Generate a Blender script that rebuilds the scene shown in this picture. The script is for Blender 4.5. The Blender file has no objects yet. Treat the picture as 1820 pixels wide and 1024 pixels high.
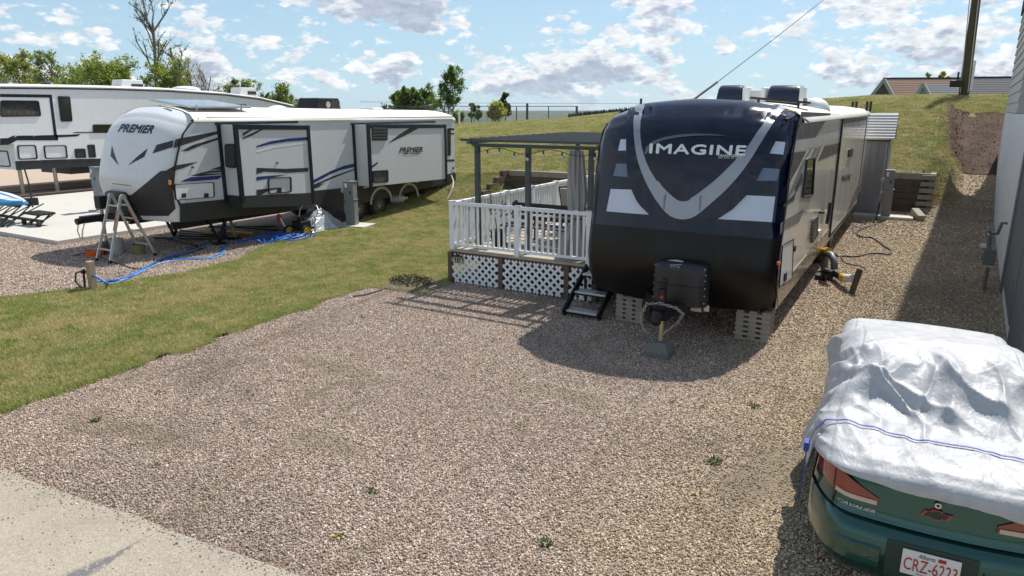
import bpy, bmesh, math, random
import numpy as np
from mathutils import Vector, Matrix, noise as mnoise
random.seed(7); np.random.seed(7)
R = math.radians
S = bpy.context.scene
COL = S.collection

# ------------------------------------------------------------------ camera
# world: +Y runs along the parking pads, +X to the right, z = 0 is the gravel pad; metres
CAM_H = 3.1; FPX = 1240.0; PITCH = math.atan((512 - 195) / FPX)
YAW = math.atan((1655 - 910) / (FPX / math.cos(PITCH)))
cd = bpy.data.cameras.new('camera'); cam = bpy.data.objects.new('camera', cd); COL.objects.link(cam)
cam.location = (0, 0, CAM_H); cam.rotation_euler = (math.pi / 2 - PITCH, 0, YAW)
cd.sensor_width = 36; cd.lens = 36 * FPX / 1820; cd.clip_start = .05; cd.clip_end = 30000
S.camera = cam
S.render.resolution_x, S.render.resolution_y = 1024, 576

# ------------------------------------------------------------------ light
SUN = Vector((0.12, 0.72, 1.0)).normalized()
sd = bpy.data.lights.new('sun', 'SUN'); sun = bpy.data.objects.new('sun', sd); COL.objects.link(sun)
sd.energy = 5.0; sd.angle = R(.53); sd.color = (1.0, .955, .88)
sun.rotation_euler = SUN.to_track_quat('Z', 'Y').to_euler(); sun.location = (0, 0, 60)
S.view_settings.view_transform = 'Standard'; S.view_settings.look = 'None'
S.view_settings.exposure = 0.25; S.view_settings.gamma = 1; S.view_settings.use_curve_mapping = False
S.cycles.max_bounces = 7; S.cycles.transparent_max_bounces = 12; S.cycles.volume_bounces = 0

class NT:
    """tiny node-tree helper"""
    def __init__(s, tree): s.t = tree; s.n = tree.nodes; s.l = tree.links
    def put(s, sock, v):
        if v is None: return
        if isinstance(v, bpy.types.NodeSocket): s.l.new(v, sock)
        else:
            if hasattr(sock, 'default_value'):
                try: sock.default_value = v
                except Exception: sock.default_value = (*v, 1)
    def node(s, typ, ins=None, **kw):
        n = s.n.new(typ)
        for k, v in kw.items(): setattr(n, k, v)
        for k, v in (ins or {}).items(): s.put(n.inputs[k], v)
        return n
    def math(s, op, a, b=None, c=None, clamp=False):
        n = s.node('ShaderNodeMath', operation=op, use_clamp=clamp)
        s.put(n.inputs[0], a); s.put(n.inputs[1], b)
        if c is not None: s.put(n.inputs[2], c)
        return n.outputs[0]
    def mix(s, f, a, b, blend='MIX'):
        n = s.node('ShaderNodeMix', data_type='RGBA', blend_type=blend)
        s.put(n.inputs[0], f); s.put(n.inputs[6], (*a, 1) if isinstance(a, tuple) and len(a) == 3 else a)
        s.put(n.inputs[7], (*b, 1) if isinstance(b, tuple) and len(b) == 3 else b)
        return n.outputs[2]
    def ramp(s, f, stops, interp='LINEAR'):
        n = s.node('ShaderNodeValToRGB'); cr = n.color_ramp; cr.interpolation = interp
        while len(cr.elements) < len(stops): cr.elements.new(.5)
        for e, (p, c) in zip(cr.elements, stops):
            e.position = p; e.color = (*c, 1) if len(c) == 3 else c
        s.put(n.inputs[0], f); return n.outputs[0]
    def noise(s, vec, scale, detail=3, rough=.55, dist=0, dim='3D'):
        n = s.node('ShaderNodeTexNoise', noise_dimensions=dim)
        s.put(n.inputs['Vector'], vec); n.inputs['Scale'].default_value = scale
        n.inputs['Detail'].default_value = detail; n.inputs['Roughness'].default_value = rough
        n.inputs['Distortion'].default_value = dist; return n.outputs['Fac']
    def smooth(s, v, a, b, lo=0, hi=1):
        n = s.node('ShaderNodeMapRange', interpolation_type='SMOOTHSTEP')
        s.put(n.inputs[0], v)
        for i, x in zip((1, 2, 3, 4), (a, b, lo, hi)): s.put(n.inputs[i], x)
        return n.outputs[0]
    def scalev(s, vec, k, off=(0, 0, 0)):
        n = s.node('ShaderNodeMapping'); s.put(n.inputs['Vector'], vec)
        n.inputs['Scale'].default_value = k; n.inputs['Location'].default_value = off; return n.outputs[0]

# ------------------------------------------------------------------ sky with fair-weather clouds
W = bpy.data.worlds.new('World'); S.world = W; W.use_nodes = True
w = NT(W.node_tree); w.n.clear()
sky = w.node('ShaderNodeTexSky', sky_type='NISHITA', sun_disc=False, sun_elevation=math.asin(SUN.z),
             sun_rotation=math.atan2(SUN.x, SUN.y), altitude=700, air_density=1.0, dust_density=.6, ozone_density=1.6)
tc = w.node('ShaderNodeTexCoord').outputs['Generated']
sep = w.node('ShaderNodeSeparateXYZ', {0: tc}); el = sep.outputs[2]
big = w.scalev(tc, (1, 1, 2.7))
lowv = w.scalev(tc, (1, 1, 2.0), (3.1, 1.7, .2))
low = w.smooth(el, .15, .05)                       # 1 near the horizon
def cloud(vec_big, vec_low):
    vo = w.node('ShaderNodeTexVoronoi', {'Vector': vec_low, 'Scale': 30, 'Detail': 2, 'Roughness': .6}, feature='F1')
    puff = w.math('MULTIPLY', w.math('SUBTRACT', .42, vo.outputs['Distance']), .13)
    a = w.noise(vec_big, 4.6, 8, .58, .25); b = w.noise(vec_low, 11, 7, .60, .15)
    c = w.noise(vec_big, 24, 4, .6)
    hi = w.math('ADD', a, w.math('MULTIPLY', w.math('SUBTRACT', c, .5), .22))
    lo = w.math('ADD', w.math('ADD', w.math('MULTIPLY', b, .72), w.math('MULTIPLY', a, .30)), puff)
    hi = w.math('ADD', hi, puff)
    return w.math('ADD', w.math('MULTIPLY', hi, w.math('SUBTRACT', 1, low)), w.math('MULTIPLY', lo, low))
d0 = cloud(big, lowv)
bigu = w.scalev(tc, (1, 1, 2.7), (0, 0, .05)); lowu = w.scalev(tc, (1, 1, 2.0), (3.1, 1.7, .222))
d1 = cloud(bigu, lowu)                             # density a little higher up: makes flat grey bases
cover = w.math('MULTIPLY', w.math('MULTIPLY', w.smooth(w.math('ADD', d0, w.smooth(el, .04, .15, 0, .035)), .408, .466), w.smooth(el, .0, .035, .35, 1)), w.smooth(el, .62, .2, .25, 1))
thick = w.smooth(d1, .43, .53)
detail = w.noise(big, 40, 5, .62)
white = w.mix(w.smooth(detail, .3, .7), (6.4, 6.7, 7.1), (9.0, 9.1, 9.2))
grey = w.mix(w.smooth(detail, .25, .75), (3.3, 3.9, 5.0), (4.9, 5.4, 6.3))
cl = w.mix(thick, white, grey)
pale = w.mix(w.smooth(el, .30, .0, .25, .75), sky.outputs[0], (4.1, 6.1, 7.6))   # thin bright veil that builds towards the horizon
col = w.mix(w.math('MULTIPLY', cover, .93), pale, cl)
bg = w.node('ShaderNodeBackground', {0: col, 1: .1})
wo = w.node('ShaderNodeOutputWorld', {0: bg.outputs[0]})
W.cycles.sampling_method = 'MANUAL'; W.cycles.sample_map_resolution = 512

# ------------------------------------------------------------------ measuring helpers (sight lines from the survey point)
def ray(x, y):
    u = x - 910; v = 512 - y
    f = FPX * math.cos(PITCH) + v * math.sin(PITCH); z = v * math.cos(PITCH) - FPX * math.sin(PITCH)
    return Vector((-math.sin(YAW) * f + math.cos(YAW) * u, math.cos(YAW) * f + math.sin(YAW) * u, z))
def atX(x, y, X): r = ray(x, y); k = X / r.x; return Vector((X, r.y * k, CAM_H + r.z * k))
def atY(x, y, Y): r = ray(x, y); k = Y / r.y; return Vector((r.x * k, Y, CAM_H + r.z * k))
def atZ(x, y, Z=0.): r = ray(x, y); k = (Z - CAM_H) / r.z; return Vector((r.x * k, r.y * k, Z))
def hit(x, y, fn, k0, k1):
    """first point of the sight line where fn(P) changes sign"""
    r = ray(x, y); r = r / math.hypot(r.x, r.y); o = Vector((0, 0, CAM_H)); n = 60
    a = k0; fa = fn(o + r * a)
    for i in range(1, n + 1):
        b = k0 + (k1 - k0) * i / n; fb = fn(o + r * b)
        if fa * fb <= 0:
            for _ in range(24):
                m = (a + b) / 2; fm = fn(o + r * m)
                if fa * fm <= 0: b = m
                else: a, fa = m, fm
            return o + r * a
        a, fa = b, fb
    return None

# ------------------------------------------------------------------ object helpers
def tag(o, label=None, cat=None, group=None, kind=None):
    if label: o['label'] = label
    if cat: o['category'] = cat
    if group: o['group'] = group
    if kind: o['kind'] = kind
    return o
def thing(name, label, cat, loc=(0, 0, 0), rotz=0, group=None):
    o = bpy.data.objects.new(name, None); COL.objects.link(o); o.empty_display_size = .1
    o.location = loc; o.rotation_euler = (0, 0, rotz); tag(o, label, cat, group)
    return o
def base_of(p):
    """world location of the top parent (builders below work in world coordinates relative to it)"""
    v = Vector((0, 0, 0))
    while p is not None: v += p.location; p = p.parent
    return v
def link(name, me, parent=None):
    o = bpy.data.objects.new(name, me); COL.objects.link(o)
    if parent is not None: o.parent = parent
    return o
def copy_tree(o, parent=None):
    c = o.copy(); COL.objects.link(c); c.parent = parent
    for ch in list(o.children): copy_tree(ch, c)
    return c

class MB:
    """collects geometry; build() links it as ONE mesh object. Coordinates are world ones unless local=True."""
    def __init__(s): s.v = []; s.f = []; s.m = []; s.cur = 0
    def face(s, pts):
        i = len(s.v); s.v += [tuple(p) for p in pts]; s.f.append(tuple(range(i, i + len(pts)))); s.m.append(s.cur)
    def grid(s, rows, closed=False):
        """rows: list of equally long point lists"""
        i = len(s.v); n = len(rows[0])
        for r in rows: s.v += [tuple(p) for p in r]
        for a in range(len(rows) - 1):
            for b in range(n if closed else n - 1):
                c = (b + 1) % n
                s.f.append((i + a * n + b, i + a * n + c, i + (a + 1) * n + c, i + (a + 1) * n + b)); s.m.append(s.cur)
        return i
    def box(s, a, b, M=None):
        x0, y0, z0 = a; x1, y1, z1 = b
        P = [(x0, y0, z0), (x1, y0, z0), (x1, y1, z0), (x0, y1, z0), (x0, y0, z1), (x1, y0, z1), (x1, y1, z1), (x0, y1, z1)]
        if M is not None: P = [tuple(M @ Vector(p)) for p in P]
        i = len(s.v); s.v += P
        for q in ((0, 3, 2, 1), (4, 5, 6, 7), (0, 1, 5, 4), (1, 2, 6, 5), (2, 3, 7, 6), (3, 0, 4, 7)):
            s.f.append(tuple(i + k for k in q)); s.m.append(s.cur)
        return s
    def bar(s, p, q, w, h, up=(0, 0, 1)):
        p = Vector(p); q = Vector(q); d = (q - p).normalized(); u = Vector(up)
        sx = d.cross(u)
        if sx.length < 1e-4: sx = d.cross(Vector((0, 1, 0)))
        sx.normalize(); u = sx.cross(d).normalized()
        i = len(s.v)
        for c in (p, q):
            for a, b in ((-1, -1), (1, -1), (1, 1), (-1, 1)): s.v.append(tuple(c + sx * a * w / 2 + u * b * h / 2))
        for q4 in ((0, 1, 2, 3), (7, 6, 5, 4), (0, 4, 5, 1), (1, 5, 6, 2), (2, 6, 7, 3), (3, 7, 4, 0)):
            s.f.append(tuple(i + k for k in q4)); s.m.append(s.cur)
        return s
    def tube(s, pts, r, n=8, caps=True):
        pts = [Vector(p) for p in pts]; rr = r if isinstance(r, (list, tuple)) else [r] * len(pts)
        i = len(s.v); prev = None
        for k, p in enumerate(pts):
            d = (pts[min(k + 1, len(pts) - 1)] - pts[max(k - 1, 0)])
            if d.length < 1e-9: d = Vector((0, 0, 1))
            d.normalize()
            a = prev if prev is not None else (Vector((0, 0, 1)) if abs(d.z) < .9 else Vector((1, 0, 0)))
            x = a - d * a.dot(d)
            if x.length < 1e-5: x = d.orthogonal()
            x.normalize(); y = d.cross(x); prev = x
            for j in range(n):
                t = 2 * math.pi * j / n; s.v.append(tuple(p + (x * math.cos(t) + y * math.sin(t)) * rr[k]))
        for k in range(len(pts) - 1):
            for j in range(n):
                c = (j + 1) % n; s.f.append((i + k * n + j, i + k * n + c, i + (k + 1) * n + c, i + (k + 1) * n + j)); s.m.append(s.cur)
        if caps:
            s.f.append(tuple(i + j for j in reversed(range(n)))); s.m.append(s.cur)
            s.f.append(tuple(i + (len(pts) - 1) * n + j for j in range(n))); s.m.append(s.cur)
        return s
    def cyl(s, p, q, r, n=16): return s.tube([p, q], r, n)
    def prism(s, poly, vec):
        """extrude a planar polygon along vec"""
        vec = Vector(vec); A = [Vector(p) for p in poly]; n = len(A); i = len(s.v)
        s.v += [tuple(p) for p in A] + [tuple(p + vec) for p in A]
        s.f.append(tuple(reversed(range(i, i + n)))); s.m.append(s.cur); s.f.append(tuple(range(i + n, i + 2 * n))); s.m.append(s.cur)
        for k in range(n):
            c = (k + 1) % n; s.f.append((i + k, i + c, i + n + c, i + n + k)); s.m.append(s.cur)
        return s
    def sphere(s, c, r, n=12, m=8, sc=(1, 1, 1)):
        rows = []
        for a in range(m + 1):
            t = math.pi * a / m; rows.append([(c[0] + r * sc[0] * math.sin(t) * math.cos(2 * math.pi * b / n), c[1] + r * sc[1] * math.sin(t) * math.sin(2 * math.pi * b / n), c[2] + r * sc[2] * math.cos(t)) for b in range(n)])
        s.grid(rows, True); return s
    def build(s, name, mats, parent=None, bevel=0, smooth=False, local=False, seg=2, merge=True, kind=None, label=None, auto=None, subsurf=0, solid=0):
        me = bpy.data.meshes.new(name)
        off = Vector((0, 0, 0)) if local else base_of(parent)
        me.from_pydata([tuple(Vector(v) - off) for v in s.v], [], s.f)
        ml = mats if isinstance(mats, (list, tuple)) else [mats]
        for m_ in ml: me.materials.append(m_)
        for p, k in zip(me.polygons, s.m): p.material_index = k
        bm = bmesh.new(); bm.from_mesh(me)
        if merge: bmesh.ops.remove_doubles(bm, verts=bm.verts, dist=1e-5)
        bmesh.ops.recalc_face_normals(bm, faces=bm.faces)
        bm.to_mesh(me); bm.free()
        if smooth or auto:
            for p in me.polygons: p.use_smooth = True
            if auto: me.set_sharp_from_angle(angle=R(auto))
        o = link(name, me, parent)
        if bevel:
            b = o.modifiers.new('bevel', 'BEVEL'); b.width = bevel; b.segments = seg; b.limit_method = 'ANGLE'; b.angle_limit = R(40)
            b.harden_normals = False
        if subsurf:
            b = o.modifiers.new('sub', 'SUBSURF'); b.levels = b.render_levels = subsurf
        if solid:
            b = o.modifiers.new('solid', 'SOLIDIFY'); b.thickness = solid; b.offset = 0
        if kind: o['kind'] = kind
        if label: o['label'] = label
        return o

# ------------------------------------------------------------------ materials
def new_mat(name):
    m = bpy.data.materials.new(name); m.use_nodes = True; t = NT(m.node_tree)
    t.bsdf = next(n for n in t.n if n.type == 'BSDF_PRINCIPLED'); t.out = next(n for n in t.n if n.type == 'OUTPUT_MATERIAL')
    t.obj = t.node('ShaderNodeTexCoord').outputs['Object']; t.pos = t.node('ShaderNodeNewGeometry').outputs['Position']
    t.mat = m; return t
def bump(t, h, strength=.3, dist=.01):
    b = t.node('ShaderNodeBump', {'Height': h, 'Strength': strength, 'Distance': dist}); t.put(t.bsdf.inputs['Normal'], b.outputs[0]); return b
MATS = {}
def mat(name, color, rough=.5, metal=0., var=.12, scale=3., bmp=0., bscale=60, coat=0., spec=.5, trans=0, fine=True, dirt=None, dirtamt=.3):
    """plain surface with tone variation, fine grain and optional dirt blotches"""
    if name in MATS: return MATS[name]
    t = new_mat(name); c = tuple(color)
    n1 = t.noise(t.obj, scale, 5, .6); n2 = t.noise(t.obj, bscale, 3, .6)
    k = t.math('MULTIPLY_ADD', t.math('SUBTRACT', n1, .5), 2 * var, 1.0)
    if fine: k = t.math('ADD', k, t.math('MULTIPLY', t.math('SUBTRACT', n2, .5), var * 1.2))
    base = t.mix(1.0, c, t.node('ShaderNodeCombineColor', {0: k, 1: k, 2: k}).outputs[0], 'MULTIPLY')
    if dirt:
        dn = t.noise(t.obj, scale * 1.7, 6, .68, .4)
        base = t.mix(t.smooth(dn, .5, .75, 0, dirtamt), base, dirt)
    t.put(t.bsdf.inputs['Base Color'], base)
    t.put(t.bsdf.inputs['Roughness'], t.smooth(n1, .2, .8, max(.02, rough - .08), min(1, rough + .08)))
    t.bsdf.inputs['Metallic'].default_value = metal; t.bsdf.inputs['Specular IOR Level'].default_value = spec
    t.bsdf.inputs['Coat Weight'].default_value = coat; t.bsdf.inputs['Coat Roughness'].default_value = .06
    if bmp: bump(t, n2, bmp, .01)
    MATS[name] = t.mat; return t.mat

# ================================================================== THE GROUND
def lerp_tab(x, tab):
    if x <= tab[0][0]: return tab[0][1]
    for (a, va), (b, vb) in zip(tab, tab[1:]):
        if x <= b: t = (x - a) / (b - a); return va + (vb - va) * t
    return tab[-1][1]
def sstep(x, a, b):
    t = min(1, max(0, (x - a) / (b - a))); return t * t * (3 - 2 * t)
RIDGE = [(-46, 1.2), (-34, 1.75), (-27.6, 2.1), (-23.7, 2.32), (-19.6, 2.53), (-16.1, 2.9), (-4.8, 3.56), (-2.6, 3.72), (3, 3.74), (30, 3.6)]
RY = 40.0
WALL_L = (-12.1, -4.25, 20.5, 1.12)     # retaining wall behind the deck: x0, x1, y, height
WALL_R = (-4.25, .22, 25.0, 1.2)        # retaining wall behind the dark trailer
def near_h(X, Y):
    rz = lerp_tab(X, RIDGE)
    if WALL_L[0] <= X < WALL_L[1]: y0, h = WALL_L[2], WALL_L[3] - .06
    elif WALL_R[0] <= X <= WALL_R[1]: y0, h = WALL_R[2], WALL_R[3] - .05
    else: y0 = None
    if y0 is not None:
        if Y < y0 + .1: return 0.
        t = (Y - y0) / (RY - y0); return h + (rz - h) * math.sin(min(1, t) * math.pi / 2) ** .95
    if X < WALL_L[0]:
        y0 = 14.8 + sstep(X, -16, -30) * 6
        t = min(1, max(0, (Y - y0) / (RY - y0))); z = rz * (t ** 1.12 * .55 + math.sin(t * math.pi / 2) * .45)
        # the bank falls quickly beside the retaining wall's stepped end
        k = sstep(X, -15.2, WALL_L[0])
        if k > 0:
            yw = WALL_L[2]; hw = WALL_L[3] - .06
            if Y < yw: side = hw * max(0, min(1, (Y - yw + 2.5) / 2.5)) ** 1.2
            else: side = hw + (rz - hw) * math.sin(min(1, (Y - yw) / (RY - yw)) * math.pi / 2) ** .95
            z = z * (1 - k) + side * k
        return z
    # gravel lane and dirt bank at the right
    t = min(1, max(0, (Y - 23) / (RY - 23)))
    z = rz * (t ** 1.35 * .6 + math.sin(t * math.pi / 2) ** 1.8 * .4)
    k = 1 - sstep(X, WALL_R[1], 1.3)
    if k > 0 and Y > WALL_R[2] + .4:
        h = WALL_R[3] - .05; ins = h + (rz - h) * math.sin(min(1, (Y - WALL_R[2]) / (RY - WALL_R[2])) * math.pi / 2) ** .95
        z = z * (1 - k) + ins * k * sstep(Y, WALL_R[2] + .4, WALL_R[2] + 2.2) + z * k * (1 - sstep(Y, WALL_R[2] + .4, WALL_R[2] + 2.2))
    return z
def terrain(X, Y):
    if Y <= RY: return near_h(X, Y)
    rz = lerp_tab(X, RIDGE); d = Y - RY
    left = sstep(X, 8, -14)                  # the left side falls away into the valley
    flat = rz - .012 * d * (1 - left) * (1 if d < 60 else 0) - (.72 * (1 - left) if d >= 60 else 0)
    flat -= left * (.04 * min(d, 5) + .11 * max(0, min(d, 90) - 5))
    return flat
def far_h(X, Y):
    """whole landscape: near ground, valley, wooded far ridge"""
    d = math.hypot(X, Y)
    z = terrain(max(-46, min(30, X)), min(Y, 130)) if Y > -5 else 0.
    if d > 110:
        k = sstep(d, 110, 420)
        ang = math.atan2(X, Y)
        ridge = -6 + 3.2 * mnoise.noise(Vector((ang * 9, 0, 0))) + 2.2 * mnoise.noise(Vector((ang * 31, 2, 0)))
        valley = -55 + 14 * mnoise.noise(Vector((X / 700, Y / 700, 0)))
        farz = valley + (ridge - valley) * sstep(d, 900, 4300)
        z = z * (1 - k) + farz * k
    return z

gl = mat('dry_earth', (.15, .12, .085), .95, var=.2, scale=2, bmp=.5, bscale=25)
def valley_mat():
    t = new_mat('valley_fields')
    n = t.noise(t.pos, .004, 5, .6); n2 = t.noise(t.pos, .03, 5, .65)
    near = t.smooth(t.node('ShaderNodeVectorMath', {0: t.pos}, operation='LENGTH').outputs['Value'], 90, 400)
    c = t.ramp(n, [(.36, (.028, .05, .022)), (.47, (.035, .062, .028)), (.53, (.10, .13, .05)), (.62, (.04, .07, .03))])
    c = t.mix(t.smooth(n2, .35, .7), c, (.018, .034, .02))
    c = t.mix(near, (.10, .13, .04), c)
    t.put(t.bsdf.inputs['Base Color'], c); t.bsdf.inputs['Roughness'].default_value = .95
    return t.mat
def axis(a, b, step, outer):
    c = list(np.arange(a, b + 1e-6, step)); lo = [a - o for o in reversed(outer)]; hi = [b + o for o in outer]; return lo + c + hi
outer = [2, 5, 9, 15, 24, 38, 60, 90, 140, 210, 320, 480, 700, 1000, 1400, 1900, 2500, 3200, 4000, 5000, 6500]
xs = axis(-46, 30, 1.0, outer); ys = axis(-6, 46, 1.0, outer)
xs = sorted(xs + [WALL_L[0] - .02, WALL_R[1] + .02, WALL_L[1] - .01, WALL_L[1] + .01]); ys = sorted(ys + [WALL_L[2] + .12, WALL_L[2] + .02, WALL_R[2] + .12, WALL_R[2] + .02])
m = MB(); m.grid([[(x, y, far_h(x, y) - (.035 if not (-29 < x < 9 and 1 < y < 43) else .16)) for x in xs] for y in ys])
o = m.build('ground', valley_mat(), kind='structure', smooth=True)

def strip(name, xl, xr, y0, y1, dy, nx, material, lift, kind='structure', hfun=near_h, wob=.0, smooth=True):
    rows = []; ny = max(1, int(round((y1 - y0) / dy)))
    for j in range(ny + 1):
        y = y0 + (y1 - y0) * j / ny
        a = xl(y) if callable(xl) else xl; b = xr(y) if callable(xr) else xr
        a += wob * mnoise.noise(Vector((y * 1.9, 3, 0))) + wob * .6 * mnoise.noise(Vector((y * 7, 5, 0)))
        b += wob * mnoise.noise(Vector((y * 1.9, 9, 0))) + wob * .6 * mnoise.noise(Vector((y * 7, 12, 0)))
        rows.append([(a + (b - a) * i / nx, y, hfun(a + (b - a) * i / nx, y) + lift) for i in range(nx + 1)])
    mm = MB(); mm.grid(rows); return mm.build(name, material, kind=kind, smooth=smooth)

# --- gravel: stone-by-stone colours on the sheet, real stones on top of it near the camera
STONES = [(0, (.10, .08, .065)), (.16, (.32, .26, .215)), (.34, (.54, .46, .39)), (.48, (.33, .27, .225)), (.62, (.70, .62, .54)), (.76, (.45, .345, .29)), (.88, (.60, .56, .52)), (1, (.94, .89, .82))]
SOIL = [(-.75, 6.0, .38, .75), (-.55, 9.5, .42, 2.4), (-7.0, 3.55, .7, .28), (-6.2, 3.65, .6, .2), (-1.0, 5.6, .25, .4), (-6.0, 5.9, .9, .25), (-4.6, 4.4, .7, .2), (-3.2, 6.6, .8, .22), (-.4, 13.5, .5, 2.2)]   # worn, sandy spots in the gravel
def gravel_colour(t, f, pos):
    c = t.ramp(f, STONES)
    patch = t.noise(pos, .55, 4, .6, .3); sep_ = t.node('ShaderNodeSeparateXYZ', {0: pos})
    right = t.smooth(t.math('ADD', sep_.outputs[0], t.math('MULTIPLY', t.math('SUBTRACT', patch, .5), 3)), -2.6, -.8)
    c = t.mix(1, c, t.mix(right, (1.05, .945, .875), (1.10, .99, .77)), 'MULTIPLY')           # pinker stone at the left, yellower at the right
    ruts = t.noise(t.scalev(pos, (1.9, .16, 1)), 1.0, 5, .6, .5)
    soil = t.math('MULTIPLY', t.smooth(ruts, .53, .70), t.smooth(patch, .40, .58))
    c = t.mix(t.math('MULTIPLY', soil, .8), c, (.33, .255, .165))
    wob_ = t.math('ADD', t.math('MULTIPLY', t.math('SUBTRACT', t.noise(pos, 2.6, 4, .65), .5), 1.3), 0)
    for cx_, cy_, rx, ry in SOIL:
        dd = t.node('ShaderNodeVectorMath', {0: t.node('ShaderNodeVectorMath', {0: t.node('ShaderNodeVectorMath', {0: pos, 1: (cx_, cy_, 0)}, operation='SUBTRACT').outputs[0], 1: (1 / rx, 1 / ry, 0)}, operation='MULTIPLY').outputs[0]}, operation='LENGTH').outputs['Value']
        c = t.mix(t.smooth(t.math('ADD', dd, wob_), 1.15, .45, 0, .62), c, (.34, .265, .17))
    dark = t.noise(pos, .33, 5, .65, .6); c = t.mix(t.smooth(dark, .48, .72, 0, .45), c, (.16, .125, .10))
    return c
def gravel_mat(name='gravel_bed', dens=58, dark=.78):
    t = new_mat(name)
    v = t.node('ShaderNodeTexVoronoi', {'Vector': t.pos, 'Scale': dens, 'Randomness': 1}, feature='F1')
    rnd = t.node('ShaderNodeSeparateColor', {0: v.outputs['Color']}).outputs[0]
    c = gravel_colour(t, rnd, t.pos)
    c = t.mix(t.smooth(v.outputs['Distance'], .42, .75, 0, .55), c, (.12, .09, .07))  # shade in the gaps between stones, put into the colour
    c = t.mix(1, c, (dark, dark, dark), 'MULTIPLY')
    t.put(t.bsdf.inputs['Base Color'], c); t.bsdf.inputs['Roughness'].default_value = .9
    h = t.math('SUBTRACT', 1, v.outputs['Distance']); bump(t, h, 1, .02)
    return t.mat
def stone_mat():
    t = new_mat('gravel_stone'); oi = t.node('ShaderNodeObjectInfo')
    n = t.noise(t.obj, 2.5, 3, .6)
    c = gravel_colour(t, oi.outputs['Random'], t.node('ShaderNodeObjectInfo').outputs['Location'])
    c = t.mix(t.smooth(n, .35, .7, 0, .35), c, (.22, .18, .15))
    t.put(t.bsdf.inputs['Base Color'], c); t.bsdf.inputs['Roughness'].default_value = .85
    return t.mat
GR = gravel_mat(); 
def grass_ground():
    t = new_mat('lawn_soil'); n = t.noise(t.pos, 6, 5, .65); n2 = t.noise(t.pos, .5, 4, .6); n3 = t.noise(t.pos, 70, 3, .7)
    c = t.mix(t.smooth(n, .3, .7), (.20, .185, .07), (.34, .29, .125)); c = t.mix(t.smooth(n2, .38, .66), c, (.40, .33, .17))
    c = t.mix(t.smooth(n3, .3, .75, 0, .7), c, (.075, .07, .03))
    t.put(t.bsdf.inputs['Base Color'], c); t.bsdf.inputs['Roughness'].default_value = .95; bump(t, n3, 1, .03); return t.mat
GG = grass_ground()
def road_mat():
    t = new_mat('worn_concrete')
    n = t.noise(t.pos, 1.1, 6, .62, .4); v = t.node('ShaderNodeTexVoronoi', {'Vector': t.pos, 'Scale': 95}, feature='F1')
    rnd = t.node('ShaderNodeSeparateColor', {0: v.outputs['Color']}).outputs[0]
    c = t.mix(t.smooth(n, .3, .72), (.36, .315, .245), (.29, .255, .205))
    c = t.mix(t.smooth(rnd, .55, .95, 0, .42), c, (.50, .45, .375)); c = t.mix(t.smooth(rnd, .4, .03, 0, .4), c, (.20, .17, .14))
    n5 = t.noise(t.pos, .55, 6, .7, .8); c = t.mix(t.smooth(n5, .5, .72, 0, .45), c, (.23, .20, .16)); n4 = t.noise(t.pos, 14, 4, .7); c = t.mix(t.smooth(n4, .62, .74, 0, .3), c, (.22, .2, .17))
    # long dark scuff where the surface has been patched
    p = t.scalev(t.pos, (1, 1, 1)); sp = t.node('ShaderNodeSeparateXYZ', {0: p})
    return t, c, n, sp, rnd
t, c, n_, sp, rnd = road_mat()
# scuff: a streak between two ground points
A = atZ(130, 1030); B = atZ(262, 958); dv = (B - A); L_ = dv.length; dv.normalize(); nv = Vector((-dv.y, dv.x, 0))
def dotp(t, v, a): 
    q = t.node('ShaderNodeVectorMath', {0: t.node('ShaderNodeVectorMath', {0: t.pos, 1: tuple(a)}, operation='SUBTRACT').outputs[0], 1: tuple(v)}, operation='DOT_PRODUCT'); return q.outputs['Value']
al = dotp(t, dv, A); ac = t.math('ABSOLUTE', t.math('ADD', dotp(t, nv, A), t.math('MULTIPLY', t.math('SUBTRACT', t.noise(t.pos, 5, 4, .7), .5), .16)))
wd = t.smooth(al, L_ * 1.02, 0, .0, .085)
mask = t.math('MULTIPLY', t.smooth(t.math('DIVIDE', ac, t.math('MAXIMUM', wd, .004)), 1.3, .5), t.smooth(t.noise(t.scalev(t.pos, (1, 1, 1)), 30, 4, .7), .36, .5))
mask = t.math('MULTIPLY', mask, t.smooth(al, -.6, -.3))
c = t.mix(t.math('MULTIPLY', mask, .85), c, (.115, .115, .125))
t.put(t.bsdf.inputs['Base Color'], c); t.bsdf.inputs['Roughness'].default_value = .88
bump(t, t.math('ADD', rnd, t.math('MULTIPLY', mask, -1.2)), .5, .006)
ROAD = t.mat

def road_edge(x): return 2.56 + .085 * (x + 6.7) + .05 * mnoise.noise(Vector((x * 1.7, 0, 0))) + .025 * mnoise.noise(Vector((x * 6, 4, 0)))
# gravel lots, lawns, pads (each sheet a few mm above the one below)
XL = lambda y: -8.05 - .06 * (y - 3)                   # left edge of the gravel against the lawn
XLL = lambda y: -12.75 - .0 * y                        # far edge of the lawn
strip('gravel_lot', lambda y: XL(y) + (0 if y < 9.4 else 1.2), 3.2, 1.2, 20.4, .35, 40, GR, .0)
strip('gravel_lane', WALL_R[0], 3.2, 20.4, 25.02, .33, 30, GR, .0)
strip('gravel_lane', WALL_R[1] + .02, 5, 25.02, 28.95, .3, 20, GR, .004)
PLX = lambda y: lerp_tab(y, [(4, -12.9), (5.5, -13.15), (6.6, -12.6), (8.2, -12.2), (9.6, -12.3), (11.3, -13.2), (14.6, -13.6), (17, -14.2), (22, -16)])
strip('gravel_pad', -30.0, lambda y: PLX(y) + .05, 1.0, 19, .35, 30, GR, .0)
strip('lawn', lambda y: PLX(y), lambda y: (XL(y) if y < 9.3 else (-7.2 if y < 20.35 else (-4.3 if y < 20.62 else -1.0))) , 1.0, 20.45, .15, 26, GG, .012, wob=.17)
def hill_l(y): return -30.0
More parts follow.
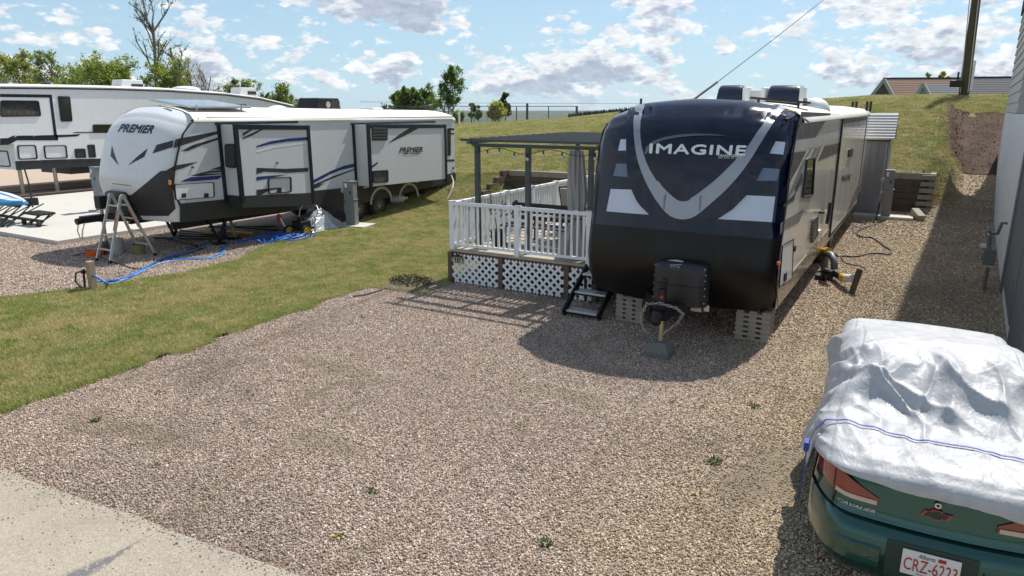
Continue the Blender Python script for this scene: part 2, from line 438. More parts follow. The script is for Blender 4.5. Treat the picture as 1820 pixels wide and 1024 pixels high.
strip('grass_slope', -46, lambda y: WALL_L[0] - .03, 20.45, 44, .6, 40, GG, .016)
strip('grass_bank', WALL_L[0] - .03, WALL_L[1], 20.62, 44, .6, 14, GG, .016)
strip('grass_hill', WALL_L[1], WALL_R[1] + .08, 25.12, 44, .6, 14, GG, .016)
def dirt_mat():
    t = new_mat('bare_dirt'); n = t.noise(t.pos, 1.3, 6, .65, .4); n3 = t.noise(t.pos, 22, 5, .7)
    c = t.mix(t.smooth(n, .3, .7), (.080, .057, .044), (.135, .100, .078)); c = t.mix(t.smooth(n3, .55, .75, 0, .3), c, (.11, .08, .06))
    t.put(t.bsdf.inputs['Base Color'], c); t.bsdf.inputs['Roughness'].default_value = 1; t.bsdf.inputs['Specular IOR Level'].default_value = .05; bump(t, t.math('ADD', n3, t.math('MULTIPLY', t.noise(t.pos, 5, 5, .7), 1.2)), .8, .05); return t.mat
strip('dirt_bank', lambda y: .16 + .35 * sstep(y, 32, 36), 8, 28.7, 36.4, .4, 24, dirt_mat(), .03, wob=.10)
strip('grass_crest', lambda y: .2, 30, 35.6, 60, .6, 30, GG, .02, hfun=terrain)
# road
rows = []
for i in range(61):
    x = -14 + 20 * i / 60; rows.append([(x, -6, .009), (x, road_edge(x) - .4, .009), (x, road_edge(x), .009), (x, road_edge(x) + .02, -.01)])
m = MB(); m.grid(rows); m.build('road', ROAD, kind='structure')
# the neighbour's white concrete pad
pc = mat('pad_concrete', (.50, .48, .435), .85, var=.05, scale=1.2, bmp=.15, dirt=(.42, .39, .35), dirtamt=.35)
m = MB(); m.prism([(-17.45, 8.62, -.05), (-17.45, 17.5, -.05), (-27.2, 17.5, -.05), (-27.2, 8.62, -.05)], (0, 0, .15))
m.build('concrete_pad', pc, kind='structure', bevel=.012)

# ================================================================== TRAVEL TRAILERS
def Z(ox, oy, sc): return lambda x, y: (ox + x / sc, oy + y / sc)

class Cap:
    """moulded front cap: edge profile (Y, Z) at the side walls, bulging forward in the middle, crowned roof"""
    def __init__(s, x0, x1, prof, bulge, crown, r):
        s.x0, s.x1 = x0, x1; s.xc = (x0 + x1) / 2; s.h = (x1 - x0) / 2; s.prof = prof; s.b = bulge; s.cr = crown; s.r = r
        s.zb = prof[-1][1]; s.zt = prof[0][1]
    def crown(s, x):
        u = min(1, abs(x - s.xc) / s.h); return s.cr * (1 - u ** 2.4) - (.10 * max(0, (u - .93) / .07) ** 2 if u > .93 else 0)
    def edge(s, z):
        P = s.prof
        if z >= P[0][1]: return P[0][0]
        for (ya, za), (yb, zb) in zip(P, P[1:]):
            if z >= zb:
                t = (za - z) / (za - zb); return ya + (yb - ya) * t
        return P[-1][0]
    def front(s, x, z):
        cr = s.crown(x); zp = s.zb + (z - s.zb) * (s.zt - s.zb) / (s.zt + cr - s.zb)
        y = 0
        for dz, wt in ((-.12, .25), (0, .5), (.12, .25)): y += wt * s.edge(min(s.zt - .002, zp + dz) if dz > 0 else zp + dz)
        if zp > s.zt - .15: y = s.edge(zp)
        u = (x - s.xc) / s.h
        y -= s.b * (1 - abs(u) ** 2.2) * (1 - .55 * max(0, (zp - s.zt + .6) / .6) ** 1.5 if zp > s.zt - .6 else 1)
        d = s.h - abs(x - s.xc)
        if d < s.r: a = (s.r - d) / s.r; y += s.r * (1 - math.sqrt(max(0, 1 - a * a)))
        return y
    def xs(s, n):
        inner = [s.x0 + s.r + (s.x1 - s.x0 - 2 * s.r) * i / n for i in range(n + 1)]
        c = [s.r * (1 - math.sin(R(a))) for a in (90, 75, 60, 45, 30, 15)]
        return [s.x0 + q for q in c] + inner + [s.x1 - q for q in reversed(c)]
    def mesh(s, mb, n=34, m=44):
        rows = []
        for j in range(m + 1):
            t = j / m; rows.append([(x, s.front(x, s.zb + (s.zt + s.crown(x) - s.zb) * t), s.zb + (s.zt + s.crown(x) - s.zb) * t) for x in s.xs(n)])
        mb.grid(rows)
    def at(s, px, py, off=.004):
        top = lambda x: s.zt + s.crown(x)
        P = hit(px, py, lambda p: -1. if (p.z > top(p.x) or p.z < s.zb - .05) else p.y - s.front(p.x, p.z), 5, 24)
        if P is None or P.z > top(P.x) - .004: return None
        e = .01; fx = (s.front(P.x + e, P.z) - s.front(P.x - e, P.z)) / (2 * e); fz = (s.front(P.x, min(P.z + e, top(P.x) - .001)) - s.front(P.x, P.z - e)) / (2 * e)
        n = Vector((fx, -1, fz)); n.x = max(-1.2, min(1.2, n.x)); n.z = max(-2, min(2, n.z)); n.normalize()
        return P + n * off

def body_shell(cap, y1, zb, y_rear_round=.15, zroof_rear=None):
    """side walls, rear and underside of the box behind the cap; the crowned roof comes as its own object"""
    mb = MB(); zr = (zroof_rear or cap.zt)
    zs = [cap.zb + (cap.zt - cap.zb) * i / 24 for i in range(25)]
    for X in (cap.x0, cap.x1):
        rows = [[(X, cap.edge(z) + cap.r, z), (X, y1, zb + (min(z, cap.zt) - cap.zb) * (zr - .05 - zb) / (cap.zt - cap.zb) if True else z)] for z in zs]
        mb.grid(rows)
    mb.face([(cap.x0, y1, zb), (cap.x1, y1, zb), (cap.x1, y1, zr - .05), (cap.x0, y1, zr - .05)])
    mb.face([(cap.x0, cap.edge(cap.zb) + .1, cap.zb), (cap.x1, cap.edge(cap.zb) + .1, cap.zb), (cap.x1, y1, zb), (cap.x0, y1, zb)])
    return mb
def roof_mesh(cap, y1, zr_rear, over=.03):
    mb = MB(); rows = []; y0 = cap.prof[0][0]
    n = 24
    for j, y in enumerate([y0 - .02, y0 + .2, y0 + 1, (y0 + y1) / 2, y1 - .8, y1 - .2, y1 + .02]):
        t = (y - y0) / (y1 - y0); dz = (zr_rear - cap.zt) * max(0, t) - (.05 if j == 6 else 0)
        k = 1 - .25 * max(0, t); row = []
        for i in range(n + 1):
            x = cap.x0 - over + (cap.x1 - cap.x0 + 2 * over) * i / n; u = min(1, abs(x - cap.xc) / (cap.h + over))
            row.append((x, y, cap.zt + dz + .012 + cap.cr * (1 - u ** 2.4) * k - .07 * max(0, (u - .92) / .08) ** 2))
        rows.append([(row[0][0], y, row[0][2] - .05)] + row + [(row[-1][0], y, row[-1][2] - .05)])
    mb.grid(rows); return mb

def map_poly(poly, fn, step=7.0, skirt=None):
    """2-D outline (in sight-line coordinates) cut on a fine grid and laid onto a curved surface"""
    bm = bmesh.new(); bm.faces.new([bm.verts.new((x, y, 0)) for x, y in poly])
    xs_ = [p[0] for p in poly]; ys_ = [p[1] for p in poly]
    for a, lo, hi in ((0, min(xs_), max(xs_)), (1, min(ys_), max(ys_))):
        k = lo + step * .73
        while k < hi:
            co = (k, 0, 0) if a == 0 else (0, k, 0); no = (1, 0, 0) if a == 0 else (0, 1, 0)
            bmesh.ops.bisect_plane(bm, geom=bm.verts[:] + bm.edges[:] + bm.faces[:], plane_co=co, plane_no=no, dist=1e-5); k += step
    bmesh.ops.triangulate(bm, faces=bm.faces)
    mb = MB(); V = [fn(v.co.x, v.co.y) for v in bm.verts]; bm.verts.index_update()
    for f in bm.faces:
        q = [V[v.index] for v in f.verts]
        if all(p is not None for p in q): mb.face(q)
    if skirt:
        for e in bm.edges:
            if len(e.link_faces) == 1:
                a, b = e.verts; q = [V[a.index], V[b.index], skirt(b.co.x, b.co.y), skirt(a.co.x, a.co.y)]
                if all(p is not None for p in q): mb.face(q)
    bm.free(); return mb
def decal(name, polys, fn, material, parent, step=7.0):
    """a vinyl graphic of one colour: one or several outlines"""
    if polys and not isinstance(polys[0][0], (tuple, list)): polys = [polys]
    if len(polys) > 1:
        for p in polys: o = decal(name, [p], fn, material, parent, step)
        return o
    mb = MB()
    for p in polys:
        q = map_poly(p, fn, step); i = len(mb.v); mb.v += q.v; mb.f += [tuple(k + i for k in f) for f in q.f]; mb.m += q.m
    return mb.build(name, material, parent, smooth=True)
def flat(X, off=.003): return lambda x, y: atX(x, y, X + off)
def text_mesh(s, fn2, shear=0, bold=0, space=1.0, extrude=0):
    """lettering; fn2 maps (0..1, 0..1) of the word's own box to a point"""
    cu = bpy.data.curves.new('t', 'FONT'); cu.body = s; cu.shear = shear;  cu.space_character = space; cu.resolution_u = 3
    ob = bpy.data.objects.new('t', cu); COL.objects.link(ob); dg = bpy.context.evaluated_depsgraph_get(); dg.update()
    me = bpy.data.meshes.new_from_object(ob.evaluated_get(dg)); bpy.data.objects.remove(ob); bpy.data.curves.remove(cu)
    bm = bmesh.new(); bm.from_mesh(me); bpy.data.meshes.remove(me)
    bmesh.ops.triangulate(bm, faces=bm.faces)
    X = [v.co.x for v in bm.verts]; Y = [v.co.y for v in bm.verts]; x0, x1, y0, y1 = min(X), max(X), min(Y), max(Y)
    mb = MB(); bm.verts.index_update(); V = [fn2((v.co.x - x0) / (x1 - x0), (v.co.y - y0) / (y1 - y0)) for v in bm.verts]
    o_ = [(0, 0)] + ([(bold, 0), (-bold, 0), (0, bold * 1.5), (0, -bold * 1.5)] if bold else [])     # heavier strokes: shifted layers, each a hair proud of the last
    for k, (du, dv) in enumerate(o_):
        W_ = V if k == 0 else [fn2((v.co.x - x0) / (x1 - x0) + du * (y1 - y0) / (x1 - x0), (v.co.y - y0) / (y1 - y0) + dv) for v in bm.verts]
        for f in bm.faces: mb.face([W_[v.index] + Vector((.0006 * k, -.0006 * k, 0)) for v in f.verts])
    bm.free(); return mb
def quad_map(bl, br, tr, tl, fn):
    """bilinear box given by four sight-line corners"""
    def g(u, v):
        x = (bl[0] * (1 - u) + br[0] * u) * (1 - v) + (tl[0] * (1 - u) + tr[0] * u) * v
        y = (bl[1] * (1 - u) + br[1] * u) * (1 - v) + (tl[1] * (1 - u) + tr[1] * u) * v
        return fn(x, y)
    return g
def rounded(poly, r=.25, n=4):
    """round the corners of a 2-D outline"""
    out = []; k = len(poly)
    for i in range(k):
        a, b, c = Vector(poly[i - 1]), Vector(poly[i]), Vector(poly[(i + 1) % k])
        m = min((a - b).length, (c - b).length) * r; p = b + (a - b).normalized() * m; q = b + (c - b).normalized() * m
        for j in range(n + 1):
            t = j / n; out.append(tuple(p * (1 - t) ** 2 + b * 2 * t * (1 - t) + q * t * t))
    return out
def frame_on(X, poly, wpx, depth, r=.2):
    """rounded raised frame on an X = const wall; returns MB"""
    P = rounded(poly, r); cx = sum(p[0] for p in P) / len(P); cy = sum(p[1] for p in P) / len(P)
    o = [atX(x, y, X) for x, y in P]; c = sum(o, Vector()) / len(o)
    i = [p + (c - p) * min(.5, wpx / max(.01, (c - p).length)) for p in o]
    mb = MB(); dx = Vector((depth, 0, 0))
    mb.grid([[p for p in o], [p + dx for p in o], [p + dx for p in i], [p for p in i]], True)
    return mb, i
def plate_on(X, poly, depth, r=.2):
    P = rounded(poly, r) if r else poly
    mb = MB(); mb.prism([atX(x, y, X) for x, y in P], (depth, 0, 0)); return mb
def wheel(parent, c, r, w, side=1, spokes=9):
    """wheel on an axle along X: tyre (> rim > nothing) as part with sub-part"""
    x, y, z = c; mb = MB(); prof = [(0, r * .66), (.04 * w, r * .9), (.12 * w, r * .97), (.25 * w, r), (.75 * w, r), (.88 * w, r * .97), (.96 * w, r * .9), (w, r * .66)]
    rows = [[(x - side * w / 2 + side * a, y + q * math.cos(t), z + q * math.sin(t)) for t in [2 * math.pi * k / 28 for k in range(28)]] for a, q in prof]
    mb.grid(rows, True)
    tyre = mb.build('wheel', TYRE, parent, auto=40)
    rb = MB(); xo = x + side * w * .36
    rb.tube([(x + side * w * .1, y, z), (xo, y, z)], r * .64, 28); 
    for k in range(28):
        pass
    rb2 = MB()
    rb2.grid([[(xo + side * .02, y + q * math.cos(2 * math.pi * k / 28), z + q * math.sin(2 * math.pi * k / 28)) for k in range(28)] for q in (r * .60, r * .66)], True)
    for k in range(spokes):
        t = 2 * math.pi * k / spokes
        for dt in (-.13, .13):
            a = Vector((xo + side * .03, y + r * .12 * math.cos(t), z + r * .12 * math.sin(t))); b = Vector((xo + side * .02, y + r * .62 * math.cos(t + dt), z + r * .62 * math.sin(t + dt)))
            rb2.bar(a, b, r * .035, .02, (1, 0, 0))
    rb2.tube([(xo, y, z), (xo + side * .05, y, z)], r * .15, 12)
    rb.build('rim_back', BLACK_METAL, tyre); rb2.build('rim', RIM, tyre)
    return tyre

TYRE = mat('tyre_rubber', (.022, .022, .022), .85, bmp=.4, bscale=40)
BLACK_METAL = mat('black_metal', (.014, .014, .015), .45, .3)
RIM = mat('machined_rim', (.42, .42, .43), .35, .9)
NAVY = mat('navy_gelcoat', (.0025, .005, .020), .13, spec=.38, coat=.12, var=.1, scale=1.3, fine=False)
BLACKG = mat('black_gelcoat', (.006, .0055, .005), .38, spec=.3, coat=.0, var=.15, scale=2, dirt=(.03, .026, .02), dirtamt=.3)
WHITE_ROOF = mat('roof_membrane', (.74, .72, .67), .75, var=.05, scale=1.5, dirt=(.50, .46, .38), dirtamt=.4)
SILVER = mat('silver_band', (.30, .32, .36), .26, .35, var=.08, scale=2, fine=False)
DECALW = mat('pale_blue_vinyl', (.56, .63, .76), .35, var=.05, scale=2, fine=False)
DECALB = mat('mid_blue_vinyl', (.13, .17, .27), .3, var=.12, scale=2, fine=False)
def fibreglass(name, c, gloss=.22):
    """glossy laminated wall: faint panel waviness, road dust streaks"""
    t = new_mat(name); n = t.noise(t.scalev(t.obj, (1, 1, .25)), 2.2, 5, .6); n2 = t.noise(t.scalev(t.obj, (1, 6, .6)), 3, 4, .6)
    k = t.mix(t.smooth(n2, .45, .8, 0, .16), c, tuple(q * .62 for q in c)); k = t.mix(t.smooth(n, .3, .7, 0, .12), k, (c[0] * .86, c[1] * .82, c[2] * .74))
    t.put(t.bsdf.inputs['Base Color'], k); t.put(t.bsdf.inputs['Roughness'], t.smooth(n, .2, .8, gloss - .05, gloss + .12))
    t.bsdf.inputs['Coat Weight'].default_value = .25; t.bsdf.inputs['Coat Roughness'].default_value = .08
    bump(t, t.noise(t.obj, 1.4, 2, .5), .09, .04); return t.mat
WALL_CREAM = fibreglass('cream_gelcoat', (.74, .70, .62), .14)
WALL_GREY = fibreglass('pale_grey_gelcoat', (.60, .625, .65), .3)
WALL_WHITE = fibreglass('white_gelcoat', (.76, .77, .79), .25)
GOLD_SKIRT = mat('tan_skirt', (.30, .245, .17), .25, .2, var=.1, coat=.3)
DARKG = mat('charcoal_vinyl', (.035, .036, .04), .3, var=.15, fine=False)
MIDG = mat('grey_vinyl', (.19, .19, .19), .3, var=.1, fine=False)
BLUEV = mat('royal_blue_vinyl', (.018, .035, .16), .3, var=.1, fine=False)
LIGHTV = mat('white_vinyl', (.74, .75, .77), .3, var=.03, fine=False)
NAVYV = mat('navy_vinyl', (.006, .008, .022), .35, var=.1, fine=False)
RUBBER = mat('black_seal', (.012, .012, .014), .5)
GLASS_DARK = mat('tinted_glass', (.012, .014, .014), .06, var=.3, scale=6, spec=.8, fine=False)
ORANGE = mat('amber_lens', (.75, .16, .02), .25); REDL = mat('red_lens', (.35, .015, .01), .2)
STEEL = mat('zinc_steel', (.42, .40, .34), .38, .8, var=.15); CHAIN = mat('chain_steel', (.38, .37, .34), .4, .9)
ALU = mat('aluminium', (.58, .59, .60), .38, .85, var=.1)
WHITEP = mat('white_plastic', (.72, .73, .74), .45, var=.04)
YELLOW = mat('yellow_plastic', (.75, .42, .015), .4)

# ------------------------------------------------------------------ dark trailer in front
T1 = thing('travel_trailer', 'dark travel trailer with navy front cap and silver V band beside the white-railed deck', 'trailer', (-2.85, 10.0, 0))
cap1 = Cap(-4.22, -1.5, [(10.45, 3.03), (10.12, 2.96), (9.86, 2.78), (9.74, 2.5), (9.66, 2.2), (9.58, 1.64), (9.50, 1.25), (9.46, 1.0), (9.55, .72), (9.72, .46)], .40, .19, .13)
Y1R = 22.95
m = MB(); cap1.mesh(m, 40, 60)
for i, f in enumerate(m.f):
    zc = sum(m.v[k][2] for k in f) / 4; xx = sum(m.v[k][0] for k in f) / 4
    m.m[i] = 1 if (i // (len(cap1.xs(40)) - 1)) < 23 else 0
m.build('front_cap', [NAVY, BLACKG], T1, smooth=True)
s1 = body_shell(cap1, Y1R, .5); s1.build('body', WALL_CREAM, T1)
roof_mesh(cap1, Y1R, 3.06).build('roof', WHITE_ROOF, T1, auto=50)
# corner trim between cap and walls
for X, sx in ((-4.22, -1), (-1.5, 1)):
    m = MB(); pr = [(cap1.edge(z) + .13, z) for z in [.47 + (2.99 - .47) * i / 26 for i in range(27)]]
    pr.append((10.9, 3.0)) if False else None
    rows = [[(X + sx * .001, y - .028, z), (X + sx * .016, y - .024, z), (X + sx * .016, y + .024, z), (X + sx * .001, y + .028, z)] for y, z in pr]
    m.grid(rows); m.build('corner_trim', RUBBER if sx < 0 else NAVY, T1)
# raised shell with the emblem
z3 = Z(1040, 140, 3.657)
shell = [z3(*p) for p in [(312, 192), (283, 250), (279, 330), (281, 430), (284, 560), (296, 660), (322, 740), (365, 820), (430, 880), (500, 915), (570, 929), (640, 932), (760, 925), (860, 903), (960, 835), (1050, 745), (1110, 655), (1160, 555), (1200, 470), (1240, 385), (1280, 290), (1335, 190)]]
top = [cap1.at(1412 - (1412 - 1125) * i / 24, 188 - 0 * i) for i in range(25)]
def dense(P, n=4):
    out = []
    for i in range(len(P) - 1):
        p0, p1, p2, p3 = [Vector(P[max(0, min(len(P) - 1, i + k))]) for k in (-1, 0, 1, 2)]
        for j in range(n):
            t = j / n; out.append(tuple(.5 * ((2 * p1) + (-p0 + p2) * t + (2 * p0 - 5 * p1 + 4 * p2 - p3) * t * t + (-p0 + 3 * p1 - 3 * p2 + p3) * t ** 3)))
    return out + [tuple(P[-1])]
shell = dense(shell)
def shell_pt(x, y): return cap1.at(x, y, .055)
def sky_side(x0, y0, x1, y1, n=20): return [(x0 + (x1 - x0) * i / n, y0 + (y1 - y0) * i / n) for i in range(n + 1)]
topline = [z3(*p) for p in [(1335, 190), (1200, 168), (1050, 150), (900, 141), (700, 140), (550, 152), (430, 172), (312, 192)]]
inset = []
for x, y in topline:                      # keep the upper edge on the cap
    yy = y
    while cap1.at(x, yy, .02) is None and yy < y + 30: yy += 1
    inset.append((x, yy + 1.5))
outline = shell + inset[1:-1]
mb = map_poly(outline, shell_pt, 8, lambda x, y: cap1.at(x, y, -.015))
# skirt of the raised shell back to the cap (gives it its thickness)
low = [p for p in shell]; k0 = [cap1.at(x, y, .055) for x, y in low]; k1 = [cap1.at(x, y, -.012) for x, y in low]
ok = [i for i in range(len(low)) if k0[i] is not None and k1[i] is not None]
mb.build('emblem_shell', NAVY, T1, auto=40)
def on_shell(o): return lambda x, y: cap1.at(x, y, .055 + o)
vo = [(345, 190), (330, 240), (326, 300), (329, 360), (335, 420), (343, 470), (352, 520), (368, 575), (385, 620), (407, 672), (430, 720), (463, 778), (500, 830), (530, 867), (560, 893), (592, 908), (625, 915), (658, 915), (690, 908), (725, 890), (760, 862), (795, 832), (830, 800), (880, 755), (930, 705), (975, 655), (1020, 600), (1060, 542), (1100, 480), (1135, 425), (1170, 370), (1205, 320), (1240, 270), (1280, 222), (1322, 178)]
vi = [(1272, 170), (1240, 205), (1210, 238), (1180, 272), (1140, 325), (1100, 378), (1065, 430), (1030, 480), (995, 522), (960, 560), (920, 600), (880, 640), (835, 680), (790, 716), (740, 755), (700, 782), (675, 796), (650, 803), (622, 802), (600, 793), (570, 770), (540, 743), (508, 708), (480, 670), (455, 632), (430, 588), (410, 545), (395, 500), (382, 452), (374, 400), (370, 345), (373, 290), (382, 240), (398, 190)]
def fit(poly, fn):
    out = []
    for x, y in poly:
        n = 0
        while fn(x, y) is None and n < 30: y += 1; n += 1
        out.append((x, y + (1 if n else 0)))
    return out
V = fit([z3(*p) for p in vo + vi], on_shell(.006)); decal('silver_band', V, on_shell(.006), SILVER, T1, 6)
dk = mat('band_shadow_line', (.03, .04, .08), .3, fine=False)
inn = [z3(*p) for p in vi[8:24]]; decal('band_edge', inn + [(x - (1.6 if i < 8 else -1.6) * 1, y - 1.4) for i, (x, y) in reversed(list(enumerate(inn)))], on_shell(.010), DECALW if False else SILVER, T1, 9)
decal('band_seam', [[z3(*p) for p in [(522, 765), (541, 745), (528, 800), (524, 852), (518, 840)]], [z3(*p) for p in [(748, 768), (762, 757), (757, 800), (752, 855), (744, 862)]]], on_shell(.012), DECALB, T1, 9)
C1 = lambda x, y: cap1.at(x, y, .006)
decal('side_patch', [[z3(*p) for p in [(232, 395), (278, 394), (279, 468), (216, 468)]]], C1, DECALW, T1)
decal('side_patch', [[z3(*p) for p in [(1238, 408), (1300, 413), (1286, 494), (1195, 486)]]], C1, DECALW, T1)
decal('side_patch', [[z3(*p) for p in [(205, 553), (281, 553), (290, 640), (184, 632)]]], C1, DECALB, T1)
decal('side_patch', [[z3(*p) for p in [(1148, 579), (1264, 588), (1246, 664), (1100, 662)]]], C1, DECALB, T1)
decal('side_patch', [[z3(*p) for p in [(168, 717), (303, 721), (330, 772), (370, 832), (415, 884), (270, 873), (140, 862)]]], C1, DECALW, T1)
decal('side_patch', [[z3(*p) for p in [(1048, 758), (1234, 766), (1213, 932), (1040, 922), (862, 912), (960, 848)]]], C1, DECALW, T1)
text_mesh('IMAGINE', quad_map(z3(432, 490), z3(1030, 505), z3(1040, 449), z3(436, 434), on_shell(.012)), bold=.035, space=1.1).build('lettering', LIGHTV, T1)
text_mesh('GRAND DESIGN', quad_map(z3(866, 513), z3(1012, 517), z3(1012, 501), z3(866, 498), on_shell(.012)), bold=.01).build('lettering', LIGHTV, T1)
m = MB()
for i in range(20):
    if i in (4, 10, 14): continue
    a, b = on_shell(.012)(*z3(866 + i * 7.2, 519)), on_shell(.012)(*z3(866 + i * 7.2 + 4.6, 523)); m.face([(a.x, a.y, a.z), (b.x, a.y, a.z), (b.x, b.y, b.z), (a.x, b.y, b.z)])
m.build('lettering', LIGHTV, T1, kind='stuff')
sw_o = [(400, 490), (412, 452), (450, 420), (520, 395), (620, 378), (720, 373), (820, 376), (920, 386)]; sw_i = [(900, 387), (800, 384), (700, 388), (600, 398), (520, 414), (465, 437), (432, 462), (412, 500)]
decal('swoosh', [z3(*p) for p in sw_o + sw_i], on_shell(.010), mat('swoosh_vinyl', (.10, .12, .17), .3), T1)
# side graphics (right wall)
z5 = Z(1360, 160, 3.9375); F1 = flat(-1.5, .004); F1b = flat(-1.5, .007)
decal('wall_graphic', [[z5(*p) for p in q] for q in ([(252, 152), (462, 163), (350, 332), (207, 350)], [(185, 442), (289, 427), (240, 525), (197, 600), (150, 690)],
      [(415, 394), (526, 371), (526, 432), (371, 497)], [(130, 800), (213, 722), (205, 770), (128, 820)])], F1, DARKG, T1, 20)
decal('wall_graphic', [[z5(*p) for p in q] for q in ([(330, 412), (300, 455), (262, 560), (245, 640), (160, 755), (205, 640), (255, 520), (312, 418)], [(371, 404), (350, 405), (318, 475), (338, 480)], [(398, 396), (378, 400), (338, 500), (352, 503)],
      [(155, 903), (272, 836), (236, 930), (131, 980)], [(152, 905), (128, 975), (103, 1018), (108, 932)])], F1, MIDG, T1, 20)
decal('wall_graphic', [[z5(*p) for p in q] for q in ([(225, 655), (262, 575), (262, 640), (206, 725)],)], F1b, DARKG, T1, 20)
decal('wall_graphic', [[z5(*p) for p in q] for q in ([(207, 352), (352, 335), (420, 240), (545, 222), (540, 360), (418, 385), (300, 410), (186, 438)],)], flat(-1.5, .0025), mat('silver_vinyl', (.50, .50, .49), .22, fine=False), T1, 20)
fr, gi = frame_on(-1.5, [z5(285, 478), z5(341, 470), z5(325, 742), z5(253, 757)], .035, .03, .18); win = fr.build('window', RUBBER, T1)
mb = MB(); mb.face([p + Vector((.012, 0, 0)) for p in gi]); mb.build('pane', GLASS_DARK, win)
# slide-out room
z6 = Z(1360, 360, 5.12)
SX = -1.475; ya, yb = atX(1503, 300, SX).y, atX(1538, 300, SX).y; ya = 15.55; yb = 21.7
m = MB(); m.box((-1.6, ya, .62), (SX, yb, 2.86)); sl = m.build('slide_out', WALL_CREAM, T1, bevel=.01)
m = MB()
for a, b in (((ya - .05, .55), (ya + .03, 2.92)), ((yb - .03, .55), (yb + .07, 2.92)), ((ya + .03, 2.83), (yb - .03, 2.92)), ((ya + .03, .55), (yb - .03, .63))): m.box((-1.5, a[0], a[1]), (SX + .008, b[0], b[1]))
m.build('slide_trim', RUBBER, sl)
FS = flat(SX, .004)
decal('wall_graphic', [[z5(*p) for p in q] for q in ([(556, 218), (703, 206), (703, 250), (556, 262)],)], FS, MIDG, sl, 30)
m = plate_on(SX, [z5(583, 412), z5(609, 412), z5(603, 468), z5(576, 468)], .03, .15); m.build('vent_cover', RUBBER, sl)
text_mesh('IMAGINE', quad_map(z5(536, 642), z5(596, 630), z5(600, 590), z5(540, 600), FS), bold=.01).build('lettering', DARKG, sl)  # dark word laid where the wall only shows a reflection
decal('wall_graphic', [[z5(*p) for p in q] for q in ([(612, 745), (655, 660), (660, 668), (585, 860), (565, 880)], [(655, 690), (668, 700), (600, 840), (590, 850)], [(470, 590), (470, 570), (476, 570), (476, 590)])], FS, MIDG, sl, 30)
# lower skirt
m = MB(); m.prism([(-1.5, 9.70, .46), (-1.5, Y1R, .5), (-1.5, Y1R, .80), (-1.5, 9.74, .74)], (.012, 0, 0)); m.build('skirt', GOLD_SKIRT, T1)
m = MB(); m.prism([(-4.22, 9.70, .46), (-4.22, Y1R, .5), (-4.22, Y1R, .80), (-4.22, 9.74, .74)], (-.012, 0, 0)); m.build('skirt', GOLD_SKIRT, T1)
# cargo door with seal, latch, marker light
dp = [z6(148, 382), z6(250, 325), z6(236, 690), z6(118, 775)]
fr, gi = frame_on(-1.5, dp, .025, .02, .12); d = fr.build('cargo_door', RUBBER, T1)
mb = MB(); mb.face([p + Vector((.014, 0, 0)) for p in gi]); mb.build('door_panel', LIGHTV if False else WALL_WHITE, d)
m = plate_on(-1.485, [z6(172, 640), z6(188, 625), z6(184, 700), z6(168, 722)], .02, .2); m.build('latch', RUBBER, d)
m = plate_on(-1.5, [z6(106, 540), z6(124, 530), z6(124, 560), z6(106, 572)], .025, .2); m.build('marker_light', ORANGE, T1)
m = plate_on(-1.5, [z6(256, 395), z6(268, 385), z6(270, 430), z6(257, 452)], .02, .3); m.build('filler_cap', RUBBER, T1)
m = plate_on(-1.5, [z6(430, 150), z6(470, 120), z6(465, 300), z6(415, 370)], .03, .05); v = m.build('appliance_vent', mat('dark_vent', (.03, .03, .03), .4), T1)
m = MB()
for i in range(7):
    a = atX(*z6(421, 345 - i * 28), -1.47); b = atX(*z6(462, 295 - i * 24), -1.47); m.bar(a, b, .012, .02)
m.build('louvre', DARKG, v)
m = plate_on(-1.5, [z6(472, 255), z6(498, 240), z6(495, 275), z6(472, 290)], .04, .25); m.build('outlet_cover', WHITEP, T1)
m = plate_on(-1.5, [z6(485, 80), z6(502, 78), z6(500, 98), z6(484, 100)], .08, .1); m.build('camera_mount', RUBBER, T1)
m = MB(); m.tube([atX(*z6(560, 195), -1.45), atX(*z6(578, 100), -1.44), atX(*z6(590, 0), -1.44)], .03, 8); m.build('awning_arm', RUBBER, T1)
# entry side (left): awning tube along the roof edge, rear wall lights, wheels, frame and tongue
m = MB(); m.tube([(-4.30, 11.2, 2.9), (-4.30, 21.5, 2.92)], .055, 10); m.build('awning_tube', WHITEP, T1)
for y in (15.6, 16.6): wheel(T1, (-1.66, y, .36), .36, .24, 1)
for y in (15.6, 16.6): wheel(T1, (-4.06, y, .36), .36, .24, -1)
m = MB()
for x in (-3.75, -1.95): m.box((x - .05, 9.75, .30), (x + .05, 22.6, .47))
for y in (10.1, 12, 14, 17.5, 20, 22.4): m.box((-3.7, y, .34), (-2.0, y + .06, .44))
fx, fz = -2.66, .56
for x in (-3.62, -2.08): m.bar((x, 10.05, .50), (fx + (.06 if x > -2.8 else -.06), 8.62, fz), .09, .14)
m.box((fx - .09, 8.28, .50), (fx + .09, 8.75, .62)); m.build('chassis', BLACK_METAL, T1)
m = MB(); m.tube([(fx, 8.36, .56), (fx, 8.22, .56), (fx, 8.14, .53)], [.07, .075, .055], 12); m.sphere((fx, 8.17, .53), .07); m.build('coupler', BLACK_METAL, T1)
# stabiliser legs on the cribbing
for x in (-3.55, -1.78):
    m = MB(); m.bar((x, 10.2, .47), (x, 9.82, .44), .07, .03); m.box((x - .06, 9.68, .425), (x + .06, 9.86, .44)); m.build('stabiliser', BLACK_METAL, T1)
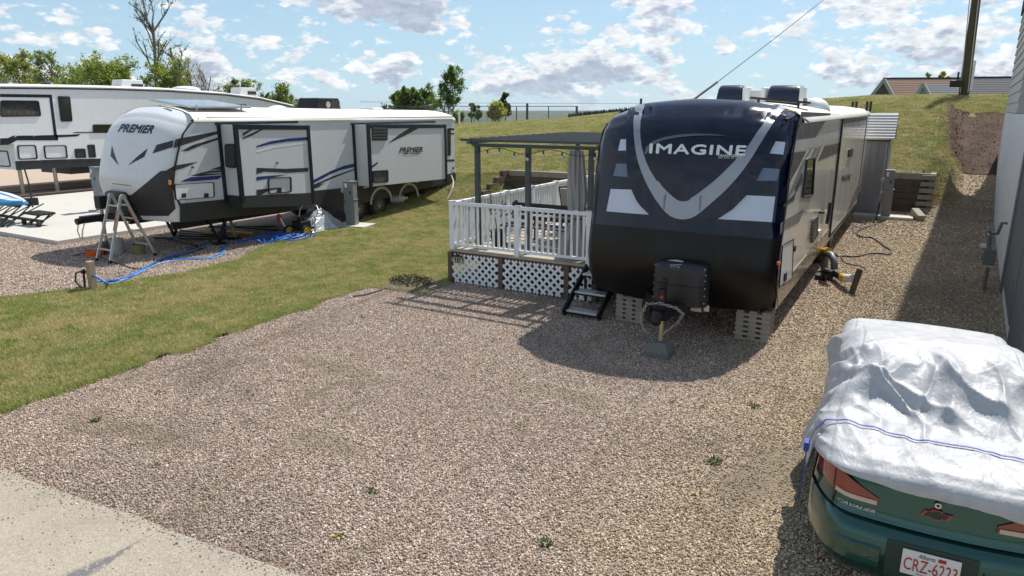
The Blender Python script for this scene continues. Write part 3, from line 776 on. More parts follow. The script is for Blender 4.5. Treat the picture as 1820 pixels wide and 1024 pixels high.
# tongue jack
jx, jy = -2.66, 8.40
m = MB(); m.tube([(jx, jy, .20), (jx, jy, .56)], .030, 14); m.build('jack_leg', mat('yellowed_zinc', (.52, .46, .28), .35, .7), T1)
m = MB(); m.tube([(jx, jy, .55), (jx, jy, .98)], .045, 14); m.sphere((jx, jy, 1.0), .055, 12, 8, (1, 1, .8)); m.box((jx - .05, jy - .09, .74), (jx + .05, jy - .03, .90)); hd = m.build('jack_head', BLACK_METAL, T1, bevel=.004)
m = MB(); m.sphere((jx + .01, jy - .07, .80), .036, 12, 8, (1, .8, 1.1)); m.build('red_knob', REDL, hd)
m = MB(); m.prism([(jx - .09, jy + .02, .52), (jx - .02, jy - .07, .53), (jx + .05, jy - .07, .53), (jx + .05, jy + .02, .52)], (0, 0, .07)); m.build('coupler_lock', mat('brass_lock', (.55, .34, .14), .4, .5), T1, bevel=.005)
# safety chains: links as a swag on both sides
def chain(parent, P, n, name='safety_chain', r=.0065, lw=.018):
    m = MB(); L = len(P) - 1
    for i in range(n):
        t = i / (n - 1) * L; k = min(int(t), L - 1); f = t - k; p = Vector(P[k]) * (1 - f) + Vector(P[k + 1]) * f
        d = (Vector(P[k + 1]) - Vector(P[k])).normalized(); s = d.cross(Vector((0, 0, 1)) if i % 2 else Vector((0, 1, 0)));
        if s.length < .1: s = d.cross(Vector((1, 0, 0)))
        s.normalize()
        q = [p + d * math.cos(a) * .027 + s * math.sin(a) * lw * .8 for a in [2 * math.pi * j / 8 for j in range(9)]]
        m.tube(q, r, 5, False)
    return m.build(name, CHAIN, parent)
chain(T1, [(jx - .02, jy - .1, .72), (jx - .17, jy - .12, .69), (jx - .22, jy - .14, .56), (jx - .20, jy - .16, .42), (jx - .13, jy - .17, .33)], 17)
chain(T1, [(jx + .02, jy - .1, .72), (jx + .20, jy - .06, .68), (jx + .28, jy - .02, .60), (jx + .22, jy - .04, .48), (jx + .07, jy - .1, .33)], 18)
# propane tank cover with rivets
m = MB(); cx, cy = -2.60, 8.98
def rr(x0, x1, y0, y1, r, n=6):
    P = []
    for (x, y, a0) in ((x1 - r, y1 - r, 0), (x0 + r, y1 - r, 90), (x0 + r, y0 + r, 180), (x1 - r, y0 + r, 270)):
        for i in range(n + 1): a = R(a0 + 90 * i / n); P.append((x + r * math.cos(a), y + r * math.sin(a)))
    return P
rows = []
for z, k in ((.58, 0), (1.04, 0), (1.10, .015), (1.13, .05), (1.14, .1)):
    rows.append([(x, y, z + (.03 * (1 - abs(x - cx) / .35) if z > 1.05 else 0)) for x, y in rr(cx - .37 + k, cx + .37 - k, cy - .17 + k, cy + .17 - k, .15 - k * .9)])
m.grid(rows, True); m.face(rows[-1]); tk = m.build('propane_cover', mat('black_plastic', (.012, .012, .0145), .42, coat=.1, bmp=.2, bscale=120), T1, auto=40)
m = MB(); m.grid([[(x, y, z) for x, y in rr(cx - .375, cx + .375, cy - .175, cy + .175, .155)] for z in (.845, .855, .865)], True); m.build('strap', BLACK_METAL, tk)
m = MB()
for z in (1.02, .94, .84, .74, .64): 
    m.sphere((cx + .345, cy - .12, z), .007, 6, 4); 
    if z < 1: m.sphere((cx - .345, cy - .12, z), .006, 6, 4)
for x in (-.33, -.24, .27, .33): m.sphere((cx + x, cy - .15 + abs(x) * .1, 1.09), .008, 6, 4)
m.build('rivet', WHITEP, tk, kind='stuff')
m = MB(); pts = []
random.seed(4)
m.face([(cx - .2, cy - .06, 1.152), (cx - .12, cy - .155, 1.115), (cx - .05, cy - .16, 1.12), (cx + .03, cy - .14, 1.13), (cx + .02, cy - .05, 1.160), (cx - .08, cy - .01, 1.163)]); 
for i in range(7):
    x = cx - .12 + i * .02; m.face([(x, cy - .157, 1.115), (x + .006, cy - .157, 1.115), (x + .004, cy - .172, 1.09 - .03 * random.random() - .02 * (i % 2))])
m.build('bird_droppings', mat('chalky_white', (.5, .5, .46), .9), tk)
# stickers on the tongue
m = MB(); m.box((-2.44, 8.93, .50), (-2.30, 8.938, .58)); m.build('warning_sticker', mat('sticker', (.6, .6, .58), .5), T1)
m = MB(); m.box((-2.435, 8.925, .545), (-2.38, 8.929, .575)); m.build('sticker_stripe', mat('sticker_red', (.45, .08, .06), .5), T1); m = MB(); m.box((-2.27, 8.93, .52), (-2.20, 8.938, .60)); m.build('warning_sticker', MATS['sticker'], T1)
# roof gear
def ac_cover(name, a, b, y, zlow, parent, matl, ends=None, dep=.7):
    """rounded rooftop housing between two sight-line x at plane y"""
    x0, x1 = a.x, b.x; zt = max(a.z, b.z); m = MB(); rows = []
    for t, (dy, z) in enumerate([(0, zlow), (0.02, zlow + (zt - zlow) * .55), (.08, zlow + (zt - zlow) * .85), (.2, zt), (dep * .6, zt), (dep * .85, zlow + (zt - zlow) * .8), (dep, zlow)]):
        rows.append([(x0 + .03 * (1 if 0 < t < 6 else 0), y + dy, z), (x0 + .08, y + dy, z + (.015 if 0 < t < 6 else 0)), (x1 - .08, y + dy, z + (.015 if 0 < t < 6 else 0)), (x1 - .02 * (1 if 0 < t < 6 else 0), y + dy, z)])
    m.grid(rows)
    for e in (0, -1): m.face([r_[e] for r_ in rows])
    return m.build(name, matl, parent, auto=50, bevel=.012)
DARKP = mat('navy_plastic', (.010, .016, .035), .28, coat=.3)
ac_cover('vent_cover', atY(1271, 172, 13.2), atY(1319, 152, 13.2), 13.2, 3.16, T1, DARKP)
m = MB(); p, q = atY(1319, 176, 13.25), atY(1328, 154, 13.25); m.box((p.x, 13.22, 3.15), (q.x, 13.8, q.z)); m.build('vent_end', WHITEP, T1, bevel=.02)
p, q = atY(1328, 176, 13.6), atY(1356, 160, 13.6); m = MB(); m.box((p.x, 13.6, 3.12), (q.x, 14.2, q.z)); m.build('equipment_box', WHITEP, T1, bevel=.02)
ac_cover('air_conditioner', atY(1360, 176, 13.0), atY(1423, 152, 13.0), 13.0, 3.13, T1, DARKP, dep=.9)
m = MB(); p, q = atY(1353, 172, 13.05), atY(1362, 155, 13.05); m.box((p.x, 13.0, 3.13), (q.x, 13.7, q.z)); m.build('air_conditioner_end', WHITEP, T1, bevel=.02); m = MB(); p, q = atY(1420, 180, 13.05), atY(1424.5, 154, 13.05); m.box((p.x, 13.0, 3.08), (q.x, 13.7, q.z)); m.build('air_conditioner_end', WHITEP, T1, bevel=.02)
a, b = atY(1345, 175, 11.1), atY(1457, 189, 11.35)
BR = mat('brown_rail', (.03, .022, .02), .4)
m = MB(); a = Vector((-2.32, 11.0, 3.27)); b = Vector((-1.60, 11.6, 3.20)); m.bar(a, b, .05, .028); m.bar(a + Vector((-.05, .45, .0)), b + Vector((-.05, .5, .0)), .05, .03); m.bar(a, a + Vector((-.05, .45, 0)), .03, .03); m.bar(b, b + Vector((-.05, .5, 0)), .03, .03)
m.face([a + Vector((0, .02, .014)), b + Vector((0, .02, .014)), b + Vector((-.05, .48, .014)), a + Vector((-.05, .43, .014))])
for p_ in (a + Vector((.1, .05, 0)), b - Vector((.15, -.05, 0))): m.bar(p_, p_ - Vector((0, 0, .14)), .03, .03)
m.build('solar_panel', BR, T1)
m = MB(); c = atY(1447, 195, 14.0); m.sphere((c.x, 14.0, 3.08), .27, 16, 8, (1, 1, .85)); m.build('vent_dome', WHITEP, T1, smooth=True)
m = MB(); m.box((c.x - .45, 13.4, 3.1), (c.x - .1, 13.8, 3.30)); m.build('vent_lid', RUBBER, T1, bevel=.02)
for px in (1514.5, 1521, 1540, 1546.5):
    m = MB(); p = atY(px, 194, 22.3); m.tube([(p.x, 22.3, 3.05), (p.x, 22.3, 3.32)], .035, 8); m.build('vent_pipe', BR, T1)
m = MB(); p = atY(1139, 187, 10.9); m.tube([(p.x, 10.9, 3.05), (p.x, 10.9, 3.27)], .02, 6); m.build('antenna', RUBBER, T1)
m = MB(); m.bar((-1.50, 10.5, 3.0), (-1.42, 10.45, 2.94), .02, .02); m.build('gutter_spout', RUBBER, T1)
for px, py in ((1398, 212), (1116, 210)):
    p = cap1.at(px, py, .0)
    m = MB(); m.sphere((p.x, p.y - .01, p.z), .022, 8, 6, (1.4, 1, .8)); m.build('marker_light', RUBBER, T1)

# ------------------------------------------------------------------ white trailer with blue graphics
T2 = thing('travel_trailer', 'long white travel trailer with blue stripes and two slide-outs, a ladder at its nose', 'trailer', (-15.1, 14.0, 0))
cap2 = Cap(-16.4, -13.8, [(9.98, 2.95), (9.72, 2.82), (9.50, 2.6), (9.32, 2.2), (9.20, 1.85), (9.12, 1.54), (9.18, 1.25), (9.27, 1.0), (9.34, .8), (9.40, .72)], .16, .22, .34)
Y2R = 19.85
m = MB(); cap2.mesh(m, 34, 50); m.build('front_cap', WALL_WHITE, T2, smooth=True)
body_shell(cap2, Y2R, .85, zroof_rear=2.86).build('body', WALL_GREY, T2)
rf = roof_mesh(cap2, Y2R, 2.90); rf.build('roof', mat('cream_roof', (.82, .79, .70), .6, var=.04), T2, auto=50)
zz = Z(180, 160, 3.938); y4 = Z(480, 160, 3.939); C2 = lambda x, y: cap2.at(x, y, .006); F2 = flat(-13.8, .004); F2b = flat(-13.8, .008)
m = MB(); m.grid([[(-13.785, cap2.edge(z) + .15, z), (-13.785, cap2.edge(z) + .20, z)] for z in [.75 + 2.17 * i / 20 for i in range(21)]]); m.build('corner_trim', RUBBER, T2)
m = MB(); m.box((-13.79, 9.9, 2.855), (-13.775, Y2R, 2.885)); m.build('gutter', RUBBER, T2)
# nose: dark lower moulding
LOWG = mat('charcoal_moulding', (.028, .03, .032), .45, var=.12, dirt=(.07, .065, .055), dirtamt=.35)
decal('lower_moulding', [[zz(*p) for p in [(500, 560), (415, 568), (330, 640), (215, 733), (120, 735), (40, 728), (45, 860), (120, 868), (300, 880), (470, 880), (520, 830), (500, 700)]]], lambda x, y: cap2.at(x, y, .012), LOWG, T2, 8)
decal('nose_dart', [[zz(*p) for p in [(75, 388), (90, 440), (122, 528), (66, 462)]], [zz(*p) for p in [(326, 408), (302, 468), (188, 528), (250, 470)]]], C2, NAVYV, T2)
decal('nose_line', [[zz(*p) for p in [(78, 653), (208, 668), (208, 672), (78, 657)]]], C2, NAVYV, T2)
text_mesh('PREMIER', quad_map(zz(118, 291), zz(352, 303), zz(378, 252), zz(140, 240), C2), bold=.045, shear=.15).build('lettering', NAVYV, T2)
decal('nose_patch', [[zz(*p) for p in [(388, 385), (505, 352), (500, 400), (358, 446)]]], C2, MIDG if False else DARKG, T2)
decal('nose_shade_arc', [[zz(*p) for p in [(190, 135), (260, 116), (350, 108), (440, 120), (500, 142), (490, 150), (430, 128), (350, 117), (260, 124), (196, 143)]]], C2, MIDG, T2)  # grey arc: shadow along the top of the nose, painted as a decal
G2 = [[(520, 345), (600, 330), (830, 285), (830, 303), (620, 370), (505, 408), (512, 365)], [(555, 430), (640, 385), (830, 330), (830, 345), (700, 388), (610, 425)], [(460, 558), (520, 528), (680, 502), (570, 548), (455, 582)],
      [(620, 600), (760, 565), (850, 562), (850, 575), (700, 585), (850, 584), (850, 590), (690, 604)], [(760, 558), (850, 528), (850, 560)]]
decal('wall_graphic', [[zz(*p) for p in q] for q in G2], F2, DARKG, T2, 30)
decal('wall_graphic', [[zz(*p) for p in q] for q in ([(552, 642), (620, 612), (850, 597), (820, 625), (640, 640)],)], F2, BLUEV, T2, 30)
decal('wall_graphic', [[y4(*p) for p in q] for q in ([(300, 632), (430, 565), (520, 530), (610, 510), (610, 535), (500, 560), (420, 590), (300, 655)],)], F2, BLUEV, T2, 30)
decal('wall_graphic', [[y4(*p) for p in q] for q in ([(300, 665), (430, 608), (610, 545), (610, 553), (440, 618), (350, 655), (385, 655), (340, 672), (360, 674), (300, 694)],)], F2, DARKG, T2, 30)
# lower belt along the wall
m = MB(); m.prism([(-13.8, 9.36, .72), (-13.8, 15.2, .50), (-13.8, Y2R, .72), (-13.8, Y2R, 1.0), (-13.8, 15.2, .98), (-13.8, 9.42, 1.13)], (.02, 0, 0)); m.build('lower_belt', LOWG, T2)
for poly, nm in (([zz(503, 660), zz(785, 645), zz(790, 750), zz(515, 772)], 0),):
    fr, gi = frame_on(-13.8, poly, .028, .03, .12); d = fr.build('cargo_door', RUBBER, T2); mb = MB(); mb.face([p + Vector((.02, 0, 0)) for p in gi]); mb.build('door_panel', WALL_WHITE, d)
    for u in (575, 733): m = plate_on(-13.77, [zz(u - 13, 725), zz(u + 13, 722), zz(u + 13, 752), zz(u - 13, 755)], .03, .2); m.build('latch', RUBBER, d)
m = plate_on(-13.8, [zz(467, 630), zz(484, 630), zz(487, 662), zz(470, 665)], .03, .3); m.build('marker_light', mat('orange_lens', (.7, .28, .08), .3), T2)
m = plate_on(-13.8, [zz(630, 535), zz(645, 535), zz(645, 545), zz(630, 545)], .02, .3); m.build('socket', RUBBER, T2)
m = plate_on(-13.8, [y4(532, 630), y4(552, 628), y4(552, 652), y4(532, 654)], .02, .3); m.build('socket', RUBBER, T2)
# slides
def slide(y0, y1, z0, z1, z0b, X1):
    m = MB(); m.prism([(-13.9, y0, z0), (-13.9, y1, z0b), (-13.9, y1, z1 - .06), (-13.9, y0, z1)], (X1 + 13.9, 0, 0)); s = m.build('slide_out', WALL_GREY, T2, bevel=.008)
    m = MB(); w_ = .09
    def rail(a, b, cw): m.bar((X1 + .008, a[0], a[1]), (X1 + .008, b[0], b[1]), .03, cw, (0, 0, 1) if abs(a[0] - b[0]) > .5 else (0, 1, 0))
    rail((y0 - .0, z1 - w_ / 2), (y1, z1 - .06 - w_ / 2), w_ * 1.15)
    m.box((X1 - .03, y0 - .03, z0 - .12), (X1 + .03, y0 + .07, z1 + .02)); m.box((X1 - .03, y1 - .06, z0b - .12), (X1 + .028, y1 + .03, z1 - .05))
    m.box((-13.8, y0 - .08, z0 - .12), (-13.765, y0 - .0, z1 + .05)); m.box((-13.8, y0 - .12, z1 + .0), (-13.74, y1 + .1, z1 + .05)) 
    m.build('slide_trim', NAVYV, s); return s
XS = -13.3
def yat(px, py): return atX(px, py, XS).y
def zat(px, py): return atX(px, py, XS).z
sA = slide(yat(424, 300), yat(553, 300), zat(432, 350), zat(424, 222), zat(553, 352), XS)
sB = slide(yat(657, 300), yat(793, 300), zat(657, 332), zat(657, 222), zat(793, 318), XS)
m = MB(); p = (yat(424, 300), yat(553, 300)); m.prism([(-13.86, p[0], zat(432, 348)), (-13.86, p[1], zat(553, 343)), (-13.86, p[1], zat(553, 366)), (-13.86, p[0], zat(432, 369))], (XS + 13.86 + .02, 0, 0)); m.build('slide_skirt', LOWG, sA)
FSL = flat(XS, .004); FSM = flat(XS, .008)
def sl_dec(S_, polys, matl, f=FSL): decal('wall_graphic', [[q for q in pl] for pl in polys], f, matl, S_, 40)
z_ = lambda L: [zz(*p) for p in L]; y_ = lambda L: [y4(*p) for p in L]
sl_dec(sA, [z_([(990, 300), (1060, 268), (1075, 268), (990, 325)]), z_([(990, 333), (1130, 268), (1150, 268), (1060, 318), (990, 345)]), y_([(-95, 545), (100, 552), (268, 545), (268, 572), (120, 580), (-40, 572), (-95, 590)]), y_([(-95, 700), (-20, 690), (60, 684), (60, 692), (-10, 705), (-60, 735), (-95, 745)])], DARKG)
sl_dec(sA, [y_([(-95, 392), (0, 360), (120, 340), (262, 330), (262, 352), (120, 362), (0, 380), (-95, 402)]), y_([(-95, 608), (30, 598), (120, 592), (30, 612), (-95, 635)])], BLUEV)
sl_dec(sA, [y_([(-95, 425), (0, 398), (262, 366), (262, 374), (20, 408), (-95, 440)])], LIGHTV)
fr, gi = frame_on(XS, [y4(-18, 617), y4(145, 607), y4(148, 715), y4(-15, 728)], .03, .03, .15); d = fr.build('cargo_door', RUBBER, sA)
m = plate_on(XS, [y4(50, 685), y4(75, 683), y4(75, 718), y4(50, 720)], .03, .2); m.build('latch', RUBBER, sA)
m = plate_on(XS, [y4(42, 505), y4(54, 505), y4(54, 515), y4(42, 515)], .02, .3); m.build('socket', RUBBER, sA)
sl_dec(sB, [y_([(822, 375), (900, 315), (1000, 252), (1070, 252), (960, 312), (880, 350)]), ], DARKG)
sl_dec(sB, [y_([(715, 528), (760, 500), (750, 520), (715, 545)])], BLUEV)
text_mesh('PREMIER', quad_map(y4(905, 438), y4(1068, 432), y4(1072, 400), y4(912, 404), FSM), bold=.045, shear=.1).build('lettering', DARKG, sB)
m = MB()
for i in range(16):
    if i in (4, 5, 11): continue
    a = atX(*y4(935 + i * 7, 446 - i * .2), XS + .008); m.box((a.x, a.y, a.z - .012), (a.x + .002, a.y + .06, a.z + .012))
m.build('lettering', DARKG, sB, kind='stuff')
m = plate_on(XS, [y4(712, 256), y4(818, 256), y4(818, 352), y4(714, 354)], .03, .06); v = m.build('air_grille', RUBBER, sB)
for k in range(4):
    m = MB(); a = atX(*y4(718, 270 + k * 22), XS + .035); b = atX(*y4(812, 270 + k * 22), XS + .035); m.bar(a, b, .03, .05); m.build('louvre', mat('slate_plastic', (.07, .075, .08), .4), v)
fr, gi = frame_on(XS, [y4(716, 566), y4(823, 560), y4(824, 645), y4(720, 652)], .04, .03, .1); d = fr.build('window', RUBBER, sB); mb = MB(); mb.face([p + Vector((.01, 0, 0)) for p in gi]); mb.build('pane', mat('curtained_glass', (.09, .095, .09), .1, var=.9, scale=9, fine=False), d)
# tall window in the side of the first slide (faces the road)
ys0 = yat(424, 300) - .012
m = MB(); P = [atY(x, y, ys0) for x, y in rounded([zz(868, 378), zz(938, 376), zz(950, 548), zz(876, 540)], .25)]; m.prism(P, (0, -.03, 0)); wv = m.build('window', RUBBER, sA)
m = MB(); c_ = sum(P, Vector()) / len(P); m.face([c_ + (p - c_) * .86 + Vector((0, -.034, 0)) for p in P]); m.build('pane', GLASS_DARK, wv)
# rear window and rear graphics on the wall behind slide two
fr, gi = frame_on(-13.8, [y4(1240, 268), y4(1262, 266), y4(1262, 458), y4(1242, 462)], .03, .02, .1); fr.build('window', RUBBER, T2)
m = MB(); m.face([p + Vector((.008, 0, 0)) for p in gi]); m.build('pane', GLASS_DARK, T2)
decal('wall_graphic', [y_([(1264, 268), (1290, 268), (1290, 282), (1264, 282)]), y_([(1264, 300), (1290, 302), (1290, 312), (1264, 310)]), y_([(1240, 600), (1292, 572), (1292, 612), (1240, 612)])], F2, DARKG, T2, 40)
decal('wall_graphic', [y_([(1240, 488), (1292, 485), (1292, 500), (1240, 502)])], F2, BLUEV, T2, 40)
m = plate_on(-13.8, [y4(1276, 540), y4(1286, 540), y4(1286, 552), y4(1276, 552)], .02, .3); m.build('socket', RUBBER, T2)
# wheel arches
for (yc, nm) in ((15.95, 'wheel_arch'), (17.25, 'wheel_arch')):
    m = MB(); n = 18
    for rr_, x_ in ((.50, .03),):
        o_ = [(-13.76, yc - .50 * math.cos(math.pi * i / n), .42 + .48 * math.sin(math.pi * i / n)) for i in range(n + 1)]; i_ = [(-13.76, yc - .43 * math.cos(math.pi * i / n), .42 + .41 * math.sin(math.pi * i / n)) for i in range(n + 1)]
        m.grid([[Vector(p) - Vector((.03, 0, 0)) for p in o_], o_, i_, [Vector(p) - Vector((.03, 0, 0)) for p in i_]])
    m.build('wheel_arch', ALU, T2)
m = MB(); m.tube([(-13.76, 15.2, .94), (-13.76, 16.6, .955), (-13.76, 17.3, .97), (-13.76, 17.7, .88)], .022, 6); m.build('arch_trim', LIGHTV, T2)
for y in (15.0, 15.9):
    wheel(T2, (-13.93, y, .33), .33, .22, 1, 10); wheel(T2, (-16.2, y, .33), .33, .22, -1, 10)
m = MB()
for x in (-15.9, -14.3): m.box((x - .05, 9.5, .50), (x + .05, 19.7, .72))
for x in (-15.9, -14.6): m.bar((x, 9.7, .74), (-15.45, 8.55, .80), .09, .15)
m.box((-15.55, 8.2, .74), (-15.35, 8.7, .88)); m.tube([(-15.45, 8.25, .80), (-15.45, 8.08, .78)], .07, 10)
for y in (11, 13, 15.5, 17.5): m.box((-15.9, y, .55), (-14.3, y + .08, .7))
m.build('chassis', BLACK_METAL, T2)
m = MB(); m.tube([(-15.47, 8.66, .27), (-15.47, 8.66, .98)], .035, 12); m.build('jack_leg', STEEL, T2)
m = MB(); rows = []
for z, k in ((.86, 0), (1.24, 0), (1.32, .02), (1.35, .08)): rows.append([(x, y, z) for x, y in rr(-15.75 + k, -15.0 - k, 8.86 + k, 9.2 - k, .15 - k)])
m.grid(rows, True); m.face(rows[-1]); m.build('propane_cover', mat('charcoal_plastic', (.02, .021, .023), .45), T2, auto=40)
m = MB(); m.box((-15.58, 8.58, 1.0), (-15.36, 8.75, 1.28)); m.build('jack_head', BLACK_METAL, T2, bevel=.02)
chain(T2, [(-15.44, 8.12, .75), (-15.42, 8.06, .6), (-15.40, 8.08, .46)], 8); chain(T2, [(-15.36, 8.2, .75), (-15.3, 8.1, .6), (-15.35, 8.1, .44)], 8)
for x, y in ((-14.2, 10.6), (-15.9, 10.6), (-14.2, 18.5)):
    z0 = near_h(x, y); m = MB(); m.bar((x, y - .25, .66), (x, y, z0 + .06), .05, .05); m.bar((x, y + .25, .66), (x, y, z0 + .06), .05, .05); m.box((x - .12, y - .12, z0), (x + .12, y + .12, z0 + .05)); m.build('stabiliser', BLACK_METAL, T2)
# roof gear
SOL = mat('solar_glass', (.16, .19, .24), .12, .1, coat=.8, fine=False)
m = MB(); q = [atX(303, 180, -15.0), atX(375, 181, -15.3), atX(411, 192, -14.2), atX(345, 190, -14.0)]
m.prism([(-15.5, 10.1, 3.30), (-14.0, 10.1, 3.13), (-14.0, 11.7, 3.13), (-15.5, 11.7, 3.30)], (0, 0, .035)); s_ = m.build('solar_panel', ALU, T2)
m = MB(); m.face([(-15.46, 10.14, 3.334), (-14.04, 10.14, 3.172), (-14.04, 11.66, 3.172), (-15.46, 11.66, 3.334)]); m.build('solar_cells', SOL, s_)
for x, y in ((-14.1, 10.3), (-14.1, 11.5), (-15.4, 10.3), (-15.4, 11.5)): m = MB(); m.bar((x, y, 2.98), (x, y, 3.2), .03, .03); m.build('panel_foot', ALU, s_)
def ac_box(parent, x0, x1, y0, y1, z0, z1, matl):
    m = MB(); m.prism([(x0, y0, z0), (x0, y0 + .12, z1), (x0, y1 - .1, z1), (x0, y1, z0)], (x1 - x0, 0, 0)); return m.build('air_conditioner', matl, parent, bevel=.03)
acb = ac_box(T2, -15.6, -14.85, 14.6, 15.65, 3.05, 3.42, BLACK_METAL)
m = MB(); m.cyl((-14.85, 15.1, 3.24), (-14.83, 15.1, 3.24), .09); m.build('fan_cap', ALU, acb)
m = MB()
for k in range(6): m.bar((-14.835, 15.25 + k * .06, 3.12), (-14.835, 15.25 + k * .06, 3.36), .02, .01)
m.build('grille', MIDG, acb)
m = MB(); m.box((-15.4, 11.9, 3.1), (-14.9, 12.35, 3.24)); m.build('vent_cover', mat('smoked_plastic', (.04, .05, .06), .3), T2, bevel=.04)
m = MB(); m.sphere((-14.9, 13.3, 3.05), .3, 14, 8, (1, 1, .55)); m.build('vent_dome', WHITEP, T2, smooth=True)
m = MB(); m.box((-15.1, 16.7, 3.07), (-14.6, 17.2, 3.16)); m.build('vent_cover', WHITEP, T2, bevel=.03)
m = MB(); m.box((-15.0, 17.3, 3.03), (-14.6, 17.7, 3.10)); m.build('vent_cover', WHITEP, T2, bevel=.03)
m = MB(); m.tube([(-13.72, 19.5, .95), (-13.5, 19.3, .8), (-13.25, 18.9, .62), (-13.2, 18.5, near_h(-13.2, 18.5) + .02)], .02, 6); m.build('rear_cord', mat('pale_cord', (.5, .48, .42), .6), T2)

# ------------------------------------------------------------------ fifth-wheel trailer at the far left
T3 = thing('fifth_wheel_trailer', 'tall white fifth-wheel trailer with navy trim, behind the white trailer at the left edge', 'trailer', (-29.3, 16, 0))
X3 = -28.0
prof = [(-40, 151), (0, 152), (100, 153), (200, 155), (300, 158.5), (400, 165.5), (460, 173), (520, 187)]
P3 = [atX(x, y, X3) for x, y in prof]; yN, yF = P3[0].y, P3[-1].y
z3l = Z(0, 230, 6.4)
bl = [atX(-40, 255, X3), atX(25, 256, X3), atX(28, 302, X3)]
botF = atX(190, 296, X3)
side = [(X3, yN, bl[0].z), (X3, bl[1].y, bl[1].z), (X3, bl[2].y, bl[2].z), (X3, yF, .95)] + [tuple(p) for p in reversed(P3)]
m = MB(); m.prism(side, (-2.5, 0, 0)); m.build('body', WALL_WHITE, T3)
m = MB(); rows = []
for p in P3: rows.append([(X3 + .03, p.y, p.z - .03)] + [(X3 + .02 - 2.54 * i / 10, p.y, p.z + .015 + .07 * (1 - abs(i / 5 - 1) ** 2)) for i in range(11)])
m.grid(rows); m.build('roof', WHITE_ROOF, T3, smooth=True)
F3 = flat(X3, .006); F3b = flat(X3, .012)
m = MB(); m.tube([(X3 + .02, p.y, p.z - .09) for p in P3], .025, 6); m.build('gutter', NAVYV, T3)
z1f = Z(0, 0, 3.939); a_ = lambda L: [z1f(*p) for p in L]; b_ = lambda L: [z3l(*p) for p in L]
decal('slide_frame', [a_([(0, 658), (362, 663), (404, 982), (378, 948), (345, 684), (0, 680)])], F3, NAVYV, T3, 50)
decal('wall_graphic', [b_([(0, 103), (90, 100), (150, 72), (180, 70), (150, 98), (200, 72), (400, 70), (360, 95), (410, 70), (860, 58), (920, 52), (880, 80), (660, 92), (662, 126), (190, 126), (100, 175), (0, 180)])], F3, NAVYV, T3, 50)
decal('wall_graphic', [b_([(815, 42), (860, 30), (1290, 30), (1290, 42)])], F3, NAVYV, T3, 50)
SKB = mat('dark_belt', (.02, .025, .03), .4)
decal('lower_belt', [b_([(170, 362), (700, 342), (1230, 330), (1280, 330), (1280, 418), (700, 438), (185, 465)])], F3, SKB, T3, 50)
for k, (poly, mt) in enumerate([(a_([(0, 702), (270, 705), (288, 815), (0, 820)]), 'w'), (a_([(402, 674), (488, 676), (506, 852), (424, 853)]), 'w'), (a_([(648, 872), (830, 872), (830, 930), (650, 930)]), 'w'), (b_([(845, 222), (965, 218), (978, 325), (855, 328)]), 'v'), (b_([(990, 176), (1073, 172), (1090, 320), (1010, 324)]), 'v')]):
    fr, gi = frame_on(X3, poly, .04, .03, .15); d = fr.build('window' if mt == 'w' else 'appliance_vent', RUBBER, T3); mb = MB(); mb.face([p + Vector((.014, 0, 0)) for p in gi]); mb.build('pane' if mt == 'w' else 'vent_panel', GLASS_DARK if mt == 'w' else DARKG, d)
for poly in (b_([(190, 182), (405, 178), (430, 338), (208, 346)]), b_([(490, 186), (752, 180), (770, 328), (510, 336)]), b_([(-60, 240), (85, 240), (125, 430), (-60, 420)])):
    fr, gi = frame_on(X3, poly, .05, .03, .15); d = fr.build('cargo_door', NAVYV, T3)
for x, y in ((45, 150), (-30, 150)): pass
def ac3(px, py):
    p = atX(px, py, X3 - 1.2)
    a = ac_box(T3, X3 - 1.6, X3 - .9, p.y, p.y + 1.1, p.z - .05, p.z + .33, WHITEP)
    m = MB(); m.box((X3 - .9, p.y + .5, p.z), (X3 - .88, p.y + 1.0, p.z + .16)); m.build('grille', DARKG, a)
ac3(206, 156); ac3(418, 168)
m = MB(); p = atX(84, 150, X3 - .8); m.sphere((p.x, p.y, p.z), .25, 12, 6, (1, 1, .4)); m.build('vent_dome', DARKG, T3)
m = MB(); p = atX(330, 159, X3 - 1); m.sphere((p.x, p.y, p.z), .5, 12, 6, (1, 1.3, .3)); m.build('vent_dome', WHITEP, T3, smooth=True)
for px in (35, 97):
    p = atX(px, 305, X3 - .5); m = MB(); m.tube([(p.x, p.y, 0), (p.x, p.y, 1.4)], .07, 8); m.build('landing_leg', STEEL, T3)
for px in (330, 385, 420, 450):
    p = atX(px, 300, X3 - .4); wheel(T3, (X3 - .2, p.y, .4), .4, .26, 1, 8) if px in (385, 420) else None
m = MB(); m.box((X3 - 2.3, P3[1].y + 2, .7), (X3 - .2, yF - .3, .97)); m.build('chassis', BLACK_METAL, T3)

# ================================================================== DECK
def box_obj(name, a, b, mt, parent=None, bevel=0, M=None):
    m = MB(); m.box(a, b, M); return m.build(name, mt, parent, bevel=bevel)
def shared(name, me, parent, loc, rot=None, label=None):
    o = link(name, me, parent); o.location = Vector(loc) - base_of(parent)
    if rot: o.rotation_euler = rot
    return o
DKZ = .62; DX0, DX1, DY0, DY1 = -7.34, -4.30, 10.30, 17.0
BOARD = mat('weathered_decking', (.40, .345, .275), .8, var=.28, scale=2.2, bmp=.3, bscale=30, dirt=(.16, .13, .10), dirtamt=.5)
BROWNP = mat('brown_stained_wood', (.115, .078, .055), .75, var=.25, scale=5, bmp=.3)
VINYL = mat('white_vinyl_rail', (.76, .79, .82), .38, var=.04, dirt=(.55, .56, .54), dirtamt=.25)
DECK = thing('deck', 'wooden deck with white vinyl railing and white lattice skirt beside the dark trailer', 'deck', ((DX0 + DX1) / 2, DY0, 0))
bw = .14; k = 0; y = DY0
proto = None
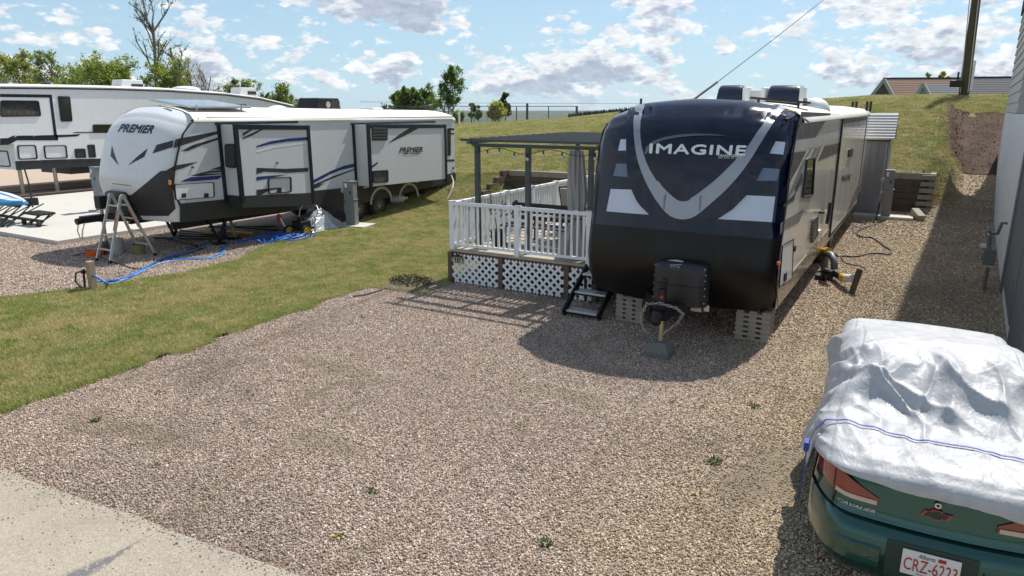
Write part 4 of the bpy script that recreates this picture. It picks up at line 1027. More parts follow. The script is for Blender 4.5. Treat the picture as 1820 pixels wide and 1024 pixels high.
while y < DY1 - .01:
    if proto is None:
        b = MB(); b.box((-(DX1 - DX0) / 2, 0, -.035), ((DX1 - DX0) / 2, bw - .008, 0)); p_ = b.build('deck_board', BOARD, DECK, local=True, bevel=.004, seg=1); proto = p_.data; p_.location = (0, y - DY0, DKZ + random.uniform(-.001, .001))
    else:
        o = link('deck_board', proto, DECK); o.location = (random.uniform(-.006, .006), y - DY0, DKZ + random.uniform(-.0015, .0015)); o.rotation_euler = (0, 0, random.uniform(-.0008, .0008))
        bv = o.modifiers.new('bevel', 'BEVEL'); bv.width = .004; bv.segments = 1
    y += bw
m = MB(); m.box((DX0 + .03, DY0 + .02, DKZ - .19), (DX1, DY0 + .06, DKZ - .037)); m.build('rim_joist', BROWNP, DECK)
m = MB(); m.box((DX0 + .0, DY0 + .06, DKZ - .19), (DX0 + .04, DY1, DKZ - .037)); m.build('rim_joist', BROWNP, DECK)
for x in (DX0 + .04, -6.22, -4.93, -4.42): m = MB(); m.box((x - .045, DY0 - .035, 0), (x + .045, DY0 + .018, DKZ - .045)); m.build('skirt_post', BROWNP, DECK, bevel=.004)
def lattice(p0, p1, z0, z1, spacing, w, out, flip=1):
    """criss-cross slats clipped to a panel from p0 to p1 (ground points), facing out"""
    p0 = Vector((*p0, 0)); p1 = Vector((*p1, 0)); L = (p1 - p0).length; d = (p1 - p0) / L; H = z1 - z0; n = Vector(out)
    for s, lay in ((1, .006), (-1, .014)):
        c = -H if s == 1 else 0; q = []
        while c < L + (0 if s == 1 else H):
            # line u = c + s*h
            h0, h1 = 0, H
            u0, u1 = c, c + s * H
            def clip(u0, h0, u1, h1):
                t0, t1 = 0, 1; du = u1 - u0
                for lo, hi in ((0, L),):
                    if du > 0: t0 = max(t0, (lo - u0) / du); t1 = min(t1, (hi - u0) / du)
                    else: t0 = max(t0, (hi - u0) / du); t1 = min(t1, (lo - u0) / du)
                return None if t1 <= t0 else ((u0 + du * t0, h0 + (h1 - h0) * t0), (u0 + du * t1, h0 + (h1 - h0) * t1))
            r_ = clip(u0, h0, u1, h1)
            if r_ and abs(r_[0][1] - r_[1][1]) > .03:
                a = p0 + d * r_[0][0] + Vector((0, 0, z0 + r_[0][1])) + n * lay; b = p0 + d * r_[1][0] + Vector((0, 0, z0 + r_[1][1])) + n * lay
                m = MB(); m.bar(a, b, w, .007, n); m.build('lattice_slat', VINYL, DECK)
            c += spacing
for a, b in ((DX0 + .09, -6.27), (-6.17, -4.98), (-4.88, -4.47)): lattice((a, DY0 - .012), (b, DY0 - .012), .03, .55, .142, .042, (0, -1, 0))
m = MB(); m.box((DX0 + .3, DY0 + .5, .0), (DX1 - .1, DY0 + .52, .55)); m.build('crawl_space_shade', mat('shadow_board', (.05, .04, .035), .9), DECK)  # dark sheet behind the lattice, standing in for shade under the deck
# railing
RZ0, RZ1 = DKZ + .09, DKZ + .86
def rail_run(p, q, posts, first=True):
    p = Vector((*p, 0)); q = Vector((*q, 0)); L = (q - p).length; d = (q - p) / L; zv = lambda z: Vector((0, 0, z))
    m = MB(); m.bar(p + zv(RZ1 - .02), q + zv(RZ1 - .02), .075, .06); m.build('top_rail', VINYL, DECK, bevel=.008)
    m = MB(); m.bar(p + zv(RZ0), q + zv(RZ0), .045, .05); m.build('bottom_rail', VINYL, DECK, bevel=.006)
    for t in posts:
        c = p + d * t; m = MB(); m.box((c.x - .048, c.y - .048, DKZ), (c.x + .048, c.y + .048, RZ1 + .012)); m.box((c.x - .056, c.y - .056, RZ1 + .012), (c.x + .056, c.y + .056, RZ1 + .028)); m.build('rail_post', VINYL, DECK, bevel=.004)
    s = .112; n = int(L / s); me = rail_run.me
    for i in range(1, n + 1):
        c = p + d * (L * i / (n + 1))
        if any(abs((c - (p + d * t)).length) < .07 for t in posts): continue
        if me is None:
            m = MB(); m.box((-.017, -.017, RZ0 + .02), (.017, .017, RZ1 - .04)); o = m.build('baluster', VINYL, DECK, local=True); me = rail_run.me = o.data; o.location = c - base_of(DECK)
        else: shared('baluster', me, DECK, c)
rail_run.me = None
rail_run((DX0 + .06, DY0 + .06), (-4.56, DY0 + .06), [0, 1.36, 2.72])
rail_run((DX0 + .06, DY0 + .12), (DX0 + .06, 16.7), [1.85, 2.95, 4.1, 6.3])
rail_run((DX0 + .12, 16.7), (-4.5, 16.7), [1.3, 2.65])

# house number plaque
HN = thing('house_number_sign', 'small dark plaque with cream numerals on the left end of the deck lattice', 'sign', (-7.12, DY0 - .04, .45))
sx0, sx1 = -7.23, -6.99; BK = mat('sign_black', (.012, .012, .012), .5)
m = MB(); m.prism([(sx0, DY0 - .045, .385), (sx1, DY0 - .045, .385), (sx1, DY0 - .045, .50), (-7.03, DY0 - .045, .545), (-7.07, DY0 - .045, .52), (-7.12, DY0 - .045, .56), (-7.16, DY0 - .045, .525), (-7.19, DY0 - .045, .54), (sx0, DY0 - .045, .50)], (0, .012, 0)); m.build('plaque', BK, HN)
CRM = mat('sign_cream', (.62, .58, .44), .5)
text_mesh('6116', lambda u, v: Vector((sx0 + .02 + (sx1 - sx0 - .04) * u, DY0 - .049, .398 + .085 * v)), bold=.03).build('numerals', CRM, HN)
m = MB()
for a, b in (((sx0 + .006, .39), (sx1 - .006, .39)), ((sx0 + .006, .492), (sx1 - .006, .492)), ((sx0 + .006, .39), (sx0 + .006, .492)), ((sx1 - .006, .39), (sx1 - .006, .492))): m.bar((a[0], DY0 - .047, a[1]), (b[0], DY0 - .047, b[1]), .006, .004, (0, 1, 0))
m.build('border', CRM, HN)

# ================================================================== PERGOLA
PG = thing('pergola', 'dark grey slatted pergola standing on the white-railed deck', 'pergola', (-5.9, 12.8, DKZ))
SLATE = mat('slate_powder_coat', (.052, .062, .070), .45, var=.15, dirt=(.11, .11, .10), dirtamt=.3)
for x, y in ((-6.92, 10.66), (-5.88, 10.66), (-4.70, 10.66), (-6.92, 14.9), (-4.70, 14.9)):
    m = MB(); m.box((x - .042, y - .042, DKZ), (x + .042, y + .042, 2.46)); m.box((x - .06, y - .06, DKZ), (x + .06, y + .06, DKZ + .012)); m.build('post', SLATE, PG, bevel=.006)
for y in (10.66, 14.9):
    m = MB(); m.prism([(-7.0, y - .03, 2.46), (-3.95, y - .03, 2.46), (-3.95, y - .03, 2.52), (-7.05, y - .03, 2.52)], (0, .06, 0)); m.build('beam', SLATE, PG, bevel=.004)
for x in (-6.92, -4.45):
    m = MB(); m.box((x - .03, 10.35, 2.522), (x + .03, 15.1, 2.56)); m.build('beam', SLATE, PG, bevel=.004)
me = None
for i in range(14):
    y = 10.42 + i * .335
    if me is None:
        m = MB(); m.prism([(-1.60, 0, .0), (1.60, 0, 0), (1.60, 0, .045), (-1.66, 0, .045)], (0, .05, 0)); o = m.build('rafter', SLATE, PG, local=True); me = o.data; o.location = Vector((-5.5, y, 2.562)) - base_of(PG)
    else: shared('rafter', me, PG, (-5.5, y, 2.562))

CU = thing('pergola_curtain', 'grey outdoor curtain tied in the middle at the right pergola post', 'curtain', (-4.95, 10.8, DKZ + .03))
CURT = mat('taupe_canvas', (.34, .33, .335), .85, var=.12, scale=6, bmp=.4, bscale=160)
m = MB(); n = 90; rows = []
for z, w_, dx, amp in [(2.44, .09, .0, .02), (2.40, .11, .0, .025), (2.2, .125, .0, .028), (1.9, .15, .01, .03), (1.6, .16, .03, .03), (1.45, .14, .03, .02), (1.36, .095, .04, .012), (1.32, .08, .04, .01), (1.27, .095, .04, .012), (1.15, .14, .01, .022), (.95, .20, -.01, .032), (.75, .25, -.03, .038), (.65, .27, -.04, .042)]:
    row = []
    for i in range(n):
        a = 2 * math.pi * i / n; f = amp * (math.sin(a * 9 + 1.3 * math.sin(z * 2)) + .6 * math.sin(a * 17 + z * 1.7)) 
        row.append((-5.0 + dx + (w_ + f) * math.cos(a), 10.72 + (w_ * .5 + f) * math.sin(a), z))
    rows.append(row)
m.grid(rows, True); m.build('cloth', CURT, CU, smooth=True, subsurf=1)
m = MB(); m.tube([(-4.96 + .10 * math.cos(a), 10.72 + .06 * math.sin(a), 1.32 + .02 * math.sin(a)) for a in [2 * math.pi * k / 16 for k in range(17)]], .009, 6, False); m.tube([(-4.93, 10.66, 1.32), (-4.89, 10.62, 1.22), (-4.91, 10.62, 1.12)], .007, 6); m.build('tie', BLACK_METAL, CU)
# string lights under the beam
SL = thing('string_lights', 'string of clear globe bulbs hanging under the front pergola beam', 'lights', (-5.9, 10.6, 2.45))
P = []; BL = [(-6.62, .06), (-6.4, .10), (-6.15, .07), (-5.6, .16), (-5.14, .10), (-4.2, .18), (-3.98, .1)]
xs_ = [-6.9 + 2.95 * i / 60 for i in range(61)]
cable = [(x, 10.59, 2.45 - .055 * (1 + math.sin(x * 6.1)) * .8) for x in xs_]; m = MB(); m.tube(cable, .006, 5); m.build('cable', RUBBER, SL)
for bx in (-6.66, -6.42, -6.12, -5.86, -5.55, -5.2, -4.6, -4.3, -4.05):
    z = 2.45 - .055 * (1 + math.sin(bx * 6.1)) * .8; m = MB(); m.tube([(bx, 10.585, z), (bx, 10.585, z - .055)], [.012, .016], 8); o = m.build('socket', RUBBER, SL)
    m = MB(); m.sphere((bx, 10.585, z - .085), .03, 10, 8); 
    m.build('bulb', mat('frosted_bulb', (.62, .62, .58), .15, spec=.6, fine=False), o, smooth=True)

# ================================================================== DECK FURNITURE
WICK = mat('dark_wicker', (.028, .024, .022), .7, var=.3, bmp=.6, bscale=90); SLING = mat('beige_sling', (.36, .33, .27), .8, var=.1); FRM = mat('bronze_frame', (.05, .038, .03), .4, .5)
BN = thing('deck_bench', 'low dark slatted bench just behind the front railing', 'bench', (-5.9, 11.35, DKZ))
for i in range(4):
    m = MB(); m.box((-6.75, 11.12 + i * .12, DKZ + .36), (-5.2, 11.21 + i * .12, DKZ + .39)); m.build('seat_slat', WICK, BN, bevel=.004)
for i in range(3):
    m = MB(); m.box((-6.75, 11.60, DKZ + .44 + i * .12), (-5.2, 11.625, DKZ + .52 + i * .12)); m.build('back_slat', WICK, BN, bevel=.004)
for x in (-6.65, -5.3):
    for y in (11.15, 11.58): m = MB(); m.box((x - .025, y - .025, DKZ), (x + .025, y + .025, DKZ + (.36 if y < 11.4 else .8))); m.build('leg', WICK, BN)
    m = MB(); m.box((x - .03, 11.12, DKZ + .56), (x + .03, 11.6, DKZ + .585)); m.build('armrest', WICK, BN)
PT = thing('patio_table', 'dark framed patio dining table on the deck between the sling chairs', 'table', (-5.75, 13.7, DKZ))
m = MB(); m.box((-6.35, 13.0, DKZ + .70), (-5.15, 14.5, DKZ + .725)); m.build('tabletop', mat('dark_glass_top', (.10, .10, .095), .15), PT, bevel=.01)
m = MB(); 
for a, b in (((-6.37, 12.98), (-5.13, 12.98)), ((-6.37, 14.52), (-5.13, 14.52)), ((-6.37, 12.98), (-6.37, 14.52)), ((-5.13, 12.98), (-5.13, 14.52))): m.bar((*a, DKZ + .7), (*b, DKZ + .7), .04, .05)
m.build('table_frame', FRM, PT)
for x in (-6.28, -5.22):
    for y in (13.08, 14.42): m = MB(); m.bar((x, y, DKZ), (x, y, DKZ + .68), .045, .045); m.build('leg', FRM, PT)
def sling_chair(label, x, y, rz):
    t = thing('patio_chair', label, 'chair', (x, y, DKZ), rz, 'sling chairs around the patio table'); L = dict(local=True)
    m = MB(); m.grid([[(-.24, -.22, .42), (.24, -.22, .42)], [(-.24, 0, .40), (.24, 0, .40)], [(-.24, .2, .41), (.24, .2, .41)]]); m.build('seat', SLING, t, solid=.02, **L)
    m = MB(); m.grid([[(-.24, .22, .44), (.24, .22, .44)], [(-.24, .28, .7), (.24, .28, .7)], [(-.24, .36, 1.0), (.24, .36, 1.0)]]); m.build('backrest', SLING, t, solid=.02, **L)
    for s in (-1, 1):
        m = MB(); m.tube([(s * .26, -.24, 0), (s * .26, -.24, .62), (s * .26, -.2, .65), (s * .27, .26, .64)], .016, 8); m.build('armrest', FRM, t, **L)
        m = MB(); m.tube([(s * .25, .34, 0), (s * .25, .2, .42), (s * .25, .28, .7), (s * .25, .37, 1.02)], .016, 8); m.build('back_frame', FRM, t, **L)
    m = MB(); m.tube([(-.25, .37, 1.02), (0, .38, 1.05), (.25, .37, 1.02)], .016, 8); m.build('top_bar', FRM, t, **L)
    m = MB(); m.tube([(-.25, -.22, .42), (.25, -.22, .42)], .014, 8); m.build('front_bar', FRM, t, **L)
sling_chair('beige sling patio chair nearest the navy trailer cap, at the head of the table', -4.95, 12.75, R(200))
sling_chair('beige sling patio chair on the trailer side of the table, the farther one', -4.78, 14.2, R(-80))
sling_chair('beige sling patio chair partly hidden by the tied curtain', -5.75, 12.55, R(170))
sling_chair('beige sling patio chair at the back rail side of the table', -5.7, 15.05, R(8))
GR_ = thing('side_table', 'small slatted wooden side table left of the tied curtain', 'table', (-6.1, 12.1, DKZ))
for i in range(5): m = MB(); m.box((-6.45 + i * .15, 11.9, DKZ + .44), (-6.32 + i * .15, 12.35, DKZ + .465)); m.build('slat', BOARD, GR_)
for x in (-6.42, -5.75):
    for y in (11.93, 12.3): m = MB(); m.box((x - .02, y - .02, DKZ), (x + .02, y + .02, DKZ + .44)); m.build('leg', BROWNP, GR_)
# potted plant by the left pergola post
PP = thing('potted_plant', 'sparse leafy plant in a dark pot by the left pergola post', 'plant', (-6.72, 11.0, DKZ))
m = MB(); rows = [[(-6.72 + r_ * math.cos(a), 11.0 + r_ * math.sin(a), z) for a in [2 * math.pi * k / 16 for k in range(16)]] for r_, z in ((.10, DKZ), (.14, DKZ + .3), (.15, DKZ + .3), (.13, DKZ + .28), (.02, DKZ + .27))]; m.grid(rows, True); m.build('pot', BLACK_METAL, PP)
random.seed(3); m = MB(); st = MB()
for k in range(9):
    a = random.uniform(0, 6.28); top = Vector((-6.72 + .16 * math.cos(a), 11.0 + .16 * math.sin(a), DKZ + random.uniform(.6, 1.0))); st.tube([(-6.72, 11, DKZ + .25), (-6.72 + .04 * math.cos(a), 11 + .04 * math.sin(a), DKZ + .5), top], .006, 5)
    for j in range(12):
        p = Vector((-6.72, 11, DKZ + .4)).lerp(top, random.uniform(.3, 1)); d = Vector((random.uniform(-1, 1), random.uniform(-1, 1), random.uniform(-.2, .8))).normalized() * .07; s_ = d.cross(Vector((0, 0, 1))).normalized() * .018
        m.face([p, p + d * .5 + s_, p + d, p + d * .5 - s_])
m.build('leaves', mat('dark_leaf', (.03, .05, .02), .6, var=.3), PP); st.build('stems', BROWNP, PP)

# ================================================================== RETAINING WALLS OF TIMBERS
TIM = mat('old_sleeper_wood', (.105, .075, .055), .88, var=.35, scale=4, bmp=.6, bscale=40, dirt=(.26, .22, .17), dirtamt=.5)
TIMT = mat('sun_bleached_timber', (.30, .265, .215), .85, var=.25, scale=5, bmp=.5)
def timber(parent, a, b, ms=0): m = MB(); m.box(a, b); return m.build('timber', [TIM, TIMT][ms], parent, bevel=.008)
def retaining(label, x0, x1, y, h, left_steps, right_steps, parts):
    t = thing('retaining_wall', label, 'wall', ((x0 + x1) / 2, y, 0)); nl = 6; hh = h / nl
    for k in range(nl):
        z0 = k * hh; off = .012 * k; xs_ = [x0 + (0 if not left_steps else 0)] ; L = x1 - x0; c = x0 - (.0); j = 0
        while c < x1 - .05:
            ln = 2.4 if (j or k % 2 == 0) else 1.3; e = min(x1, c + ln)
            timber(t, (c + .003, y - .0 + off, z0 + .004), (e - .003, y + .15 + off, z0 + hh - .004), 1 if k == nl - 1 else 0); c = e; j += 1
    for k in range(nl):
        if left_steps:   # return stepping down towards the camera
            timber(t, (x0 - .16, y + .15 - (nl - k) * .42, k * hh + .004), (x0 - .012, y + .16, (k + 1) * hh - .004), 0)
        if right_steps:
            timber(t, (x1 + .01 + 0, y - .02 - (nl - 1 - k) * .0, k * hh + .004), (x1 + .17, y + .3 + (nl - k) * .0 + .5, (k + 1) * hh - .004), 1 if k % 1 == 0 else 0)
            timber(t, (x1 - .30 + k * .02, y - .10, k * hh + .02), (x1 + .16, y - .012, (k + 1) * hh - .012 - .03), 1)
    return t
retaining('long brown timber retaining wall behind the deck, stepping down at its left end', WALL_L[0], WALL_L[1], WALL_L[2], WALL_L[3], True, False, None)
retaining('timber retaining wall between the grey shed and the dirt bank', WALL_R[0], WALL_R[1], WALL_R[2], WALL_R[3], False, True, None)
LT = thing('timber_block', 'loose pale timber offcut lying on the gravel in front of the short retaining wall', 'timber', (.02, 23.3, 0))
m = MB(); Mr = Matrix.Translation((.05, 23.3, .14)) @ Matrix.Rotation(R(20), 4, 'Z') @ Matrix.Rotation(R(14), 4, 'X'); m.box((-.10, -.3, -.12), (.10, .3, .10), Mr); m.build('block', TIMT, LT, bevel=.01)

# ================================================================== SHED
SH = thing('storage_shed', 'narrow grey plastic storage shed with a white ribbed roof behind the dark trailer', 'shed', (-1.45, 24.0, 0))
SHW = mat('grey_resin_panel', (.20, .205, .22), .6, var=.08, dirt=(.12, .12, .11), dirtamt=.3); SHR = mat('white_resin_roof', (.55, .55, .55), .6, var=.08, dirt=(.36, .35, .33), dirtamt=.4); SHT = mat('pale_resin_trim', (.42, .42, .42), .6)
sx0, sx1, sy0, sy1, sz = -2.1, -.93, 23.5, 24.7, 2.2
m = MB(); m.box((sx0, sy0, .02), (sx1, sy1, sz)); m.build('wall', SHW, SH)
for i in range(6):
    x = sx0 + .06 + i * (sx1 - sx0 - .12) / 5; m = MB(); m.box((x - .012, sy0 - .012, .05), (x + .012, sy0 + .0, sz - .05)); m.build('panel_rib', SHT if i in (5,) else SHW, SH)
m = MB(); m.box((sx1 - .0, sy0 + .02, .03), (sx1 + .05, sy0 + .14, sz)); m.build('corner_post', SHT, SH)
m = MB(); m.box((sx1, sy0 + .16, .05), (sx1 + .03, sy1 - .05, sz - .1)); d = m.build('door', SHT, SH, bevel=.006)
m = MB(); m.box((sx1 + .03, sy0 + .35, .9), (sx1 + .06, sy0 + .38, 1.15)); m.build('handle', BLACK_METAL, d)
for i in range(9):          # lapped roof courses, each a step down the front slope
    t0 = i / 9; t1 = (i + 1) / 9; yt = sy0 + .52 - .66 * t0; yb_ = sy0 + .52 - .66 * t1; zt = 2.98 - .72 * t0; zb_ = 2.98 - .72 * t1
    m = MB(); m.prism([(sx0 - .08, yt, zt), (sx0 - .08, yb_, zb_), (sx0 - .08, yb_, zb_ + .045), (sx0 - .08, yt, zt + .02)], (sx1 - sx0 + .20, 0, 0)); m.build('roof_course', SHR, SH)
m = MB(); m.face([(sx0 - .08, sy0 + .52, 2.99), (sx1 + .12, sy0 + .52, 2.99), (sx1 + .12, sy1 + .1, 2.25), (sx0 - .08, sy1 + .1, 2.25)]); m.build('rear_roof', SHR, SH, solid=.03)
m = MB(); m.prism([(sx1 + .0, sy0, sz), (sx1 + .0, sy0 + .52, 2.92), (sx1 + .0, sy1, sz)], (.03, 0, 0)); m.build('gable', SHW, SH)

# ================================================================== POWER PEDESTALS
PED = mat('pedestal_grey', (.20, .215, .225), .45, .2, var=.08, dirt=(.12, .12, .12), dirtamt=.25); SLAB = mat('slab_concrete', (.50, .48, .44), .85, var=.1)
def pedestal(label, x, y, h, sc, rz, slab):
    t = thing('power_pedestal', label, 'power pedestal', (x, y, near_h(x, y)), rz, 'power pedestals between the parking pads'); L = dict(local=True)
    m = MB(); m.box(slab[0], slab[1]); m.build('slab', SLAB, t, bevel=.01, **L)
    m = MB(); m.box((-.13 * sc, -.09 * sc, .06), (.13 * sc, .09 * sc, h * .62)); m.build('lower_cabinet', PED, t, bevel=.006, **L)
    m = MB(); m.box((-.14 * sc, -.10 * sc, h * .62), (.12 * sc, .10 * sc, h)); m.box((-.15 * sc, -.11 * sc, h * .62 - .012), (.15 * sc, .11 * sc, h * .62)); m.box((-.15 * sc, -.11 * sc, h), (.14 * sc, .11 * sc, h + .02)); m.build('upper_cabinet', PED, t, bevel=.006, **L)
    m = MB(); m.cyl((-.14 * sc, -.02, h * .80), (-.14 * sc - .10, -.02, h * .80), .065, 14); m.build('meter', mat('meter_glass', (.35, .37, .38), .2), t, **L)
    m = MB(); m.box((-.15 * sc - .04, -.06, h * .30), (-.13 * sc, .06, h * .55)); m.build('outlet_box', PED, t, bevel=.006, **L)
    m = MB(); m.box((-.10 * sc, -.105 * sc, h * .88), (-.04 * sc, -.10 * sc, h * .97)); m.build('notice_label', LIGHTV, t, **L)
    m = MB(); m.box((.02 * sc, -.106 * sc, h * .74), (.06 * sc, -.10 * sc, h * .80)); m.build('latch', BLACK_METAL, t, **L)
    return t
pedestal('grey power pedestal on a concrete pad between the silver tarp and the white trailer', -13.28, 14.15, 1.22, 1.1, R(12), ((-.45, -.28, 0), (.5, .38, .06)))
pedestal('grey power pedestal on a long concrete pad beside the storage shed', -.78, 23.1, 1.40, .95, R(0), ((-.85, -.20, 0), (.72, .30, .09)))
pedestal('distant grey power pedestal left of the white trailer nose', -21.5, 12.05, 1.42, 1.15, R(0), ((-.3, -.25, .10), (.3, .25, .14)))

# ================================================================== STEPS, CRIBBING, BLOCK under the dark trailer
ST = thing('entry_steps', 'black folding entry steps with three aluminium treads at the deck corner', 'steps', (-4.2, 9.8, 0))
tr = [(9.50, .10), (9.80, .33), (10.08, .56)]
for y, z in tr:
    m = MB(); m.box((-4.50, y - .11, z - .03), (-3.98, y + .11, z)); tb = m.build('tread', mat('tread_aluminium', (.55, .56, .57), .45, .6, var=.1, bmp=.5, bscale=120), ST, bevel=.006)
    m = MB(); m.box((-4.49, y - .113, z - .055), (-3.99, y - .108, z - .028)); m.build('nosing', BLACK_METAL, tb)
for x in (-4.53, -3.95): m = MB(); m.bar((x, 9.36, .06), (x, 10.22, .62), .03, .12); m.box((x - .02, 9.38, 0), (x + .02, 9.46, .10)); m.bar((x, 10.15, .5), (x, 10.20, .05), .03, .05); m.build('side_rail', BLACK_METAL, ST)
CRIB = mat('grey_cribbing_wood', (.33, .285, .235), .85, var=.3, scale=7, bmp=.5, bscale=50)
def crib(label, x0, x1, y0, y1, h, n):
    t = thing('cribbing_stack', label, 'wood stack', ((x0 + x1) / 2, (y0 + y1) / 2, 0), 0, 'cribbing stacks under the dark trailer'); hh = h / n; bh = hh * .52
    for k in range(n):
        z = k * hh; e = random.uniform(-.008, .008)
        for y in (y0, (y0 + y1) / 2 - .035, y1 - .07): m = MB(); m.box((x0 + e, y, z), (x1 + e, y + .07, z + bh)); m.build('board', CRIB, t, bevel=.004)
        if k < n - 1 or True:
            for x in (x0 + .01, (x0 + x1) / 2 - .05, x1 - .11): m = MB(); m.box((x, y0 + .012, z + bh), (x + .10, y1 - .012, z + hh)); m.build('spacer', CRIB, t)
crib('stacked wooden cribbing under the right front corner of the dark trailer', -1.99, -1.53, 9.58, 9.96, .42, 6)
crib('stacked wooden cribbing beside the black entry steps, left of the tongue jack', -3.76, -3.34, 9.58, 9.96, .42, 6)
JB = thing('pier_block', 'tapered concrete pier block under the tongue jack of the dark trailer', 'block', (-2.66, 8.40, 0))
m = MB(); m.grid([[(-2.66 + sx * a, 8.40 + sy * a, z) for sx, sy in ((-1, -1), (1, -1), (1, 1), (-1, 1))] for a, z in ((.155, 0), (.155, .07), (.095, .19))], True); m.face([(-2.66 + sx * .095, 8.4 + sy * .095, .19) for sx, sy in ((-1, -1), (1, -1), (1, 1), (-1, 1))]); m.build('block', mat('block_concrete', (.16, .16, .15), .9, var=.15, bmp=.4), JB, bevel=.008)

# ================================================================== HOSES, STAKES AND CORDS
def hose(name, label, cat, pts, r, mt, group=None, zf=None, n=8):
    P = []
    for i in range(len(pts) - 1):
        p0, p1, p2, p3 = [Vector(pts[max(0, min(len(pts) - 1, i + k))]) for k in (-1, 0, 1, 2)]
        for j in range(n):
            t = j / n; P.append(.5 * ((2 * p1) + (-p0 + p2) * t + (2 * p0 - 5 * p1 + 4 * p2 - p3) * t * t + (-p0 + 3 * p1 - 3 * p2 + p3) * t ** 3))
    P.append(Vector(pts[-1])); m = MB(); m.tube(P, r, 7); o = m.build(name, mt, None, smooth=True); tag(o, label, cat, group); return o
def gz(px, py, z=.02): p = atZ(px, py, z); return (p.x, p.y, z + near_h(p.x, p.y))
BHOSE = mat('blue_hose', (.02, .13, .50), .4, var=.12); LHOSE = mat('pale_blue_hose', (.10, .32, .62), .4); BLK = mat('black_cord', (.02, .02, .02), .55)
WS = thing('water_stake', 'short weathered wooden post with a tap, holding the blue hoses at the gravel corner', 'post', (-12.45, 6.62, 0))
m = MB(); m.box((-12.50, 6.57, 0), (-12.39, 6.68, .52)); m.build('post', mat('pale_post', (.36, .27, .18), .85, var=.25, bmp=.4), WS, bevel=.006)
m = MB(); m.tube([(-12.58, 6.55, 0), (-12.56, 6.56, .34), (-12.52, 6.55, .38)], .02, 8); m.box((-12.58, 6.52, .30), (-12.52, 6.58, .36)); m.tube([(-12.56, 6.54, .35), (-12.70, 6.5, .30), (-12.72, 6.48, .15), (-12.62, 6.5, .06), (-12.55, 6.55, .03)], .015, 7); m.build('tap', BLACK_METAL, WS)
hose('water_hose', 'thick blue hose running from the wooden post to the white trailer, beside the lawn', 'hose', [(-12.4, 6.62, .28), (-12.2, 6.75, .12)] + [gz(*p) for p in [(190, 500), (215, 498), (245, 485), (275, 466), (300, 456), (335, 446), (365, 432), (368, 420)]] + [(-14.3, 11.2, .4)], .017, BHOSE, 'blue hoses on the gravel')
hose('water_hose', 'second blue hose crossing the first one near the lawn edge', 'hose', [(-12.42, 6.62, .15)] + [gz(*p) for p in [(200, 498), (230, 490), (262, 474), (285, 462), (330, 460), (370, 458), (395, 448), (398, 437), (430, 428), (470, 424)]], .016, BHOSE, 'blue hoses on the gravel')
hose('water_hose', 'pale blue hose running lowest, along the grass edge', 'hose', [gz(*p) for p in [(176, 508), (200, 505), (240, 488), (280, 470), (320, 462), (380, 458), (400, 445), (393, 436)]], .013, LHOSE, 'blue hoses on the gravel')
# coil of blue hose
random.seed(8); P = []
for k in range(260):
    a = k * .24; r_ = .42 + .10 * math.sin(k * .13) + random.uniform(-.02, .02); P.append((-13.75 + .55 * math.sin(k * .011) + r_ * 1.0 * math.cos(a) * .75, 11.75 + r_ * math.sin(a) * 1.15 + .3 * math.sin(k * .017), .03 + .015 * (k % 7)))
o = MB().tube(P, .013, 5).build('hose_coil', BHOSE, None, smooth=True); tag(o, 'tangled loops of blue hose on the gravel beside the pressure washer', 'hose')
hose('black_cable', 'black cord looping in front of the aluminium ladder', 'cord', [gz(*p, .015) for p in [(130, 455), (160, 450), (190, 462), (215, 470), (250, 478), (290, 462), (330, 452), (365, 440)]], .014, BLK)
hose('black_cable', 'thin black cord curling around the foot of the left power pedestal', 'cord', [gz(*p, .03) for p in [(600, 412), (640, 405), (665, 397), (668, 390), (655, 386), (640, 385)]], .01, BLK)
# right side of the dark trailer
hose('black_cable', 'thick black cord snaking over the gravel from the shed side pedestal to the dark trailer', 'cord', [(-.95, 23.1, .55), (-.98, 22.9, .2)] + [gz(*p) for p in [(1555, 398), (1538, 404), (1524, 411), (1524, 418), (1532, 421), (1548, 422), (1562, 430), (1572, 438), (1583, 445), (1580, 452), (1560, 450), (1545, 451), (1520, 456), (1500, 455), (1488, 455)]] + [(-1.55, 16.3, .25), (-1.52, 16.0, .75)], .022, BLK, None)
hose('black_cable', 'thin black cord between the trailer wheel and the short stake', 'cord', [gz(*p) for p in [(1494, 454), (1500, 465), (1512, 470), (1528, 473), (1538, 478), (1530, 483)]] + [(-.78, 13.2, .35)], .012, BLK)
SS = thing('sewer_stake', 'short dark wooden stake leaning beside the sewer hose on the right of the trailer', 'post', (-.76, 13.15, 0))
m = MB(); m.bar((-.80, 13.10, 0), (-.72, 13.22, .42), .075, .075); m.build('post', mat('dark_post', (.10, .075, .06), .9, var=.3), SS, bevel=.006)
SW = thing('sewer_hose', 'grey sewer hose with yellow couplings ending at the short stake', 'hose', (-1.2, 13.9, 0))
sc_ = .75
GREYH = mat('grey_hose', (.16, .165, .17), .5)
P = [Vector(p) for p in ((-1.42, 14.6, .02), (-1.42, 14.55, .34), (-1.38, 14.45, .42), (-1.30, 14.3, .42), (-1.22, 14.2, .32), (-1.2, 14.1, .16))]
m = MB(); m.tube(P, .065, 12); m.build('elbow', GREYH, SW, smooth=True)
m = MB(); m.tube([(-1.44, 14.62, .42), (-1.36, 14.42, .46)], .08, 12); m.build('yellow_coupling', YELLOW, SW)
m = MB(); Q = [Vector((-1.2, 14.1, .14)).lerp(Vector((-1.0, 13.6, .15)), i / 20) for i in range(21)]; m.tube(Q, [.062 + .008 * (i % 2) for i in range(21)], 12); m.tube([(-1.35, 13.9, .05), (-1.30, 13.7, .22), (-1.18, 13.62, .20)], .07, 10); m.build('ribbed_hose', BLACK_METAL, SW)
